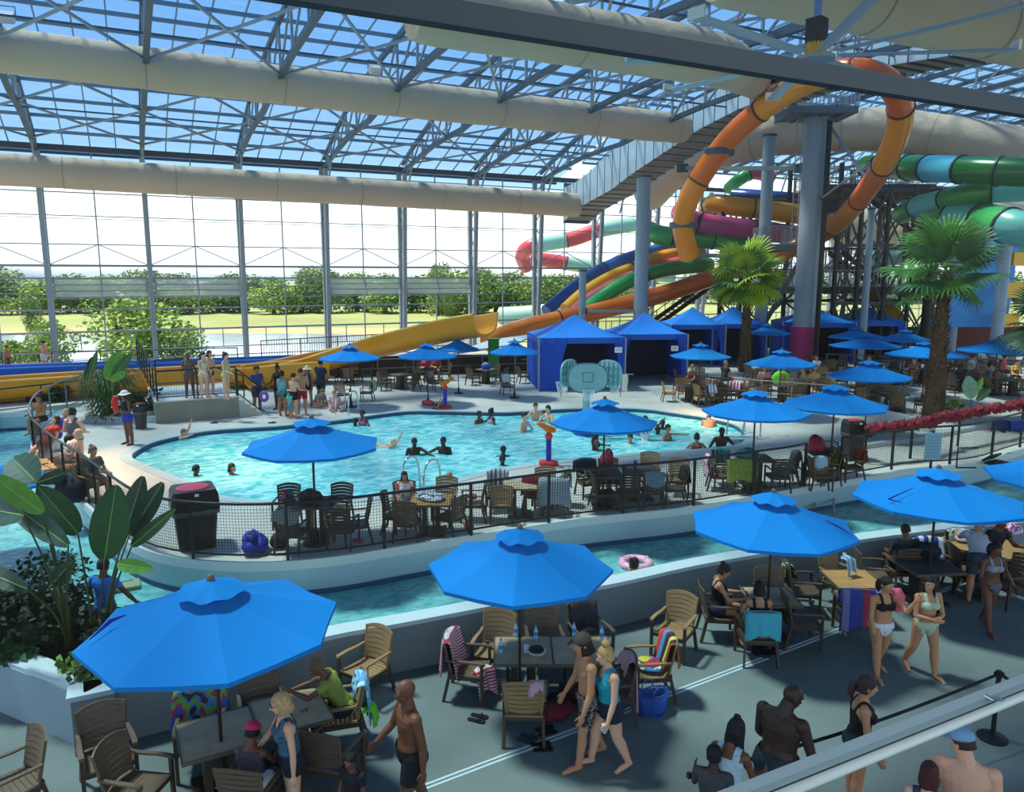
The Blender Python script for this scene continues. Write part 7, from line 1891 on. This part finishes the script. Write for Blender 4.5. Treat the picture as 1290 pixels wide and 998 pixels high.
# things at the right tables
heap(item_at(1166, 702), None, 'black bags piled on the dark table', (.3, .24, .14), 61, 'beach_bag', 'bag', 2, [mat('1c2430', .8), mat('2c3440', .8)])
heap(item_at(1275, 672), None, 'pink and white patterned cloth on the table at the right edge', (.22, .2, .1), 62, n=2, cols=[blotch(['d8508c', 'e8e4e8'], 12), blotch(['d8508c', 'e8e4e8'], 12)])
heap(item_at(1218, 682), None, 'pale pink and white cloth on the light table left of the right edge', (.25, .2, .06), 63, n=2, cols=[mat('c8b0bc', .9), mat('d8d8dc', .9)])
bottle(item_at(1238, 668), 'pale bottle on the light table at the far right'); bottle(item_at(1250, 678), 'second pale bottle on the light table at the far right')

# --- river
e_, J_, up_ = person(800, 703, ZW, 125, 'person in a pink ring floating in the river', 1.6, 'tan', True, 1, '1c1210', 'bun', dict(hipL=60, hipR=60, shL=30, shR=30, abL=50, abR=50, lean=-20), [('suit', '2c2430')], 0, 'head', crown=.36)
rp_ = at(801, 713, ZW); e = empty('swim_ring', rp_, 0, 'pink swim ring around the floating person in the river', 'swim ring')
MB().tube([V(.27 * math.cos(t), .27 * math.sin(t), .05) for t in [2 * PI * k / 24 for k in range(24)]], .085, 10, closed=True).build('ring', blotch(['e0508c', 'f0b8cc', 'd83c7c'], 14, .4), e, True)
MB().cyl((.27, 0, .13), .02, .03, 8).build('valve', WHITE, e)
person(936, 695, ZW - .12, 80, 'swimmer lying face down in the river right of the pink ring', 1.6, 'tan', False, 1, '2a1c16', 'short', dict(lean=84, hipL=-4, hipR=-2, shL=150, shR=150, hpitch=-40), [('trunks', '24343c', .014)], 0, 'flat', lift=.1)
person(130, 704, 0.0, 170, 'person in a bright blue shirt wading in the river behind the tall stems', 1.66, 'brown', False, 1, '100c0c', 'short', dict(shL=20, shR=20, abL=30, abR=30), [('shirt', '2c7cd8', .014), ('trunks', '5c5c40', .014)], 1, 'head', lift=0.0)
e = empty('kickboard', at(150, 742, ZW), hd(30), 'pale olive float board beside the person in blue', 'float'); MB().box((0, 0, .04), (.7, .4, .06)).build('board', mat('8c9c7c', .6), e); MB().box((0, .15, .075), (.5, .05, .01)).build('stripe', mat('6c8c5c', .6), e)
# --- pool: crown pixels
def swim(px, py, label, depth=1.25, rot=0, skin='brown', hair='14100e', hs='short', fem=False, wear=(), h=1.65, pose=None, fine=0, w=1.0):
    """standing or crouching in the pool so that the crown is `depth` below standing height"""
    return person(px, py, ZV, rot, label, h, skin, fem, w, hair, hs, pose or dict(shL=20, shR=20, abL=40, abR=40), wear, fine, 'head', lift=-depth)
swim(247, 586, 'dark haired head above the water, left of two near the trash bin', 1.36, 150, 'brown')
swim(292, 584, 'dark haired head above the water, right of two near the trash bin', 1.34, 60, 'tan', hs='bob', fem=True)
person(214, 556, ZV - .10, 80, 'pale swimmer face down at the left tip of the pool', 1.6, 'fair', False, 1, '8c7050', 'short', dict(lean=84, shL=150, shR=100, hpitch=-30), [('shirt', 'c8d0cc', .012)], 0, 'flat', lift=.1)
swim(522, 552, 'boy standing waist deep, left of two facing each other in the pool', 1.14, 20, 'dark', pose=dict(shL=60, abL=40, elL=20, shR=10, abR=20), fine=1)
swim(558, 551, 'boy standing waist deep, right of two facing each other in the pool', 1.14, -20, 'dark', pose=dict(shR=60, abR=40, elR=20, shL=10, abL=20), fine=1)
swim(634, 562, 'dark head near the pool edge, the farther of two one above the other', 1.33, 10, 'dark')
swim(633, 574, 'dark head near the pool edge, the nearer of two one above the other', 1.36, 10, 'dark')
swim(604, 518, 'dark haired person at the far side holding another, left', 1.2, 60, 'brown')
swim(618, 515, 'dark haired person at the far side holding another, right', 1.1, -60, 'dark', fem=True, hs='bun', wear=[('suit', 'b8b8c0')])
swim(661, 520, 'pale boy nearest of three at the far side of the pool', 1.0, 60, 'pink', '2a1a14')
swim(675, 508, 'pale boy farthest of three at the far side of the pool', 1.0, 20, 'fair', '1c1412')
swim(690, 511, 'pale man right one of three at the far side of the pool', 1.0, -60, 'fair', '241812')
person(536, 522, ZV - .10, 90, 'swimmer in dark blue at the far edge before the far water cannon', 1.5, 'tan', False, 1, '1c1412', 'short', dict(lean=84, shL=140, shR=150, hpitch=-30), [('shirt', '2c3c80', .012)], 0, 'flat', lift=.1)
person(478, 568, ZV - .16, 70, 'pale person swimming low right of the left pool umbrella', 1.5, 'fair', False, 1, 'c8a888', 'short', dict(lean=84, shL=140, shR=120, hpitch=-20), [], 0, 'flat', lift=.1)
swim(752, 541, 'long haired woman standing left of the middle umbrella pole', 1.0, 100, 'brown', '2a1a18', 'long', True, [('suit', '3c2428')], pose=dict(shL=50, abL=10, elL=30))
swim(794, 547, 'person with a pink top low in the water', 1.34, -20, 'tan', '201814', fem=True, wear=[('tank', 'd87c94')])
e_, J_, up_ = swim(813, 524, 'person in a white numbered jersey with raised elbows', .86, 175, 'brown', '14100e', pose=dict(shL=100, abL=60, elL=110, shR=100, abR=60, elR=110), wear=[('shirt', 'e4e6e8', .014)])
tj = bpy.data.curves.new('jersey_number', 'FONT'); tj.body = '23'; tj.size = .2; tj.extrude = .003; tj.align_x = 'CENTER'; tj.materials.append(mat('a01c34', .7))
to = bpy.data.objects.new('jersey_number', tj); COL.objects.link(to); to.parent = e_; to.location = (0, .155, up_ + .22); to.rotation_euler = (PI / 2, 0, PI); to_mesh(to)
swim(835, 529, 'dark head behind the two by the jersey', 1.3, 10, 'dark'); swim(829, 537, 'dark head lowest of the three right of the jersey', 1.36, 30, 'dark')
swim(842, 535, 'child reaching right with one arm beside the jersey', 1.12, 40, 'tan', pose=dict(shL=80, abL=70, elL=10), fem=True, wear=[('suit', '8c6c5c')])
swim(893, 521, 'person with orange back bending near the pool steps', 1.0, 170, 'tan', 'c8a070', pose=dict(lean=50, hpitch=20), w=1.2, wear=[('vest', 'e09468', .014)])
swim(910, 539, 'dark shirtless man at the near pool edge by the steps', 1.0, 10, 'dark', w=1.15, fine=1)
swim(878, 546, 'person in red straps at the near pool edge left of the shirtless man', 1.16, 175, 'tan', '1c1214', 'bun', True, [('suit', 'b02c4c')], w=1.1)
swim(456, 517, 'person in a pink top by the far ladder, the right one', 1.1, -30, 'brown', fem=True, wear=[('tank', 'b06c84')]); swim(447, 527, 'dark head right at the foot of the far ladder', 1.36, 0, 'dark')
person(422, 531, ZP - .42, 20, 'woman in a pink flowered wrap sitting on the far pool edge', 1.62, 'fair', True, 1.15, 'b87c6c', 'short', S(lean=12, hpitch=15), [('dress', blotch(['d89ca4', 'e8c8c8', 'a84858'], 16), .02)], 0, 'sit')
person(398, 524, ZP - .42, 60, 'person in grey crouching at the far pool edge left of the pink wrap', 1.62, 'fair', False, 1.15, '8c7c6c', 'short', S(lean=40, hpitch=15), [('shirt', '9c9c94', .016)], 0, 'sit')
swim(566, 594, 'bald man whose head shows at the near pool edge above a tan chair', 1.36, 20, 'tan', hs='bald')
person(seat(PP[7], 10), 0, 0, 10, 'dark haired child in a pink and white towel at the golden table', 1.3, 'tan', True, 1, '241814', 'bob', S(), [('dress', blotch(['d85c84', 'e8dcd8', 'c83c54'], 9), .02)], 1, 'sit')
# --- pool deck, left
person(163, 560, ZP, -35, 'lifeguard in a white sun hat and blue shorts with a red rescue tube', 1.66, 'brown', True, 1.05, '241814', 'bob', dict(shL=6, elL=95, inL=20, shR=10, elR=60, hpitch=4, habL=6), [('vest', '1c1c24', .012), ('shorts', '2038a8', .018)], 1, 'feet', hat=('brim', 'eef0ee'))
e = empty('rescue_tube', at(150, 508, ZP + 1.15), hd(0), 'red rescue tube under the arm of the lifeguard', 'rescue tube'); MB().tube([(-.12, .05, -.28), (-.14, -.02, 0), (-.05, -.06, .22)], [.08, .1, .08], 12).build('tube', mat('d01c24', .5), e, True); MB().tube([(-.05, -.06, .22), (.1, 0, .35)], .012, 6).build('strap', WHITE, e)
person(97, 592, ZP, 170, 'heavy set woman in a grey swimsuit and black bottom seen from behind', 1.66, 'pink', True, 1.45, '1c1614', 'bun', dict(shL=4, elL=70, inL=30, shR=4, elR=70, inR=30, abL=22, abR=22, habL=5, habR=5), [('tank', '5c6068', .012), ('brief', '121216', .018)], 1, 'feet')
e = empty('sun_lounger', at(70, 600, ZP), hd(-40), 'row of tan loungers inside the curved rail, the front one', 'lounger')
for i in range(2):
    for k in range(3): MB().box((-.3 + .02 * k + .75 * i * 1.0 - .2, -.5 + .5 * k, .32), (.6, .46, .04)).build('slatted_panel', WCH[0], e)
    for s in (-.28, .28): MB().beam((-.48 + .75 * i + s, -.8, 0), (-.48 + .75 * i + s, .8, .3), .05).build('leg', WCH[1], e)
def recl(px, py, rot, label, **kw): return person(px, py, ZP, rot, label, 1.64, kw.pop('skin', 'fair'), kw.pop('fem', True), kw.pop('w', 1.1), kw.pop('hair', '3a2418'), kw.pop('hs', 'bob'), dict(lean=-38, hipL=55, hipR=60, knL=30, knR=34, shL=20, shR=20, elL=60, inL=30, habL=8), kw.pop('wear', []), 0, 'sit', **kw)
recl(60, 578, -30, 'reclining woman in a red wrap inside the curved rail', wear=[('dress', 'b8342c', .02)])
recl(73, 566, -30, 'reclining woman in a purple wrap beside the heavy set woman', wear=[('dress', '4a3c9c', .02)], hair='c09c5c')
recl(84, 598, -60, 'pale person stretched out nearest in the curved rail', wear=[('suit', 'e0d8d0')], hair='c8b090')
person(54, 545, ZP, -10, 'dark haired person sitting deepest inside the curved rail', 1.66, 'med', False, 1.1, '1c1412', 'short', S(), [('trunks', '241c1c', .014)], 0, 'sit')
pz_ = at(118, 628, ZP); person(pz_, 0, 0, 60, 'woman in grey with brown hair sitting at the fence, seen over the big leaves', 1.62, 'tan', True, 1.1, '7c5c3c', 'bun', S(lean=12), [('shirt', '5c5c5c', .014), ('shorts', '4c4c50', .014)], 1, 'sit')
chair(pz_, 60, 'tan armchair of the woman in grey at the fence', 0); heap(at(90, 634, ZP), None, 'dark bags on the deck left of the woman in grey', (.35, .3, .3), 91, 'beach_bag', 'bag', 3, [mat('1c2030', .8), mat('2c3448', .8), BLACKM])
# people on and below the landing
ZL_ = ZP + HL + .03
for px, py, rot, lb, sk, fem, hr, hs, wr in [(240, 501, 20, 'person in a mottled wrap standing at the left on the landing', 'brown', True, '8c8480', 'short', [('dress', '6c5c58', .012)]),
    (258, 502, 60, 'slim person in peach swimwear second from left on the landing', 'fair', True, '1c1412', 'pony', [('suit', 'd8c8a8')]), (266, 499, 60, 'person half hidden behind the peach swimwear on the landing', 'fair', True, '241814', 'bob', [('brief', '3c3c40')]),
    (286, 503, 80, 'woman in a cream suit with a hair bun at the top of the landing steps', 'fair', True, '1c1412', 'bun', [('suit', 'c8b888')])]:
    person(px, py, ZL_, rot, lb, 1.66, sk, fem, 1.0, hr, hs, dict(shL=8, shR=20, elR=50), wr, 0, 'feet')
for px, py, rot, lb, sk, fem, hr, hs, wr, hh_, hat, w2 in [
    (325, 519, 60, 'man in a blue shirt and cap at the foot of the landing steps', 'med', False, '241814', 'short', [('shirt', '2c4c80', .016), ('trunks', '3c4458', .016)], 1.75, ('cap', '30343c'), 1.2),
    (352, 516, -10, 'dark dressed woman with a tall bun in the group by the steps', 'brown', True, '14100e', 'topbun', [('tank', '141418', .012), ('shorts', '202028', .014)], 1.72, None, 1.1),
    (357, 524, 170, 'woman in a pale teal wrap and black bottom in the group', 'med', True, '1c1412', 'bun', [('tank', '6cb0b4', .014), ('shorts', '141418', .014)], 1.66, None, 1.1),
    (371, 526, 150, 'person in a black swimsuit bottom leaning on the man in red shorts', 'fair', True, '1c1412', 'short', [('skirt', '141418', .014)], 1.62, None, 1.1),
    (381, 522, -160, 'shirtless man in red swim shorts in the group by the steps', 'tan', False, '3a2418', 'short', [('trunks', 'a01c30', .018)], 1.72, None, 1.1),
    (389, 513, 0, 'woman in a white hat and blue top at the back of the group', 'med', True, '241814', 'bob', [('tank', '2c3c78', .012), ('shorts', '1c1c24', .014)], 1.62, ('brim', 'e8e0c8'), 1.0),
    (405, 509, 150, 'man with a navy towel over his shoulder at the right of the group', 'tan', False, '241814', 'short', [('shirt', '202c48', .02), ('trunks', '303850', .016)], 1.78, None, 1.15),
    (366, 527, -40, 'small child in a turquoise shirt in front of the group', 'tan', False, '3a2418', 'short', [('shirt', '3cc0b8', .012), ('trunks', '3c98a8', .012)], 1.0, None, 1.0)]:
    person(px, py, ZP, rot, lb, hh_, sk, fem, w2, hr, hs, dict(shL=14, shR=20, elR=60, elL=40), wr, 0, 'feet', hat=hat)
e = empty('inner_tube', at(332, 500, ZP + .75), hd(0), 'small purple float held by the man in the blue shirt', 'float'); MB().tube([V(.12 * math.cos(t), .05, .15 * math.sin(t)) for t in [2 * PI * k / 16 for k in range(16)]], .06, 8, closed=True).build('ring', mat('7c4ca8', .5), e, True); MB().cyl((.16, .05, .06), .015, .02, 6).build('valve', WHITE, e)
person(57, 467, ZP, 170, 'shirtless person in pale shorts standing by the glass wall at the left', 1.65, 'tan', False, 1, '1c1412', 'short', {}, [('trunks', 'a8b8c0', .016)], 0, 'feet')
person(11, 471, ZP, 90, 'person in dark clothes by the glass wall at the left edge', 1.5, 'med', False, 1, '1c1412', 'short', {}, [('trunks', '3c3c44', .016)], 0, 'feet')
# right terrace visitors
rt = [(1015, 480, 'brown', 'c83c34'), (1028, 478, 'fair', 'c8c8c0'), (1092, 478, 'tan', 'd84c3c'), (1143, 470, 'tan', '4c3c38'), (1180, 472, 'fair', '7c3c3c'), (1208, 492, 'dark', '24242c'), (1262, 478, 'tan', 'd0506c'), (1277, 486, 'fair', 'c0a040'), (1242, 492, 'tan', '3c5c8c'), (912, 488, 'tan', '2c2c30'), (872, 494, 'tan', '70302c'), (962, 496, 'tan', 'c08c8c'), (1150, 482, 'fair', '8c6c5c'), (1222, 478, 'tan', '98a0a8')]
nm = ['leftmost before the magenta sleeve', 'in pale clothes right of the magenta sleeve', 'in orange red behind the nearest terrace umbrella', 'in brown left of the right palm trunk', 'in maroon right of the right palm trunk', 'with black hair in dark clothes at the grey table', 'in pink at the far right', 'in yellow at the right edge', 'in blue under the rightmost umbrella', 'in dark clothes left of the left palm trunk', 'in brown at the sunlit chairs', 'in rose under the umbrella right of the left palm', 'in tan behind the right palm trunk', 'in grey at the back of the terrace']
for (px, py, sk, cc), n_ in zip(rt, nm):
    person(px, py + 2, ZP, rnd.choice((0, 60, -60, 120, 180)), 'seated visitor on the right terrace ' + n_, 1.66, sk, rnd.random() < .5, 1.1, rnd.choice(('14100e', '3a2418', 'a08050')), 'short', S(), [('shirt', mat(cc, .8), .014), ('trunks', '30343c', .014)], 0, 'sit')
person(550, 478, ZP, 0, 'person in red sitting at the far deck table between two umbrellas', 1.66, 'tan', True, 1.1, '241814', 'bob', S(), [('shirt', 'b02c3c', .014)], 0, 'sit')
